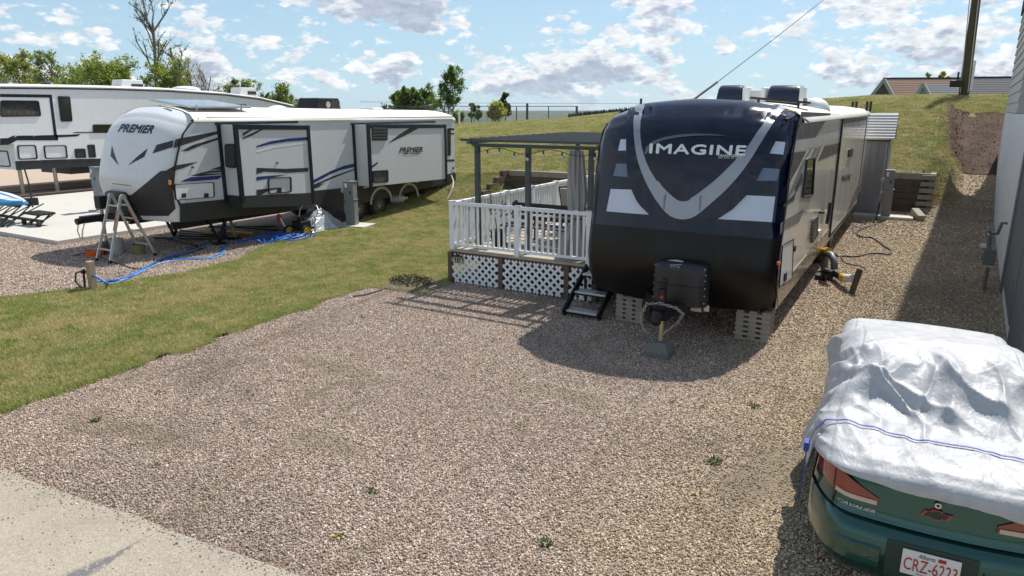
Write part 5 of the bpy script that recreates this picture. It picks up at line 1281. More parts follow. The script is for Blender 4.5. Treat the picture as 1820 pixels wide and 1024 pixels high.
m = MB(); m.tube([(-1.01, 13.62, .16), (-.93, 13.45, .19)], .075, 12); m.build('yellow_coupling', YELLOW, SW)
m = MB(); m.tube([(-.94, 13.46, .19), (-.82, 13.25, .24)], .07, 12); m.build('white_pipe', WHITEP, SW)
m = MB(); m.box((-1.5, 13.9, 0), (-1.2, 14.3, .10)); m.build('support_box', BLACK_METAL, SW, bevel=.02)

hose('black_hose', 'dark hose lying along the grass edge left of the deck', 'hose', [gz(*p, .02) for p in [(628, 527), (655, 522), (680, 514), (705, 507), (735, 500), (760, 492)]], .012, BLK)
DS = thing('low_shrub', 'low dark shrub and dug soil at the left front corner of the deck', 'shrub', (-7.85, 9.75, 0))
rnd = random.Random(17); mb = MB()
for k in range(1100):
    a = rnd.uniform(0, 6.28); r_ = .42 * math.sqrt(rnd.random()); p = Vector((-7.8 + r_ * math.cos(a), 9.75 + r_ * .8 * math.sin(a), .03 + .14 * rnd.random() * (1 - r_))); d = Vector((rnd.uniform(-1, 1), rnd.uniform(-1, 1), rnd.uniform(-.1, .9))).normalized() * .036; e = d.orthogonal().normalized() * .011
    mb.face([p, p + d * .5 + e, p + d, p + d * .5 - e])
mb.build('foliage', mat('dark_ground_leaf', (.07, .075, .03), .8, var=.4), DS, merge=False)
mb = MB(); rows = [[(-7.8 + r_ * 1.2 * math.cos(a) * (1 + .1 * math.sin(3 * a)), 9.75 + r_ * math.sin(a), z) for a in [2 * math.pi * q / 18 for q in range(18)]] for r_, z in ((.50, .006), (.40, .045), (.2, .06), (.01, .065))]; mb.grid(rows, True); mb.build('soil_mound', gl, DS, smooth=True)
# ================================================================== AROUND THE WHITE TRAILER
LD = thing('step_ladder', 'aluminium folding ladder with orange stickers standing at the nose of the white trailer', 'ladder', (-14.55, 8.5, 0))
LAB = mat('orange_sticker', (.55, .09, .04), .5)
def leg_pair(y0, w0, w1, nm):
    a = []
    for s in (-1, 1):
        p = Vector((-14.55 + s * w0, y0, .0)); q = Vector((-14.55 + s * w1, 8.5 + (y0 - 8.5) * .06, 1.34)); a.append((p, q))
        m = MB(); m.bar(p, q, .026, .058, (0, 1, 0)); rl = m.build('side_rail', ALU, LD, bevel=.004)
        m = MB(); m.bar(p - (q - p) * .005, p + (q - p) * .05, .034, .066, (0, 1, 0)); m.build('foot', RUBBER, rl)
        if s == 1:
            m = MB(); dd = Vector((.0, -.042 if y0 < 8.5 else -.04, 0)); m.bar(p.lerp(q, .50) + dd + Vector((0, 0, 0)), p.lerp(q, .80) + dd, .03, .006, (0, 1, 0)); m.build('sticker', LAB, rl)
    for k in range(4):
        t = .2 + k * .22; m = MB(); m.bar(a[0][0].lerp(a[0][1], t), a[1][0].lerp(a[1][1], t), .04, .026); m.build('rung', ALU, LD)
leg_pair(8.02, .24, .19, 'front'); leg_pair(9.02, .27, .20, 'rear')
for x in (-14.76, -14.34): m = MB(); m.cyl((x - .03, 8.5, 1.34), (x + .03, 8.5, 1.34), .055, 14); m.build('hinge', ALU, LD)
def bucket(name, label, x, y, r, h, mt, z0=0):
    t = thing(name, label, 'bucket', (x, y, z0)); m = MB(); rows = [[(x + a * math.cos(q), y + a * math.sin(q), z0 + z) for q in [2 * math.pi * k / 20 for k in range(20)]] for a, z in ((.01, .0), (r * .85, 0), (r, h), (r * 1.06, h), (r * 1.06, h - .02), (r * .97, h - .015), (r * .82, .02), (.01, .02))]
    m.grid(rows, True); m.build('pail', mt, t, auto=40); m = MB(); m.tube([(x - r, y, z0 + h - .02), (x - r * .7, y - r * .7, z0 + h * .75), (x, y - r, z0 + h * .62), (x + r * .7, y - r * .7, z0 + h * .75), (x + r, y, z0 + h - .02)], .004, 5); m.build('handle', STEEL, t); return t
bucket('bucket', 'clear plastic bucket beside the ladder', -15.25, 8.75, .15, .34, mat('clear_plastic', (.42, .42, .40), .3))
bucket('orange_tub', 'shallow orange tub at the foot of the ladder', -15.42, 8.35, .19, .12, mat('orange_plastic', (.75, .14, .02), .4))
bucket('bucket', 'small olive bucket between the ladder legs', -14.75, 8.95, .13, .22, mat('olive_plastic', (.20, .20, .07), .5))
JBK = thing('leveling_blocks', 'stack of dark blocks under the tongue jack of the white trailer', 'blocks', (-15.45, 8.5, 0))
for k in range(3): m = MB(); m.box((-15.62 + .02 * k, 8.52, k * .09), (-15.28 - .02 * k, 8.84, k * .09 + .082)); m.build('block', TIM, JBK, bevel=.005)
TP = thing('drop_pipe', 'bundle of dark pipes and boards lying under the white trailer', 'pipes', (-15, 11, 0))
random.seed(5)
for k in range(9):
    y = 10.2 + k * .25; m = MB(); m.bar((-16.2 + random.uniform(-.3, .3), y, .05), (-14.2 + random.uniform(-.4, .2), y + random.uniform(-.6, .6), .05 + random.uniform(0, .1)), .06, .05); m.build('pipe', [BLACK_METAL, TIM, BLK, YELLOW][0 if k != 5 else 3], TP)
BJ = thing('bottle_jack_stand', 'dark stabiliser stand with a yellow brace under the white trailer', 'jack stand', (-14.6, 11.2, 0))
for s in (-1, 1): m = MB(); m.bar((-14.6 + s * .22, 11.2, 0), (-14.6 + s * .05, 11.2, .66), .05, .05); m.build('leg', BLACK_METAL if s < 0 else mat('dull_yellow', (.32, .26, .08), .5), BJ)
m = MB(); m.box((-14.85, 11.05, .0), (-14.35, 11.35, .04)); m.build('foot_plate', BLACK_METAL, BJ)
m = MB(); m.box((-14.72, 11.1, .62), (-14.48, 11.3, .68)); m.build('saddle', BLACK_METAL, BJ)
# pressure washer
PW = thing('pressure_washer', 'small wheeled pressure washer with yellow wheels on the lawn edge', 'pressure washer', (-13.45, 12.45, 0))
for x, y in ((-13.20, 12.40), (-13.62, 12.20)):
    m = MB(); m.tube([(x - .03, y, .14), (x + .03, y, .14)], .14, 20); w_ = m.build('wheel', TYRE, PW, auto=40)
    m = MB(); m.tube([(x + .03, y, .14), (x + .045, y, .14)], .10, 18); m.tube([(x + .045, y, .14), (x + .055, y, .14)], .03, 10); h_ = m.build('hub', YELLOW, w_)
    m = MB()
    for k in range(5): a = 2 * math.pi * k / 5; m.box((x + .046, y + .065 * math.cos(a) - .015, .14 + .065 * math.sin(a) - .015), (x + .047, y + .065 * math.cos(a) + .015, .14 + .065 * math.sin(a) + .015))
    m.build('hub_hole', RUBBER, w_)
m = MB(); m.tube([(-13.2, 12.4, .14), (-13.62, 12.2, .14)], .015, 8); m.box((-13.62, 12.28, .16), (-13.22, 12.75, .20)); m.build('chassis', BLACK_METAL, PW)
m = MB(); m.box((-13.6, 12.3, .2), (-13.28, 12.65, .38)); m.cyl((-13.44, 12.47, .38), (-13.44, 12.47, .46), .11); m.build('engine', BLACK_METAL, PW, bevel=.02)
m = MB(); m.box((-13.9, 12.1, .36), (-13.82, 12.2, .50)); m.sphere((-13.86, 12.15, .50), .06); m.build('red_grip', mat('red_plastic', (.55, .06, .03), .4), PW)
m = MB(); m.tube([(-13.86, 12.15, .5), (-13.8, 12.2, .3), (-13.65, 12.25, .12)], .03, 8); m.build('pump_tube', ALU, PW)
m = MB(); m.tube([(-13.25, 12.7, .2), (-13.2, 12.85, .62), (-13.28, 12.88, .72), (-13.62, 12.75, .72), (-13.7, 12.7, .62), (-13.66, 12.55, .2)], .014, 8); m.build('push_handle', ALU, PW)
m = MB(); m.tube([(-13.12, 12.62, .02), (-13.12, 12.62, .55)], .016, 8); m.build('prop', ALU, PW)
# crumpled silver tarp
def crumple(name, label, cat, cx, cy, rx, ry, h, mt, seed, n=70, peak=(0, 0)):
    m = MB(); rows = []
    for j in range(n + 1):
        row = []
        for i in range(n + 1):
            u, v = i / n * 2 - 1, j / n * 2 - 1; d = math.hypot(u - peak[0] * .6, v - peak[1] * .6); e = max(abs(u), abs(v))
            base = h * max(0, 1 - d) ** .9
            f = mnoise.ridged_multi_fractal(Vector((u * 1.5 + seed, v * 1.5, seed)), 1, 2, 4, 1, 2) * .10
            x = cx + rx * (u * 1.0 + .12 * mnoise.noise(Vector((v * 2, seed, 1)))); y = cy + ry * (v + .12 * mnoise.noise(Vector((u * 2, seed, 5))))
            z = near_h(x, y) + .01 + max(0, (base + f - .03) * (1 - e ** 6)); row.append((x, y, z))
        rows.append(row)
    m.grid(rows); o = m.build(name, mt, None, smooth=False); tag(o, label, cat); return o
TARP = mat('silver_tarp', (.42, .44, .46), .3, .35, var=.15, bmp=.4, bscale=40)
crumple('crumpled_tarp', 'crumpled silver tarp heaped between the pressure washer and the power pedestal', 'tarp', -13.72, 13.35, .42, .75, .50, TARP, 3.3, peak=(-.1, .0))
JG = thing('plastic_jug', 'white plastic jug lying in the grass by the white trailer wheels', 'jug', (-14.0, 17.3, near_h(-14.0, 17.3)))
g0 = near_h(-14.15, 17.2) + .15
m = MB(); rows = [[(-14.15 + d_ * .5, 17.0 + d_ * .9, 0) for d_ in (0,)]]
ax = Vector((.55, .83, 0)).normalized(); sd_ = Vector((-.83, .55, 0)).normalized(); c0 = Vector((-14.30, 17.0, g0)); rows = []
for d_, r_ in ((0, .01), (0, .11), (.03, .14), (.34, .14), (.42, .10), (.46, .04), (.52, .04), (.52, .005)): rows.append([c0 + ax * d_ + sd_ * r_ * math.cos(q) + Vector((0, 0, r_ * math.sin(q))) for q in [2 * math.pi * k / 18 for k in range(18)]])
m.grid(rows, True); m.build('bottle', mat('milky_plastic', (.62, .68, .72), .3), JG, smooth=True)
m = MB(); m.tube([c0 + ax * .50, c0 + ax * .55], .045, 12); m.build('cap', WHITEP, JG)
# blue covered boat on a frame at the left edge
BT = thing('covered_boat', 'small upturned boat under a blue and white cover on a black folding frame', 'boat', (-22.6, 9.0, .1))
BLU = mat('boat_blue', (.03, .20, .38), .4, var=.1); BWH = mat('boat_white', (.62, .66, .70), .45, var=.06)
def bp(px, py, X): return atX(px, py, X)
cx, cy = -22.2, 9.9
m = MB(); rows = []; n = 26
for j in range(n + 1):
    t = j / n; hw = .75 * math.sin(math.pi * min(1, max(.0, .06 + t * .94))) ** .5 * (1 - .25 * t); x = -24.6 + 3.9 * t
    rows.append([(x, 9.55 + hw * math.cos(a) * 1.0, .62 + .28 * math.sin(a) * (.5 + .5 * math.sin(math.pi * min(1, t + .1))) ) for a in [math.pi * k / 12 for k in range(13)]])
m.grid(rows)
for i, f in enumerate(m.f): 
    k = i % 12; m.m[i] = 1 if k in (3, 4, 5, 6, 7) and k != 5 else 0
m.build('hull_cover', [BLU, BWH], BT, smooth=True)
for k in range(9):
    x = -24.3 + k * .42; m = MB(); m.bar((x, 9.0, .1), (x + .35, 10.0, .62), .025, .025); m.bar((x + .35, 9.0, .1), (x, 9.9, .62), .025, .025); m.build('frame_strut', BLACK_METAL, BT)
m = MB(); m.bar((-24.6, 8.98, .13), (-20.7, 8.98, .13), .06, .06); m.bar((-24.6, 9.95, .13), (-20.7, 9.95, .13), .06, .06); m.bar((-24.6, 9.5, .58), (-20.8, 9.5, .58), .05, .05); m.build('frame_base', BLACK_METAL, BT)
m = MB(); m.tube([(-21.0, 9.9, .5), (-21.1, 9.95, 1.15), (-21.25, 9.95, 1.75)], .02, 6); m.box((-21.2, 9.8, .55), (-20.95, 10.05, .75)); m.build('mast', RUBBER, BT)
SM = thing('folded_cart', 'low black folded cart beside the blue boat on the white pad', 'cart', (-20.3, 9.7, .1))
m = MB(); m.box((-20.75, 9.5, .38), (-19.95, 9.95, .44)); m.build('tray', BLACK_METAL, SM, bevel=.02)
for x in (-20.6, -20.15): m = MB(); m.bar((x, 9.5, .12), (x + .15, 9.9, .38), .03, .03); m.bar((x + .15, 9.5, .12), (x, 9.9, .38), .03, .03); m.build('leg', BLACK_METAL, SM)
for x in (-20.7, -19.95): m = MB(); m.tube([(x, 9.45, .17), (x, 9.52, .17)], .07, 12); m.build('wheel', TYRE, SM)
# far lot behind the pad: dark kerb, soil and a tan deck under the fifth wheel
m = MB(); m.prism([(-27.3, 7.5, 0), (-27.3, 24, 0), (-27.45, 24, 0), (-27.45, 7.5, 0)], (0, 0, .18)); o = m.build('timber_edging', TIM, None, bevel=.01); tag(o, 'dark timber edging along the far side of the white concrete pad', 'edging')
m = MB(); m.prism([(-30.2, 10, .0), (-30.2, 24, .0), (-42, 24, .0), (-42, 10, .0)], (0, 0, .22)); m.build('patio', mat('sandstone_patio', (.42, .33, .25), .85, var=.15), None, kind='structure')

# ================================================================== HOUSE AT THE RIGHT EDGE
WSTU = mat('painted_stucco', (.72, .73, .75), .85, var=.06, scale=1.5, bmp=.15, dirt=(.28, .27, .26), dirtamt=.3); SIDE = mat('pale_lap_siding', (.50, .49, .47), .6, var=.08, scale=3, dirt=(.36, .34, .31), dirtamt=.35)
ROOFD = mat('dark_shingles', (.035, .037, .04), .9, var=.3, scale=10, bmp=.4, bscale=50); TRIMG = mat('slate_trim', (.12, .145, .18), .5, var=.08)
HB = thing('neighbour_house', 'tall pale house with lap siding and grey trim at the right picture edge', 'house', (1.36, 12.4, 0), -math.atan(.05))
L = dict(local=True)
m = MB(); m.box((0, -3.2, -.2), (7, 18.6, 3.0)); m.build('foundation_wall', WSTU, HB, **L)
# upper storey side wall of lapped boards with its end face
nb = 12; 
for i in range(nb):
    z = 3.02 + i * .27; m = MB(); m.prism([(.0, 9.2, z), (.0, 18.6, z), (.03, 18.6, z + .28), (.03, 9.2, z + .28)], (.25, 0, 0)); m.build('siding_board', SIDE, HB, **L)
for i in range(32):
    z = 3.02 + i * .10; m = MB(); m.prism([(.04, 9.195, z), (.04, 9.175, z), (.04, 9.19, z + .105), (.04, 9.195, z + .105)], (6.9, 0, 0)); m.build('siding_board', SIDE, HB, **L)
m = MB(); m.box((.06, 9.2, 3.0), (7, 18.5, 6.25)); m.build('upper_wall', SIDE, HB, **L)
m = MB(); m.box((-.02, 9.0, 6.26), (7.2, 18.9, 6.75)); m.build('upper_roof', ROOFD, HB, **L)
# unseen upper block with wide eave, shaped to cast the shadow on the gravel
m = MB(); m.box((.45, 3.2, 3.0), (7.2, 9.1, 9.6)); m.build('unseen_shadow_wall', SIDE, HB, **L)
m = MB(); m.prism([(-.62, 2.8, 9.6), (7.6, 2.8, 9.6), (3.8, 2.8, 11.6)], (0, 17.9, 0)); m.build('unseen_shadow_roof', ROOFD, HB, **L)
m = MB(); m.box((1.0, 9.1, 6.76), (7.2, 18.5, 9.6)); m.build('unseen_shadow_wall', SIDE, HB, **L)
m = MB(); m.box((-.015, -3.25, .0), (.04, -1.2, 3.0)); m.build('corner_trim', TRIMG, HB, **L)
m = MB(); m.box((-.03, 2.0, -.05), (.015, 2.42, 3.0)); m.build('wall_pilaster', TRIMG, HB, **L)
m = MB(); m.box((-.05, -2.2, 2.86), (.12, -.6, 3.0)); m.build('gutter', mat('grey_gutter', (.33, .36, .38), .4), HB, **L)
m = MB(); m.box((-.012, -1.0, .2), (.01, 1.8, 2.8)); m.build('service_panel', TRIMG, HB, **L)
GM = thing('gas_meter', 'grey gas meter with pipes on the lower wall of the house at the right', 'gas meter', (1.3, 14.6, 0))
GMM = mat('meter_grey', (.16, .17, .17), .5)
m = MB(); m.box((1.10, 14.36, .48), (1.28, 14.60, .76)); m.cyl((1.08, 14.48, .62), (1.11, 14.48, .62), .07); m.build('meter_body', GMM, GM, bevel=.03)
m = MB(); m.tube([(1.18, 14.4, .76), (1.16, 14.4, .8), (1.14, 14.4, .98), (1.14, 14.75, .98), (1.22, 14.95, .95), (1.3, 15.0, .95), (1.34, 15.0, 1.15), (1.42, 15.0, 1.15)], .028, 8); m.tube([(1.2, 14.5, .42), (1.2, 14.5, 0)], .03, 8); m.build('pipe', GMM, GM)
m = MB(); m.sphere((1.14, 14.75, .98), .075, 12, 8, (.6, 1, 1)); m.build('regulator', GMM, GM, smooth=True)
m = MB(); m.box((1.04, 14.40, .78), (1.12, 14.54, .83)); m.build('index_cover', WHITEP, GM)

# ================================================================== CAR UNDER A COVER
CARX, CARY = .335, 4.42
CAR = thing('parked_car', 'green car seen from behind, mostly hidden under a silver cover', 'car', (CARX, CARY, 0), R(2.0))
def car_paint():
    t = new_mat('teal_metallic'); n = t.noise(t.obj, 900, 1, .5)
    t.put(t.bsdf.inputs['Base Color'], t.mix(t.smooth(n, .45, .7, 0, .35), (.003, .060, .050), (.010, .12, .10)))
    t.bsdf.inputs['Metallic'].default_value = .6; t.bsdf.inputs['Roughness'].default_value = .3
    t.bsdf.inputs['Coat Weight'].default_value = 1; t.bsdf.inputs['Coat Roughness'].default_value = .03
    return t.mat
PAINT = car_paint(); HW = .71; CL = 3.80
def rear_y(x, z):
    """rear surface of the car body (local y, 0 at the bumper face in the middle)"""
    u = min(1, abs(x) / HW); bow = .09 * u ** 2 + .36 * max(0, (u - .60) / .40) ** 2.6
    P = [(.18, .14), (.24, .05), (.30, .015), (.40, .0), (.50, .0), (.56, .02), (.600, .065), (.64, .085), (.75, .10), (.85, .115), (.92, .14), (.96, .20), (.985, .32)]
    y = P[-1][1]
    for (za, ya), (zb, yb) in zip(P, P[1:]):
        if z <= za: y = ya; break
        if z <= zb: y = ya + (yb - ya) * (z - za) / (zb - za); break
    return y + bow
def outline(z, inset=0, n=40):
    hw = HW - inset - (.03 if z < .3 else 0) - max(0, z - .62) * .22; P = []
    for i in range(n + 1):
        a = -1 + 2 * i / n; x = hw * math.copysign(abs(a) ** .75 if abs(a) < 1 else 1, a); P.append((x, rear_y(x * HW / hw, z) + inset, z))
    k = 12
    for i in range(1, k): P.append((hw, P[n][1] + (CL - .6 - P[n][1]) * i / k, z))
    for i in range(13): a = math.pi * i / 12; P.append((hw * math.cos(a), CL - .6 + .55 * math.sin(a) ** .6 if i not in (0, 12) else CL - .6, z))
    for i in range(1, k): P.append((-hw, CL - .6 + (P[0][1] - CL + .6) * i / k, z))
    return P
m = MB(); m.grid([outline(z) for z in (.608, .62, .66, .70, .75, .80, .85, .89, .92)], True); m.build('body', PAINT, CAR, smooth=True, auto=50, **L)
m = MB(); m.grid([outline(z, -.012 if .2 < z < .6 else .01) for z in (.20, .23, .27, .31, .35, .40, .45, .50, .54, .57, .588, .598)] + [outline(.600, .05)], True); m.build('bumper', PAINT, CAR, auto=50, **L)
m = MB(); m.grid([outline(.597, .03), outline(.612, .03)], True); m.build('seam', RUBBER, CAR, **L)
CW = Matrix.Rotation(-CAR.rotation_euler.z, 4, 'Z')
def car_at(off):
    def f(px, py):
        def fn(P):
            q = CW @ (P - CAR.location); 
            if q.z > .97 or q.z < .15 or abs(q.x) > HW + .02: return -1.
            return q.y - rear_y(q.x, q.z) + (.012 if q.z < .6 else 0)
        P = hit(px, py, fn, 2.0, 7.0)
        if P is None: return None
        q = CW @ (P - CAR.location); e = .01
        n = Vector(((rear_y(q.x + e, q.z) - rear_y(q.x - e, q.z)) / (2 * e), -1, 0)); n.x = max(-1.5, min(1.5, n.x)); n.normalize(); return q + n * off
    return f
cz = Z(1420, 780, 4.1975)
def cdec(name, pts, off, mt, parent=None, step=6): mb = map_poly([cz(*p) for p in pts], car_at(off), step); return mb.build(name, mt, parent or CAR, smooth=True, **L)
LENS = mat('tail_lens_red', (.22, .022, .008), .12, coat=.8, var=.15, fine=False); LENSC = mat('tail_lens_clear', (.50, .40, .34), .15, coat=.6, var=.1, scale=30)
def tl(x0, x1, z0a, z0b, z1a, z1b, n=14):
    """lens patch on the rear surface in local x,z: four-sided with straight edges"""
    mb = MB(); rows = []
    for j in range(7):
        t = j / 6; rows.append([(x0 + (x1 - x0) * i / n, rear_y(x0 + (x1 - x0) * i / n, 0) * 0 + rear_y(x0 + (x1 - x0) * i / n, (z0a + (z0b - z0a) * i / n) * (1 - t) + (z1a + (z1b - z1a) * i / n) * t) - .008, (z0a + (z0b - z0a) * i / n) * (1 - t) + (z1a + (z1b - z1a) * i / n) * t) for i in range(n + 1)])
    mb.grid(rows); return mb
for s in (-1, 1):
    tl_ = tl(s * .69, s * .575, .715, .705, .872, .866).build('taillight', LENS, CAR, smooth=True, **L)
    a = tl(s * .567, s * .31, .702, .702, .864, .745); a.build('inner_lens', LENS, tl_, smooth=True, **L)
    a = MB(); rows = []
    for j in range(4):
        t = j / 3; rows.append([(x, rear_y(x, .71) - .013, (.702 + .030 * t)) for x in [s * (.56 - .24 * i / 12) for i in range(13)]])
    a.grid(rows); a.build('reverse_light', LENSC, tl_, smooth=True, **L)
for s in (-1, 1):
    m = MB(); m.grid([[(s * .568, rear_y(.568, z) - .004, z), (s * .576, rear_y(.576, z) - .004, z)] for z in (.612, .66, .70, .76, .82, .86, .90)]); m.build('boot_shut_line', RUBBER, CAR, **L)
# plate recess, plate and pockets
REC = mat('plate_recess', (.004, .03, .024), .4)
m = MB(); m.box((-.24, -.016, .31), (.24, -.006, .56)); m.build('plate_recess', REC, CAR, bevel=.01, **L)
PLW = mat('plate_white', (.66, .66, .66), .4, var=.04); PLR = mat('plate_red', (.38, .015, .02), .45); 
m = MB(); m.box((-.152, -.030, .365), (.152, -.020, .530)); pl = m.build('licence_plate', PLW, CAR, bevel=.004, **L)
def ptext(s, x0, x1, z0, z1, mt, nm='lettering', parent=None, y=-.033, shear=0): return text_mesh(s, lambda u, v: Vector((x0 + (x1 - x0) * u, y, z0 + (z1 - z0) * v)), shear=shear).build(nm, mt, parent or pl, **L)
ptext('CRZ-6223', -.138, .138, .398, .482, PLR); ptext('Alberta', -.07, .02, .492, .520, mat('plate_ink', (.03, .03, .04), .5), shear=.35); ptext('Wild Rose Country', -.07, .09, .374, .388, MATS['plate_ink'])
m = MB(); m.box((.035, -.033, .495), (.075, -.031, .518)); m.build('validation_tab', PLR, pl, **L)
for s in (-1, 1):
    m = MB(); rows = []
    for z in (.33, .35, .47, .49): rows.append([(s * (.27 + .26 * i / 8), rear_y(s * (.27 + .26 * i / 8), .45) - .034 + (.03 if z in (.33, .49) else 0), z - .0) for i in range(9)])
    m.grid(rows); m.build('bumper_pocket', PAINT, CAR, auto=30, **L)
m = MB(); m.cyl((.0, .095, .80), (.0, .082, .80), .018, 16); k_ = m.build('boot_lock', ALU, CAR, **L); m = MB(); m.cyl((0, .083, .80), (0, .080, .80), .009, 10); m.build('keyhole', RUBBER, k_, **L)
def bow(k, y, z=.735): return [(x * k, y, z + zz_ * k) for x, zz_ in ((-.085, -.020), (-.062, .018), (-.030, .018), (-.030, .032), (.030, .032), (.030, .018), (.085, .018), (.062, -.020), (.030, -.020), (.030, -.032), (-.030, -.032), (-.030, -.020))]
m = MB(); m.prism(bow(1, .084), (0, .012, 0)); e_ = m.build('emblem', mat('emblem_red', (.40, .06, .05), .35), CAR, **L); m = MB(); m.face(bow(.80, .0815)); m.build('emblem_centre', REC, e_, **L)
text_mesh('CAVALIER', lambda u, v: Vector((-.54 + .22 * u, rear_y(-.54 + .22 * u, .66) - .006, .645 + .022 * v)), shear=.4).build('model_badge', ALU, CAR, **L)
for s in (-1, 1):
    for y in (.95, 3.1):
        mb = MB(); prof = [(0, .2), (.01, .28), (.04, .31), (.16, .31), (.19, .28), (.2, .2)]; mb.grid([[(s * (.48 + a), y + r_ * math.cos(q), .31 + r_ * math.sin(q)) for q in [2 * math.pi * k / 24 for k in range(24)]] for a, r_ in prof], True); mb.build('wheel', TYRE, CAR, auto=40, **L)
# --- silver cover, draped with real folds
CV = thing('car_cover', 'crumpled silver fabric cover draped over the green car', 'car cover', tuple(CAR.location), CAR.rotation_euler.z)
TOPP = [(-.02, .88), (.06, .955), (.14, .99), (.30, 1.01), (.55, 1.02), (.72, 1.035), (.86, 1.075), (1.05, 1.17), (1.3, 1.27), (1.5, 1.315), (1.8, 1.335), (2.0, 1.31), (2.2, 1.27), (2.5, 1.14), (2.8, 1.02), (3.1, .99), (3.6, .97), (3.85, .90), (3.95, .60)]
def top_z(y):
    for (a, za), (b, zb) in zip(TOPP, TOPP[1:]):
        if y <= b: t = max(0, (y - a) / (b - a)); return za + (zb - za) * (t * t * (3 - 2 * t) * .5 + t * .5)
    return .6
def fold(x, y, z):
    f = 0
    # cabin slope: deep diagonal folds gathered above the strap
    sl = math.exp(-((y - 1.08) / .36) ** 2)
    def lines(ang, fr, st, seed): # long tension folds: sharp across, slow along
        c_, s_ = math.cos(ang), math.sin(ang); u = x * c_ + y * s_; v = -x * s_ + y * c_
        n_ = mnoise.noise(Vector((u * fr + 1.2 * mnoise.noise(Vector((x * 1.5, y * 1.5, seed))), v * st, seed))); return 1 - min(1, abs(n_) * 3.2)
    f += sl * (.085 * lines(.75, 2.6, .7, 3.1) ** 2 + .07 * lines(-.55, 3.2, .8, 8.4) ** 2 + .035 * lines(.15, 6, 1.2, 5.5) ** 2 - .05)
    f += sl * .030 * math.sin(x * 11 + 4 * mnoise.noise(Vector((x * 3, y * 3, 4))))
    # boot lid: smaller crinkles
    bt = math.exp(-((y - .4) / .35) ** 2)
    f += bt * .014 * lines(.4, 5, .9, 12.) + bt * .012 * lines(-.9, 6, 1, 15.); f += bt * .005 * (mnoise.ridged_multi_fractal(Vector((x * 5.5, y * 4 + x, 7.1)), .8, 2.2, 4, 1, 2) - 1)
    f += bt * .018 * mnoise.noise(Vector((x * 3, y * 2.2, 3)))
    # roof: nearly smooth, long swells
    rf_ = sstep(y, 1.35, 1.6) * (1 - sstep(y, 2.5, 2.9)); f += rf_ * .010 * mnoise.noise(Vector((x * 4 + y, y * 1.2, 9))) + rf_ * .006 * mnoise.ridged_multi_fractal(Vector((x * 3, y * 5, 2)), .8, 2.2, 3, 1, 2)
    # left flank: hanging folds
    fl = sstep(abs(x), .55, .85); f += fl * (.030 * math.sin(y * 17 + 5 * mnoise.noise(Vector((y * 2, z * 2, 5)))) * math.exp(-((y - 1.2) / 1.3) ** 2) + .03 * mnoise.noise(Vector((y * 3.2, z * 3, 8))))
    f += .0015 * mnoise.ridged_multi_fractal(Vector((x * 16, y * 16, z * 16)), .8, 2.2, 3, 1, 2) * (1 - .7 * rf_)
    f += .0025 * (mnoise.ridged_multi_fractal(Vector((x * 8 + 3, y * 7, 5)), .9, 2.1, 3, 1, 2) - .8) * (sl + .4 * bt)
    return f
m = MB(); rows = []; NX, NY = 230, 300
mirror = 2.35
for j in range(NY + 1):
    y = .055 + 3.86 * j / NY; zt = top_z(y); row = []
    hw = HW + .02 - max(0, zt - 1.02) * .32
    zlow = .60 if y < .25 else (.58 if y < 1.0 else .42)
    for i in range(NX + 1):
        s_ = -1.45 + 2.9 * i / NX; a = abs(s_)
        rc = .20
        if a < 1 - rc: x = s_ / (1 - rc) * (hw - .12); z = zt - .03 * (x / hw) ** 2
        else:
            t = (a - 1 + rc) / (.45 + rc); ang = min(1, t / .42) * math.pi / 2
            x = math.copysign(hw - .12 + .12 * math.sin(ang) + .05 * max(0, t - .3) + (HW + .03 - hw) * max(0, t - .2) / .8, s_); z = zt - .03 - .12 * (1 - math.cos(ang)); 
            if t > .42: z -= (t - .42) / .58 * (z - zlow)
        bow_ = .10 * min(1, a) ** 2 + .40 * max(0, (min(1, a) - .60) / .40) ** 2.6
        yy = y + bow_ * max(0, 1 - y / 1.6)
        f = fold(x, y, z)
        nx = 0 if a < .8 else math.copysign(min(1, (a - .8) / .25), s_)
        mm_ = math.exp(-((y - mirror) / .17) ** 2) * math.exp(-((a - 1.13) / .13) ** 2)   # wing mirror under the cloth
        row.append((x + nx * (f + .10 * mm_), yy, z + (1 - abs(nx)) * f + .03 * mm_))
    rows.append(row)
# rear hem hangs over the edge of the boot
hem = []
for k, (dz, dy) in enumerate(((-.035, -.035), (-.075, -.042), (-.11, -.04))):
    hem.insert(0, [(x, y + dy + .006 * mnoise.noise(Vector((x * 9, k, 2))), z + dz * (.85 + .85 * x + .3 * mnoise.noise(Vector((x * 2.2, 4, 1))))) if abs(x) < .64 else (x, y + dy * .6, z + dz * (.85 + .8 * x)) for x, y, z in rows[0]])
m.grid(hem + rows)
def cover_mat():
    t = new_mat('silver_cover'); n = t.noise(t.obj, 9, 5, .6); n2 = t.noise(t.obj, 55, 4, .7, .6)
    t.put(t.bsdf.inputs['Base Color'], t.mix(t.smooth(n, .3, .7), (.36, .365, .385), (.44, .445, .46)))
    t.bsdf.inputs['Metallic'].default_value = .0; t.put(t.bsdf.inputs['Roughness'], t.smooth(n, .2, .8, .46, .6))
    wv = t.node('ShaderNodeTexVoronoi', {'Vector': t.scalev(t.obj, (1, .8, 1)), 'Scale': 17, 'Detail': 2, 'Roughness': .6}, feature='F1'); r1 = t.math('ABSOLUTE', t.math('SUBTRACT', t.noise(t.scalev(t.obj, (1, .45, 1)), 7, 5, .6, .8), .5))
    bump(t, t.math('ADD', t.math('ADD', t.math('MULTIPLY', wv.outputs['Distance'], .30), t.math('MULTIPLY', r1, -1.6)), t.math('MULTIPLY', n2, .05)), .38, .018); return t.mat
m.build('cloth', cover_mat(), CV, smooth=True, **L)
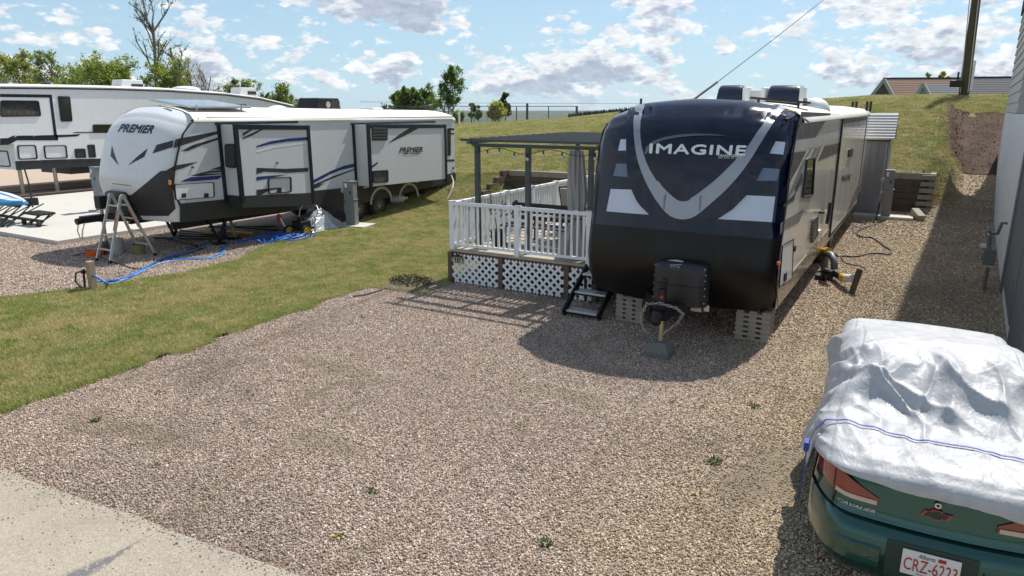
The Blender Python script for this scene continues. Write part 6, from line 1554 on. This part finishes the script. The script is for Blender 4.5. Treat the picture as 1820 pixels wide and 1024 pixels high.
# blue strap across the boot
STR = thing('tie_strap', 'blue strap holding the silver cover down across the car boot', 'strap', tuple(CAR.location), CAR.rotation_euler.z)
BSTR = mat('blue_webbing', (.015, .05, .30), .6, var=.15)
m = MB(); pts = []
for i in range(61):
    x = -.68 + 1.36 * i / 60; y = .47 - .05 * x; u = abs(x) / .68
    pts.append(Vector((x, y + .10 * u ** 2 * max(0, 1 - y / 1.6), top_z(y) - .03 * (x / .86) ** 2 + fold(x, y, 1.0) + .012 - .03 * max(0, (u - .85) / .15))))
m.grid([[p + Vector((0, -.008, 0)) for p in pts], [p + Vector((0, .006, .002)) for p in pts]])
e = pts[0]; side = [e, Vector((-.74, e.y - .02, .93)), Vector((-.78, e.y - .04, .80)), Vector((-.785, e.y - .05, .6)), Vector((-.79, e.y - .08, .38))]
m.grid([[p + Vector((0, -.016, 0)) for p in side], [p + Vector((0, .016, 0)) for p in side]]); m.build('webbing', BSTR, STR, solid=.003, **L)
m = MB(); m.grid([[(-.775, .52, .80), (-.785, .50, .62), (-.795, .50, .50)], [(-.775, .56, .80), (-.785, .54, .62), (-.795, .53, .50)]]); m.box((-.795, .50, .78), (-.765, .58, .84)); m.build('strap_end', BSTR, STR, solid=.004, **L)

# ================================================================== HOUSES BEYOND THE HILL, POLE, WIRES
def shingle(name, c): return mat(name, c, .92, var=.30, scale=14, bmp=.4, bscale=30, dirt=tuple(q * .6 for q in c), dirtamt=.4)
def roof_courses(parent, a, b, c, d, n, mt):
    """shingled slope a-b eave, d-c ridge, as lapped courses"""
    a, b, c, d = map(Vector, (a, b, c, d)); 
    for i in range(n):
        t0, t1 = i / n, (i + 1) / n; m = MB(); up = Vector((0, 0, .03)); m.face([a.lerp(d, t0) + up, b.lerp(c, t0) + up, b.lerp(c, t1), a.lerp(d, t1)]); m.face([a.lerp(d, t0), b.lerp(c, t0), b.lerp(c, t0) + up, a.lerp(d, t0) + up]); m.build('shingle_course', mt, parent)
def P75(px, py, Y): return atY(px, py, Y)
RED = shingle('brown_red_shingles', (.165, .095, .068)); GRS = shingle('grey_shingles', (.085, .085, .095)); GRS2 = shingle('blue_grey_shingles', (.11, .115, .125)); FAS = mat('grey_fascia', (.32, .32, .30), .7); GAB = mat('dark_gable', (.10, .085, .07), .8); LGAB = mat('light_gable', (.30, .33, .36), .7)
H1 = thing('far_house', 'house with a long reddish brown shingle roof behind the crest of the hill', 'house', tuple(P75(1600, 172, 78).xy) + (3,))
Yh = 78; eL, rL, rR, eR = P75(1543, 178, Yh), P75(1570, 140, Yh + 5), P75(1732, 139.5, Yh + 5), P75(1745, 178, Yh)
roof_courses(H1, eL, eR, rR, rL, 12, RED)
gb = P75(1584, 176, Yh - 1.5); pk = P75(1571, 144, Yh - 1.2); gl_ = P75(1549, 176, Yh - 1.5); m = MB(); m.prism([gl_, gb, pk], (0, 3.5, 0)); m.build('gable', GAB, H1)
m = MB(); up = Vector((0, -.1, .12)); m.bar(gl_ + up + Vector((-.2, 0, -.1)), pk + up, .3, .28); m.bar(gb + up + Vector((.25, 0, -.1)), pk + up, .3, .28); m.build('bargeboard', FAS, H1)
m = MB(); m.box((eL.x + .3, Yh + .5, 1.5), (eR.x - .3, Yh + 9, eL.z - .1)); m.build('wall', LGAB, H1)
m = MB(); m.bar(rL + Vector((0, 0, .05)), rR + Vector((0, 0, .05)), .3, .12); m.build('ridge_cap', GRS, H1)
H2 = thing('far_house', 'house with a long dark grey roof at the right, behind the utility pole', 'house', tuple(P75(1770, 172, 74).xy) + (3,))
Yh = 74; eL, rL, rR, eR = P75(1700, 176, Yh), P75(1731, 138.5, Yh + 5), P75(1850, 137.5, Yh + 5), P75(1850, 176, Yh)
roof_courses(H2, eL, eR, rR, rL, 12, GRS); m = MB(); m.box((eL.x + .5, Yh + .5, 1.5), (eR.x, Yh + 9, eL.z - .1)); m.build('wall', LGAB, H2)
m = MB(); m.bar(rL + Vector((0, 0, .05)), rR + Vector((0, 0, .05)), .3, .12); m.build('ridge_cap', GRS, H2)
H3 = thing('far_house', 'lower blue grey gabled roof in front of the reddish roof', 'house', tuple(P75(1665, 172, 68).xy) + (3,))
Yh = 68; eL, rL, rR, eR = P75(1626, 178, Yh), P75(1641, 149, Yh + 4), P75(1706, 149, Yh + 4), P75(1712, 178, Yh)
roof_courses(H3, eL, eR, rR, rL, 9, GRS2)
gl_, pk, gb = P75(1627, 174, Yh - 1), P75(1640.5, 151, Yh - .8), P75(1653, 174, Yh - 1); m = MB(); m.prism([gl_, gb, pk], (0, 3, 0)); m.build('gable', LGAB, H3)
m = MB(); up = Vector((0, -.1, .1)); m.bar(gl_ + up, pk + up, .25, .22); m.bar(gb + up, pk + up, .25, .22); m.build('bargeboard', FAS, H3)
m = MB(); m.box((eL.x + .3, Yh + .5, 1.5), (eR.x - .3, Yh + 6, eL.z - .1)); m.build('wall', LGAB, H3)

UP = thing('utility_pole', 'tall brown wooden utility pole rising from the crest of the hill', 'utility pole', (1.23, 40, 3.7))
UPR = .22
b0, t0 = atY(1713, 169, 40), atY(1735, 0, 40); top = b0 + (t0 - b0) * 2.2 
m = MB(); n = 14; m.tube([b0 + (top - b0) * k / n - Vector((0, 0, .4 if k == 0 else 0)) for k in range(n + 1)], [UPR - .08 * k / n for k in range(n + 1)], 14)
m.build('pole', mat('creosote_wood', (.085, .07, .035), .85, var=.25, scale=8, bmp=.5), UP, smooth=True)
for s_, x_ in ((0, 1727), (1, 1744)):
    m = MB(); p, q = atY(1716 - 9 + s_ * 13, 165, 39.8), atY(x_ + 2, -60, 39.8); m.tube([p, q], .02, 5); m.build('guy_wire', STEEL, UP)
m = MB(); c_ = atY(1699, 150, 39.6); m.box((c_.x - .25, 39.5, c_.z - .12), (c_.x + .2, 39.9, c_.z + .18)); m.bar(c_ + Vector((0, .2, 0)), c_ + Vector((.5, .4, .3)), .05, .05); m.build('cable_box', BLACK_METAL, UP, bevel=.04)
m = MB(); c2 = atY(1704, 128, 39.6); m.tube([c2 - Vector((0, 0, .35)), c2], .04, 6); m.build('insulator', BLACK_METAL, UP)
m = MB(); c3 = atY(1725, 160, 39.7); m.tube([c3, c3 + Vector((0, 0, 1.3))], .05, 6); m.build('guy_guard', WHITEP, UP)
o = MB().tube([atY(1233, 177, 17), atY(1275, 146, 17.6)], .028, 6).build('service_cable', BLK); tag(o, 'thick black lower end of the overhead cable above the dark trailer roof', 'cable')
o = MB().tube([atY(1275, 146, 17.6), atY(1380, 66, 19), atY(1468, -4, 20.5), atY(1600, -110, 23)], .009, 5).build('overhead_wire', BLK); tag(o, 'thin overhead wire slanting across the sky above the dark trailer', 'wire')
o = MB().tube([atY(640, 181, 70), atY(900, 183.5, 90), atY(1140, 184, 110)], .03, 4).build('overhead_wire', BLK); tag(o, 'faint horizontal wire just above the horizon behind the fence', 'wire')

# chain-link fence on the left part of the crest
FN = thing('chain_link_fence', 'tall chain link fence on the grassy crest behind the small trees', 'fence', (-26, 41, 2))
FM = mat('fence_steel', (.09, .095, .10), .5, .5)
def fz(x): return terrain(x, 41.5) 
def fp(px, Y=41.5): return atY(px, 195, Y).x
for px in (681, 735, 790, 838, 880, 918, 937, 975, 1025):
    x = fp(px); zt = atY(px, 188.5 if px != 937 else 184, 41.5).z; m = MB(); m.tube([(x, 41.5, fz(x) - .3), (x, 41.5, zt)], .035 if px not in (937, 1025) else .08, 8); m.build('fence_post', FM, FN)
m = MB(); m.tube([atY(px, 189, 41.5) for px in (681, 790, 937, 1025)], .022, 6); m.build('top_rail', FM, FN)
m = MB(); x = fp(681)
while x < fp(1025):
    za = fz(x); zt = atY(900, 189, 41.5).z
    for s_ in (-1, 1): m.bar((x, 41.5, za), (x + s_ * (zt - za), 41.5, zt), .004, .004)
    x += .16
m.build('wire_mesh', FM, FN, kind='stuff')
o = MB(); p = atY(816, 199, 39); o.box((p.x - .05, 38.95, terrain(p.x, 39) - .1), (p.x + .05, 39.05, p.z)); o = o.build('marker_post', WHITEP); tag(o, 'thin white marker post on the grassy crest right of the white trailer', 'post')
m = MB(); p = atY(1139, 184, 44)

# ================================================================== TREES
def leaf_mat(name, a, b):
    t = new_mat(name); oi = t.node('ShaderNodeNewGeometry'); rnd = oi.outputs['Random Per Island']; n = t.noise(t.obj, .9, 3, .6)
    c = t.mix(rnd, a, b); c = t.mix(t.smooth(n, .35, .7, 0, .5), c, tuple(q * .6 for q in a))
    t.put(t.bsdf.inputs['Base Color'], c); t.bsdf.inputs['Roughness'].default_value = .6; t.bsdf.inputs['Specular IOR Level'].default_value = .25
    tr = t.node('ShaderNodeBsdfTranslucent', {'Color': t.mix(1, c, (1.5, 1.7, .7), 'MULTIPLY')}); mx = t.node('ShaderNodeMixShader', {0: .5, 1: t.bsdf.outputs[0], 2: tr.outputs[0]}); t.l.new(mx.outputs[0], t.out.inputs[0]); return t.mat
LF1 = leaf_mat('fresh_leaves', (.17, .205, .06), (.32, .345, .125)); LF2 = leaf_mat('deep_leaves', (.09, .13, .04), (.20, .25, .08)); LF3 = leaf_mat('olive_leaves', (.24, .25, .08), (.40, .38, .15)); LF4 = leaf_mat('spring_leaves', (.14, .165, .06), (.27, .285, .115)); BARK = mat('poplar_bark', (.16, .14, .11), .9, var=.3, scale=8); TWIG = mat('pinkish_twigs', (.17, .12, .10), .9, var=.2)
def tree(name, label, x, y, z0, h, spread, lf, seed, leafn=26, bare=0., lsize=.10, clear=.22, bark=BARK, cat='tree', up=.65, group=None, stems=1, depth=4):
    rnd = random.Random(seed); t = thing(name, label, cat, (x, y, z0), 0, group); mb = MB(); lv = []; lfz = []
    def leafclump(p, n, r):
        for _ in range(n):
            c = p + Vector((rnd.gauss(0, r), rnd.gauss(0, r), rnd.gauss(0, r * .8))); d = Vector((rnd.uniform(-1, 1), rnd.uniform(-1, 1), rnd.uniform(-1, 1))).normalized(); e = d.orthogonal().normalized(); e = (e * math.cos(1) + d.cross(e) * math.sin(rnd.uniform(0, 6))).normalized(); s_ = lsize * .8 * rnd.uniform(.6, 1.3); i = len(lv)
            lv.extend([c - d * s_, c + e * s_ * .55, c + d * s_, c - e * s_ * .55]); lfz.append((i, i + 1, i + 2, i + 3))
    def grow(p, d, ln, r, lev):
        n = 4; pts = [p]; q = p.copy(); dd = d.copy()
        for k in range(n):
            dd = (dd + Vector((rnd.gauss(0, .12), rnd.gauss(0, .12), rnd.gauss(.04, .08)))).normalized(); q = q + dd * ln / n; pts.append(q.copy())
        mb.tube(pts, [r * (1 - .5 * k / n) for k in range(n + 1)], 7 if lev == 0 else (5 if lev == 1 else 3), False)
        f = (q.z - 0) / h
        if lev >= depth - 2:
            for pp in pts[1:]:
                ff = pp.z / h
                if rnd.random() > bare * (1.0 if ff > .55 else .4): leafclump(pp, max(1, int(leafn * .22 * rnd.uniform(.2, 1))), ln * .34)
        if lev < depth - 1:
            nb_ = [6, 5, 4, 3][lev] if lev else 9
            for k in range(nb_):
                tpos = rnd.uniform(.30 if lev else clear, 1); idx = min(n - 1, int(tpos * n)); base = pts[idx].lerp(pts[idx + 1], tpos * n - idx)
                a = rnd.uniform(0, 2 * math.pi); sd2 = Vector((math.cos(a), math.sin(a), rnd.uniform(.1, .5))).normalized(); nd = (dd * up + sd2 * (1 - up) * 1.7).normalized()
                grow(base, nd, ln * rnd.uniform(.38, .62) * (spread if lev == 0 else 1) * (1.15 - .5 * tpos), r * .42, lev + 1)
    for s_ in range(stems):
        a = rnd.uniform(0, 6.28); off = Vector((math.cos(a), math.sin(a), 0)) * (.0 if stems == 1 else .35 * spread); grow(off * .6, (Vector((off.x * .3, off.y * .3, 1))).normalized(), h * rnd.uniform(.62, .8) if stems > 1 else h * .78, .018 * h * (1 if stems == 1 else .6), 0)
    o = mb.build('trunk', bark, t, local=True, merge=False, smooth=True)
    if lv:
        me = bpy.data.meshes.new('crown'); me.from_pydata([tuple(v) for v in lv], [], lfz); me.materials.append(lf); link('crown', me, t)
    return t
def tr_at(px, pytop, Y, base=None):
    p = atY(px, pytop, Y); zb = terrain(p.x, Y) if base is None else base; return p.x, Y, zb, p.z - zb
def T(name, label, px, pt, Y, spread, lf, seed, base=None, **k): x, y, z, h = tr_at(px, pt, Y, base); return tree(name, label, x, y, z, h, spread, lf, seed, **k)
T('poplar_tree', 'tallest of the small trees beyond the roof end of the white trailer', 797, 108, 48, .85, LF2, 11, leafn=26, clear=.15, lsize=.11, stems=2)
T('leafy_tree', 'broad leafy tree just left of the tall poplar behind the white trailer', 735, 148, 47, 1.0, LF2, 12, leafn=30, lsize=.13, stems=3, depth=4)
T('leafy_tree', 'small broad tree directly behind the rear roof corner of the white trailer', 705, 150, 47.5, .9, LF2, 22, leafn=26, lsize=.13, stems=2)
T('bush', 'round olive bush in front of the chain link fence', 880, 178, 43, .9, LF3, 13, leafn=34, lsize=.10, stems=5, cat='bush', depth=3, up=.4)
T('reddish_tree', 'small tree with dull reddish leaves above the olive bush', 898, 160, 44.5, .55, leaf_mat('russet_leaves', (.09, .06, .03), (.10, .11, .04)), 14, leafn=22, lsize=.11, stems=2)
T('bush', 'thin bluish green shrub left of the olive bush', 848, 175, 43.5, .6, LF2, 15, leafn=14, lsize=.11, stems=2, cat='bush')
T('bush', 'low green bush at the foot of the poplar', 812, 196, 43, .9, LF1, 16, leafn=26, lsize=.10, stems=4, cat='bush', depth=3)
# trees behind the trailers at the left
T('bare_top_tree', 'tallest tree at the left with long bare upper branches', 245, -18, 52, .95, LF4, 31, leafn=12, bare=.85, lsize=.17, clear=.2, base=0)
T('bare_top_tree', 'half bare tree right of the tallest one, leafy lower down', 300, 28, 54, .9, LF4, 32, leafn=14, bare=.55, lsize=.17, base=0)
T('leafy_tree', 'bushy green tree at the left edge above the fifth-wheel roof', 22, 78, 50, 1.0, LF3, 33, leafn=34, lsize=.17, stems=3, base=0)
T('leafy_tree', 'loose green tree second from the left edge', 95, 66, 50, .85, LF4, 34, leafn=18, lsize=.17, stems=2, base=0, bare=.25)
T('leafy_tree', 'wide green tree below the bare branches at the left', 205, 92, 48, 1.2, LF1, 35, leafn=26, lsize=.17, stems=4, base=0)
T('leafy_tree', 'green tree filling the gap right of the wide green one', 280, 100, 49, 1.0, LF1, 36, leafn=22, lsize=.17, stems=3, base=0)
T('bare_tree', 'pinkish leafless tree above the white fifth-wheel trailer roof', 362, 88, 52, 1.0, LF3, 37, leafn=3, bare=.9, lsize=.14, bark=TWIG, stems=4, base=0)
T('leafy_tree', 'small dark green tree right of the leafless pinkish tree', 405, 135, 52, .9, LF4, 38, leafn=24, lsize=.15, stems=3, base=0)
T('leafy_tree', 'low thin tree seen above the roof between the two white trailers', 455, 150, 55, 1.0, LF4, 39, leafn=14, lsize=.15, stems=3, base=0)
T('leafy_tree', 'low thin tree left of the black rooftop air conditioner', 505, 150, 56, 1.0, LF4, 40, leafn=14, lsize=.15, stems=3, base=0)
T('leafy_tree', 'pale twiggy tree between the left edge trees and the wide green one', 160, 85, 53, 1.0, LF3, 41, leafn=8, bare=.5, lsize=.14, stems=3, base=0)
T('leafy_tree', 'short green tree between the second tree and the pale twiggy one', 125, 118, 49, 1.1, LF1, 42, leafn=24, lsize=.16, stems=3, base=0)
T('distant_tree', 'narrow pale tree behind the reddish roof', 1652, 97, 95, .35, LF3, 51, leafn=16, lsize=.22, stems=2)
T('distant_tree', 'smaller bare treetop right of the narrow pale tree', 1668, 126, 96, .4, LF3, 52, leafn=8, lsize=.2, stems=2)
T('distant_tree', 'tiny treetop just left of the utility pole above the roof', 1683, 130, 97, .4, LF3, 53, leafn=8, lsize=.2, stems=2)
# conifers on the far side of the crest
random.seed(21); CON = mat('conifer', (.018, .032, .018), .95, var=.4, scale=1)
m = MB()
for k in range(260):
    px = random.uniform(1010, 1150); d_ = random.uniform(170, 230); p = atY(px, 195, d_); zt = atY(px, (202 - (px - 1010) * .10) - random.uniform(0, 3), d_).z; hh = random.uniform(4, 8); w_ = hh * .30
    for j in range(5):
        z0 = zt - hh * (1 - j * .16); r_ = w_ * (1 - j * .19); rows = [(p.x + r_ * math.cos(a) * random.uniform(.7, 1.2), d_ + r_ * math.sin(a), z0) for a in [2 * math.pi * q / 6 for q in range(6)]]
        for q in range(6): m.face([rows[q], rows[(q + 1) % 6], (p.x, d_, z0 + hh * .34)])
o = m.build('far_conifers', CON, kind='stuff'); tag(o, 'dark line of distant conifers along the hill crest left of the navy trailer', 'trees')

# ================================================================== AIR
def fog():
    m_ = bpy.data.materials.new('air'); m_.use_nodes = True; n = m_.node_tree; n.nodes.clear(); v = n.nodes.new('ShaderNodeVolumePrincipled'); v.inputs['Density'].default_value = .00005; v.inputs['Color'].default_value = (.80, .88, 1, 1); v.inputs['Anisotropy'].default_value = .2; o = n.nodes.new('ShaderNodeOutputMaterial'); n.links.new(v.outputs[0], o.inputs['Volume']); return m_
m = MB(); m.box((-6700, -6700, -75), (6700, 6700, 24)); o = m.build('haze', fog(), kind='stuff'); o['label'] = 'thin blue haze over the distant valley'; o.display_type = 'BOUNDS'

# ================================================================== STONES AND GRASS (real geometry, instanced)
def gn_scatter(name, base, inst, dens, smin, smax, seed, label, tilt=math.pi, flat=.6, zrot=True, group=None, attr=None):
    """scatter copies of a small mesh over the faces of base; only the copies are drawn"""
    ng = bpy.data.node_groups.new(name, 'GeometryNodeTree'); ng.interface.new_socket('Geometry', in_out='INPUT', socket_type='NodeSocketGeometry'); ng.interface.new_socket('Geometry', in_out='OUTPUT', socket_type='NodeSocketGeometry')
    N = ng.nodes; Lk = ng.links; gi = N.new('NodeGroupInput'); go = N.new('NodeGroupOutput')
    d = N.new('GeometryNodeDistributePointsOnFaces'); d.inputs['Density'].default_value = dens; d.inputs['Seed'].default_value = seed; Lk.new(gi.outputs[0], d.inputs['Mesh'])
    if attr:
        na = N.new('GeometryNodeInputNamedAttribute'); na.data_type = 'FLOAT'; na.inputs[0].default_value = attr; mu = N.new('ShaderNodeMath'); mu.operation = 'MULTIPLY'; mu.inputs[1].default_value = dens; Lk.new(na.outputs[0], mu.inputs[0]); Lk.new(mu.outputs[0], d.inputs['Density'])
    oi = N.new('GeometryNodeObjectInfo'); oi.inputs['Object'].default_value = inst; oi.transform_space = 'ORIGINAL'
    ip = N.new('GeometryNodeInstanceOnPoints'); Lk.new(d.outputs['Points'], ip.inputs['Points']); Lk.new(oi.outputs['Geometry'], ip.inputs['Instance'])
    rr_ = N.new('FunctionNodeRandomValue'); rr_.data_type = 'FLOAT_VECTOR'; rr_.inputs[0].default_value = (-tilt, -tilt, -math.pi); rr_.inputs[1].default_value = (tilt, tilt, math.pi); rr_.inputs['Seed'].default_value = seed + 1
    rs = N.new('FunctionNodeRandomValue'); rs.data_type = 'FLOAT_VECTOR'; rs.inputs[0].default_value = (smin, smin, smin * flat); rs.inputs[1].default_value = (smax, smax, smax * flat); rs.inputs['Seed'].default_value = seed + 2
    Lk.new(rr_.outputs[0], ip.inputs['Rotation']); Lk.new(rs.outputs[0], ip.inputs['Scale']); Lk.new(ip.outputs[0], go.inputs[0])
    md = base.modifiers.new('scatter', 'NODES'); md.node_group = ng; base['kind'] = 'stuff'; base['label'] = label
def proto(name, mb, mt):
    me = bpy.data.meshes.new(name); me.from_pydata(mb.v, [], mb.f); me.materials.append(mt); return bpy.data.objects.new(name, me)
def float_attr(o, fn, nm='dens'):
    a = o.data.attributes.new(nm, 'FLOAT', 'POINT')
    for i, v in enumerate(o.data.vertices): a.data[i].value = max(0, fn(v.co.x, v.co.y))
bm = bmesh.new(); bmesh.ops.create_icosphere(bm, subdivisions=1, radius=1)
for v in bm.verts: v.co *= 1 + .35 * mnoise.noise(v.co * 1.7 + Vector((3, 1, 2)))
mb = MB(); bm.verts.index_update(); mb.v = [tuple(v.co) for v in bm.verts]; mb.f = [tuple(v.index for v in f.verts) for f in bm.faces]; bm.free()
SM_ = stone_mat(); stone = proto('stone', mb, SM_)
b = strip('gravel_stones', lambda y: XL(y) - .02, 1.7, 2.35, 10.2, .3, 34, SM_, .004)
def soil_at(x, y):
    v = 0
    for cx_, cy_, rx, ry in SOIL: v = max(v, 1 - sstep(math.hypot((x - cx_) / rx, (y - cy_) / ry) + .45 * mnoise.noise(Vector((x * 2.3, y * 2.3, 8))) + .25 * mnoise.noise(Vector((x * 7, y * 7, 2))), .55, 1.1))
    return v
def gd(x, y):
    e = y - road_edge(x); k = 1 if e > 0 else 0
    k *= .55 + .45 * (1 - sstep(y, 5, 9)); n_ = mnoise.noise(Vector((x * .8, y * .8, 4))); k *= .8 + .5 * n_ if n_ < 0 else 1
    k *= 1 - .8 * soil_at(x, y)
    return k
float_attr(b, gd); gn_scatter('stones', b, stone, 3000, .0045, .0135, 3, 'loose crushed stone on the parking pad near the camera', attr='dens')
b = strip('gravel_stones', -7.2, 1.6, 10.2, 19, .4, 24, SM_, .004); gn_scatter('stones_far', b, stone, 700, .009, .018, 5, 'loose crushed stone further up the parking pad')
b = strip('gravel_stones', -4.0, 3.0, 19, 25, .4, 24, SM_, .006); gn_scatter('stones_lane', b, stone, 260, .013, .024, 6, 'loose crushed stone beside the shed')
b = strip('gravel_stones', .3, 3.6, 25, 28.8, .4, 14, SM_, .01); gn_scatter('stones_lane_end', b, stone, 220, .014, .026, 8, 'loose crushed stone up to the dirt bank')
b = strip('gravel_stones', -19.5, lambda y: PLX(y), 4.0, 11.5, .4, 20, SM_, .004); gn_scatter('stones_left', b, stone, 420, .011, .021, 7, 'loose crushed stone on the neighbouring pad')
b = strip('gravel_stones', -6.9, -2.6, 2.0, 2.95, .05, 60, SM_, .012)
float_attr(b, lambda x, y: max(0, 1 - abs(y - road_edge(x)) / .16) * .5 + (.035 if y < road_edge(x) else .2)); gn_scatter('stones_edge', b, stone, 1500, .004, .011, 9, 'stray stones along the edge of the concrete road', attr='dens')
# grass
def blade_mat():
    t = new_mat('grass_blade'); oi = t.node('ShaderNodeObjectInfo'); pos = oi.outputs['Location']; gpos = t.pos
    patch = t.noise(gpos, .8, 5, .7); p2 = t.noise(gpos, 3.2, 4, .65); rnd = oi.outputs['Random']
    c = t.ramp(t.math('ADD', t.math('MULTIPLY', rnd, .55), t.math('MULTIPLY', p2, .45)), [(0, (.17, .22, .045)), (.30, (.27, .29, .075)), (.5, (.42, .39, .14)), (.7, (.56, .48, .24)), (1, (.70, .60, .36))])
    g = t.ramp(rnd, [(0, (.15, .24, .035)), (1, (.32, .38, .09))])
    sp = t.node('ShaderNodeSeparateXYZ', {0: gpos})
    lush = t.math('MAXIMUM', t.smooth(patch, .52, .40), t.smooth(t.node('ShaderNodeAttribute', attribute_type='INSTANCER', attribute_name='lush').outputs['Fac'], .0, 1))
    c = t.mix(t.math('MULTIPLY', lush, .6), c, g); c = t.mix(t.smooth(patch, .52, .64, 0, .6), c, (.56, .46, .24))
    t.put(t.bsdf.inputs['Base Color'], c); t.bsdf.inputs['Roughness'].default_value = .6; t.bsdf.inputs['Specular IOR Level'].default_value = .3
    tr = t.node('ShaderNodeBsdfTranslucent', {'Color': c}); mx = t.node('ShaderNodeMixShader', {0: .3, 1: t.bsdf.outputs[0], 2: tr.outputs[0]}); t.l.new(mx.outputs[0], t.out.inputs[0]); return t.mat
BM_ = blade_mat()
def clump(name, n, rad, h, w_, seed):
    rnd = random.Random(seed); mb = MB()
    for _ in range(n):
        a = rnd.uniform(0, 6.28); r_ = rad * math.sqrt(rnd.random()); p = Vector((r_ * math.cos(a), r_ * math.sin(a), -.004)); b_ = rnd.uniform(0, 6.28); hh = h * rnd.uniform(.5, 1.15); ln = Vector((math.cos(b_), math.sin(b_), 0)) * hh * rnd.uniform(.2, .9); s_ = Vector((-math.sin(b_), math.cos(b_), 0)) * w_
        q = p + Vector((0, 0, hh * .6)) + ln * .35; e = p + Vector((0, 0, hh)) * .92 + ln; i = len(mb.v); mb.v += [tuple(p - s_), tuple(p + s_), tuple(q + s_ * .7), tuple(q - s_ * .7), tuple(e)]; mb.f += [(i, i + 1, i + 2, i + 3), (i + 3, i + 2, i + 4)]
    return proto(name, mb, BM_)
c1 = clump('grass_tuft', 26, .085, .042, .0026, 1); c2 = clump('grass_tuft', 34, .17, .055, .0055, 2)
b = strip('lawn_grass', lambda y: PLX(y), lambda y: (XL(y) if y < 9.3 else (-7.34 if y < 17.2 else -7.0)), 1.0, 20.45, .15, 30, BM_, .012, wob=.17)
def ld(x, y):
    e = min(abs(x - XL(y)) if y < 9.3 else 9, abs(x - PLX(y)))
    k = .55 + .5 * mnoise.noise(Vector((x * .9, y * .9, 1))) + .3 * mnoise.noise(Vector((x * 2.6, y * 2.6, 6))); k = max(.22, min(1, k)); return k + (1.1 if e < .22 else 0)
float_attr(b, ld); float_attr(b, lambda x, y: max(0, 1 - min(abs(x - XL(y)) if y < 9.3 else 9, abs(x - PLX(y))) / .5), 'lush')
gn_scatter('lawn_blades', b, c1, 640, .7, 1.5, 11, 'patchy dry and green lawn grass between the parking pads', tilt=.12, flat=1, attr='dens')
def hd(x, y): return max(.3, .75 + .6 * mnoise.noise(Vector((x * .35, y * .35, 3))) + .3 * mnoise.noise(Vector((x * 1.3, y * 1.3, 7))))
for nm, xl, xr, y0, y1 in (('slope', -33, WALL_L[0] - .2, 15.5, 41), ('bank', WALL_L[0] - .1, WALL_L[1], 20.8, 41), ('hill', WALL_L[1], WALL_R[1] + .25, 25.4, 41)):
    b = strip('hill_grass', xl if nm != 'slope' else (lambda y: -33 if y > 20.5 else PLX(y) - .1), xr, y0 if nm != 'slope' else 20.4, y1, .6, 30 if nm == 'slope' else 14, BM_, .016); float_attr(b, hd)
    gn_scatter('hill_blades_' + nm, b, c2, 105, .8, 1.7, 13 + len(nm), {'slope': 'rough grass on the slope behind the white trailer', 'bank': 'rough grass above the long retaining wall', 'hill': 'rough grass on the hill behind the dark trailer'}[nm], tilt=.15, flat=.85, attr='dens')
b = strip('hill_grass', .3, 9, 36.2, 42, .6, 14, BM_, .02, hfun=terrain); gn_scatter('hill_blades_crest', b, c2, 95, .8, 1.6, 31, 'green grass along the crest above the dirt bank', tilt=.15, flat=.85)
b = strip('hill_grass', .26, 1.0, 25.3, 28.9, .3, 6, BM_, .02); gn_scatter('hill_blades_wall', b, c2, 60, .6, 1.4, 37, 'grass tufts beside the end of the short retaining wall', tilt=.15, flat=.9)
# stones and clods on the dirt bank
clod = proto('clod', mb, mat('dirt_clod', (.085, .055, .037), 1, var=.45, spec=.05))
b = strip('dirt_clods', .3, 6, 28.8, 36.4, .4, 12, BM_, .03); gn_scatter('clods', b, clod, 22, .012, .04, 41, 'clods and small stones scattered on the bare dirt bank')
# dandelions, leaves and weeds in the gravel
wd = clump('weed', 16, .05, .05, .006, 9); WEED = leaf_mat('weed_leaf', (.03, .07, .012), (.06, .11, .02)); wd.data.materials[0] = WEED
rnd = random.Random(5)
spots = [(170, 748, 1.3), (282, 700, .9), (660, 874, 1.2), (720, 655, .7), (1062, 742, .8), (1195, 716, .8), (1270, 822, 1.5), (1340, 723, 1.3), (970, 966, 1.3), (605, 955, .9), (825, 870, .6), (277, 828, .9), (368, 888, .8), (545, 722, .6), (880, 648, .8), (1035, 760, .5), (405, 560, .6), (1000, 735, .6), (1495, 555, .8), (140, 512, 1.6), (120, 516, 1.5), (125, 803, .5), (1430, 770, .5), (645, 565, .9)]
for i, (px, py, s_) in enumerate(spots):
    p = atZ(px, py, 0)
    mw = MB(); k = int(22 * s_) + 6
    for _ in range(k):
        a = rnd.uniform(0, 6.28); ln = .036 * s_ * rnd.uniform(.5, 1.2); o_ = Vector((math.cos(a), math.sin(a), 0)); q = p + o_ * rnd.uniform(0, .03 * s_); e = q + o_ * ln + Vector((0, 0, ln * rnd.uniform(.2, .9))); sd3 = Vector((-o_.y, o_.x, 0)) * .005 * s_
        mw.face([q - sd3 * .4, q + sd3 * .4, (q + e) / 2 + sd3, e, (q + e) / 2 - sd3])
    o = mw.build('weed', WEED, None, merge=False)
    o['kind'] = 'stuff'; o['label'] = 'small green weeds growing through the gravel'
fl = MB()
for px, py in ((720, 653), (712, 640), (408, 634), (880, 647), (590, 952), (602, 957), (1240, 880), (830, 668)):
    p = atZ(px, py, .02); fl.sphere((p.x, p.y, .02), .012, 7, 4, (1, 1, .5))
o = fl.build('dandelion_heads', mat('dandelion_yellow', (.62, .48, .02), .6), None, kind='stuff'); o['label'] = 'tiny yellow dandelion heads in the gravel'
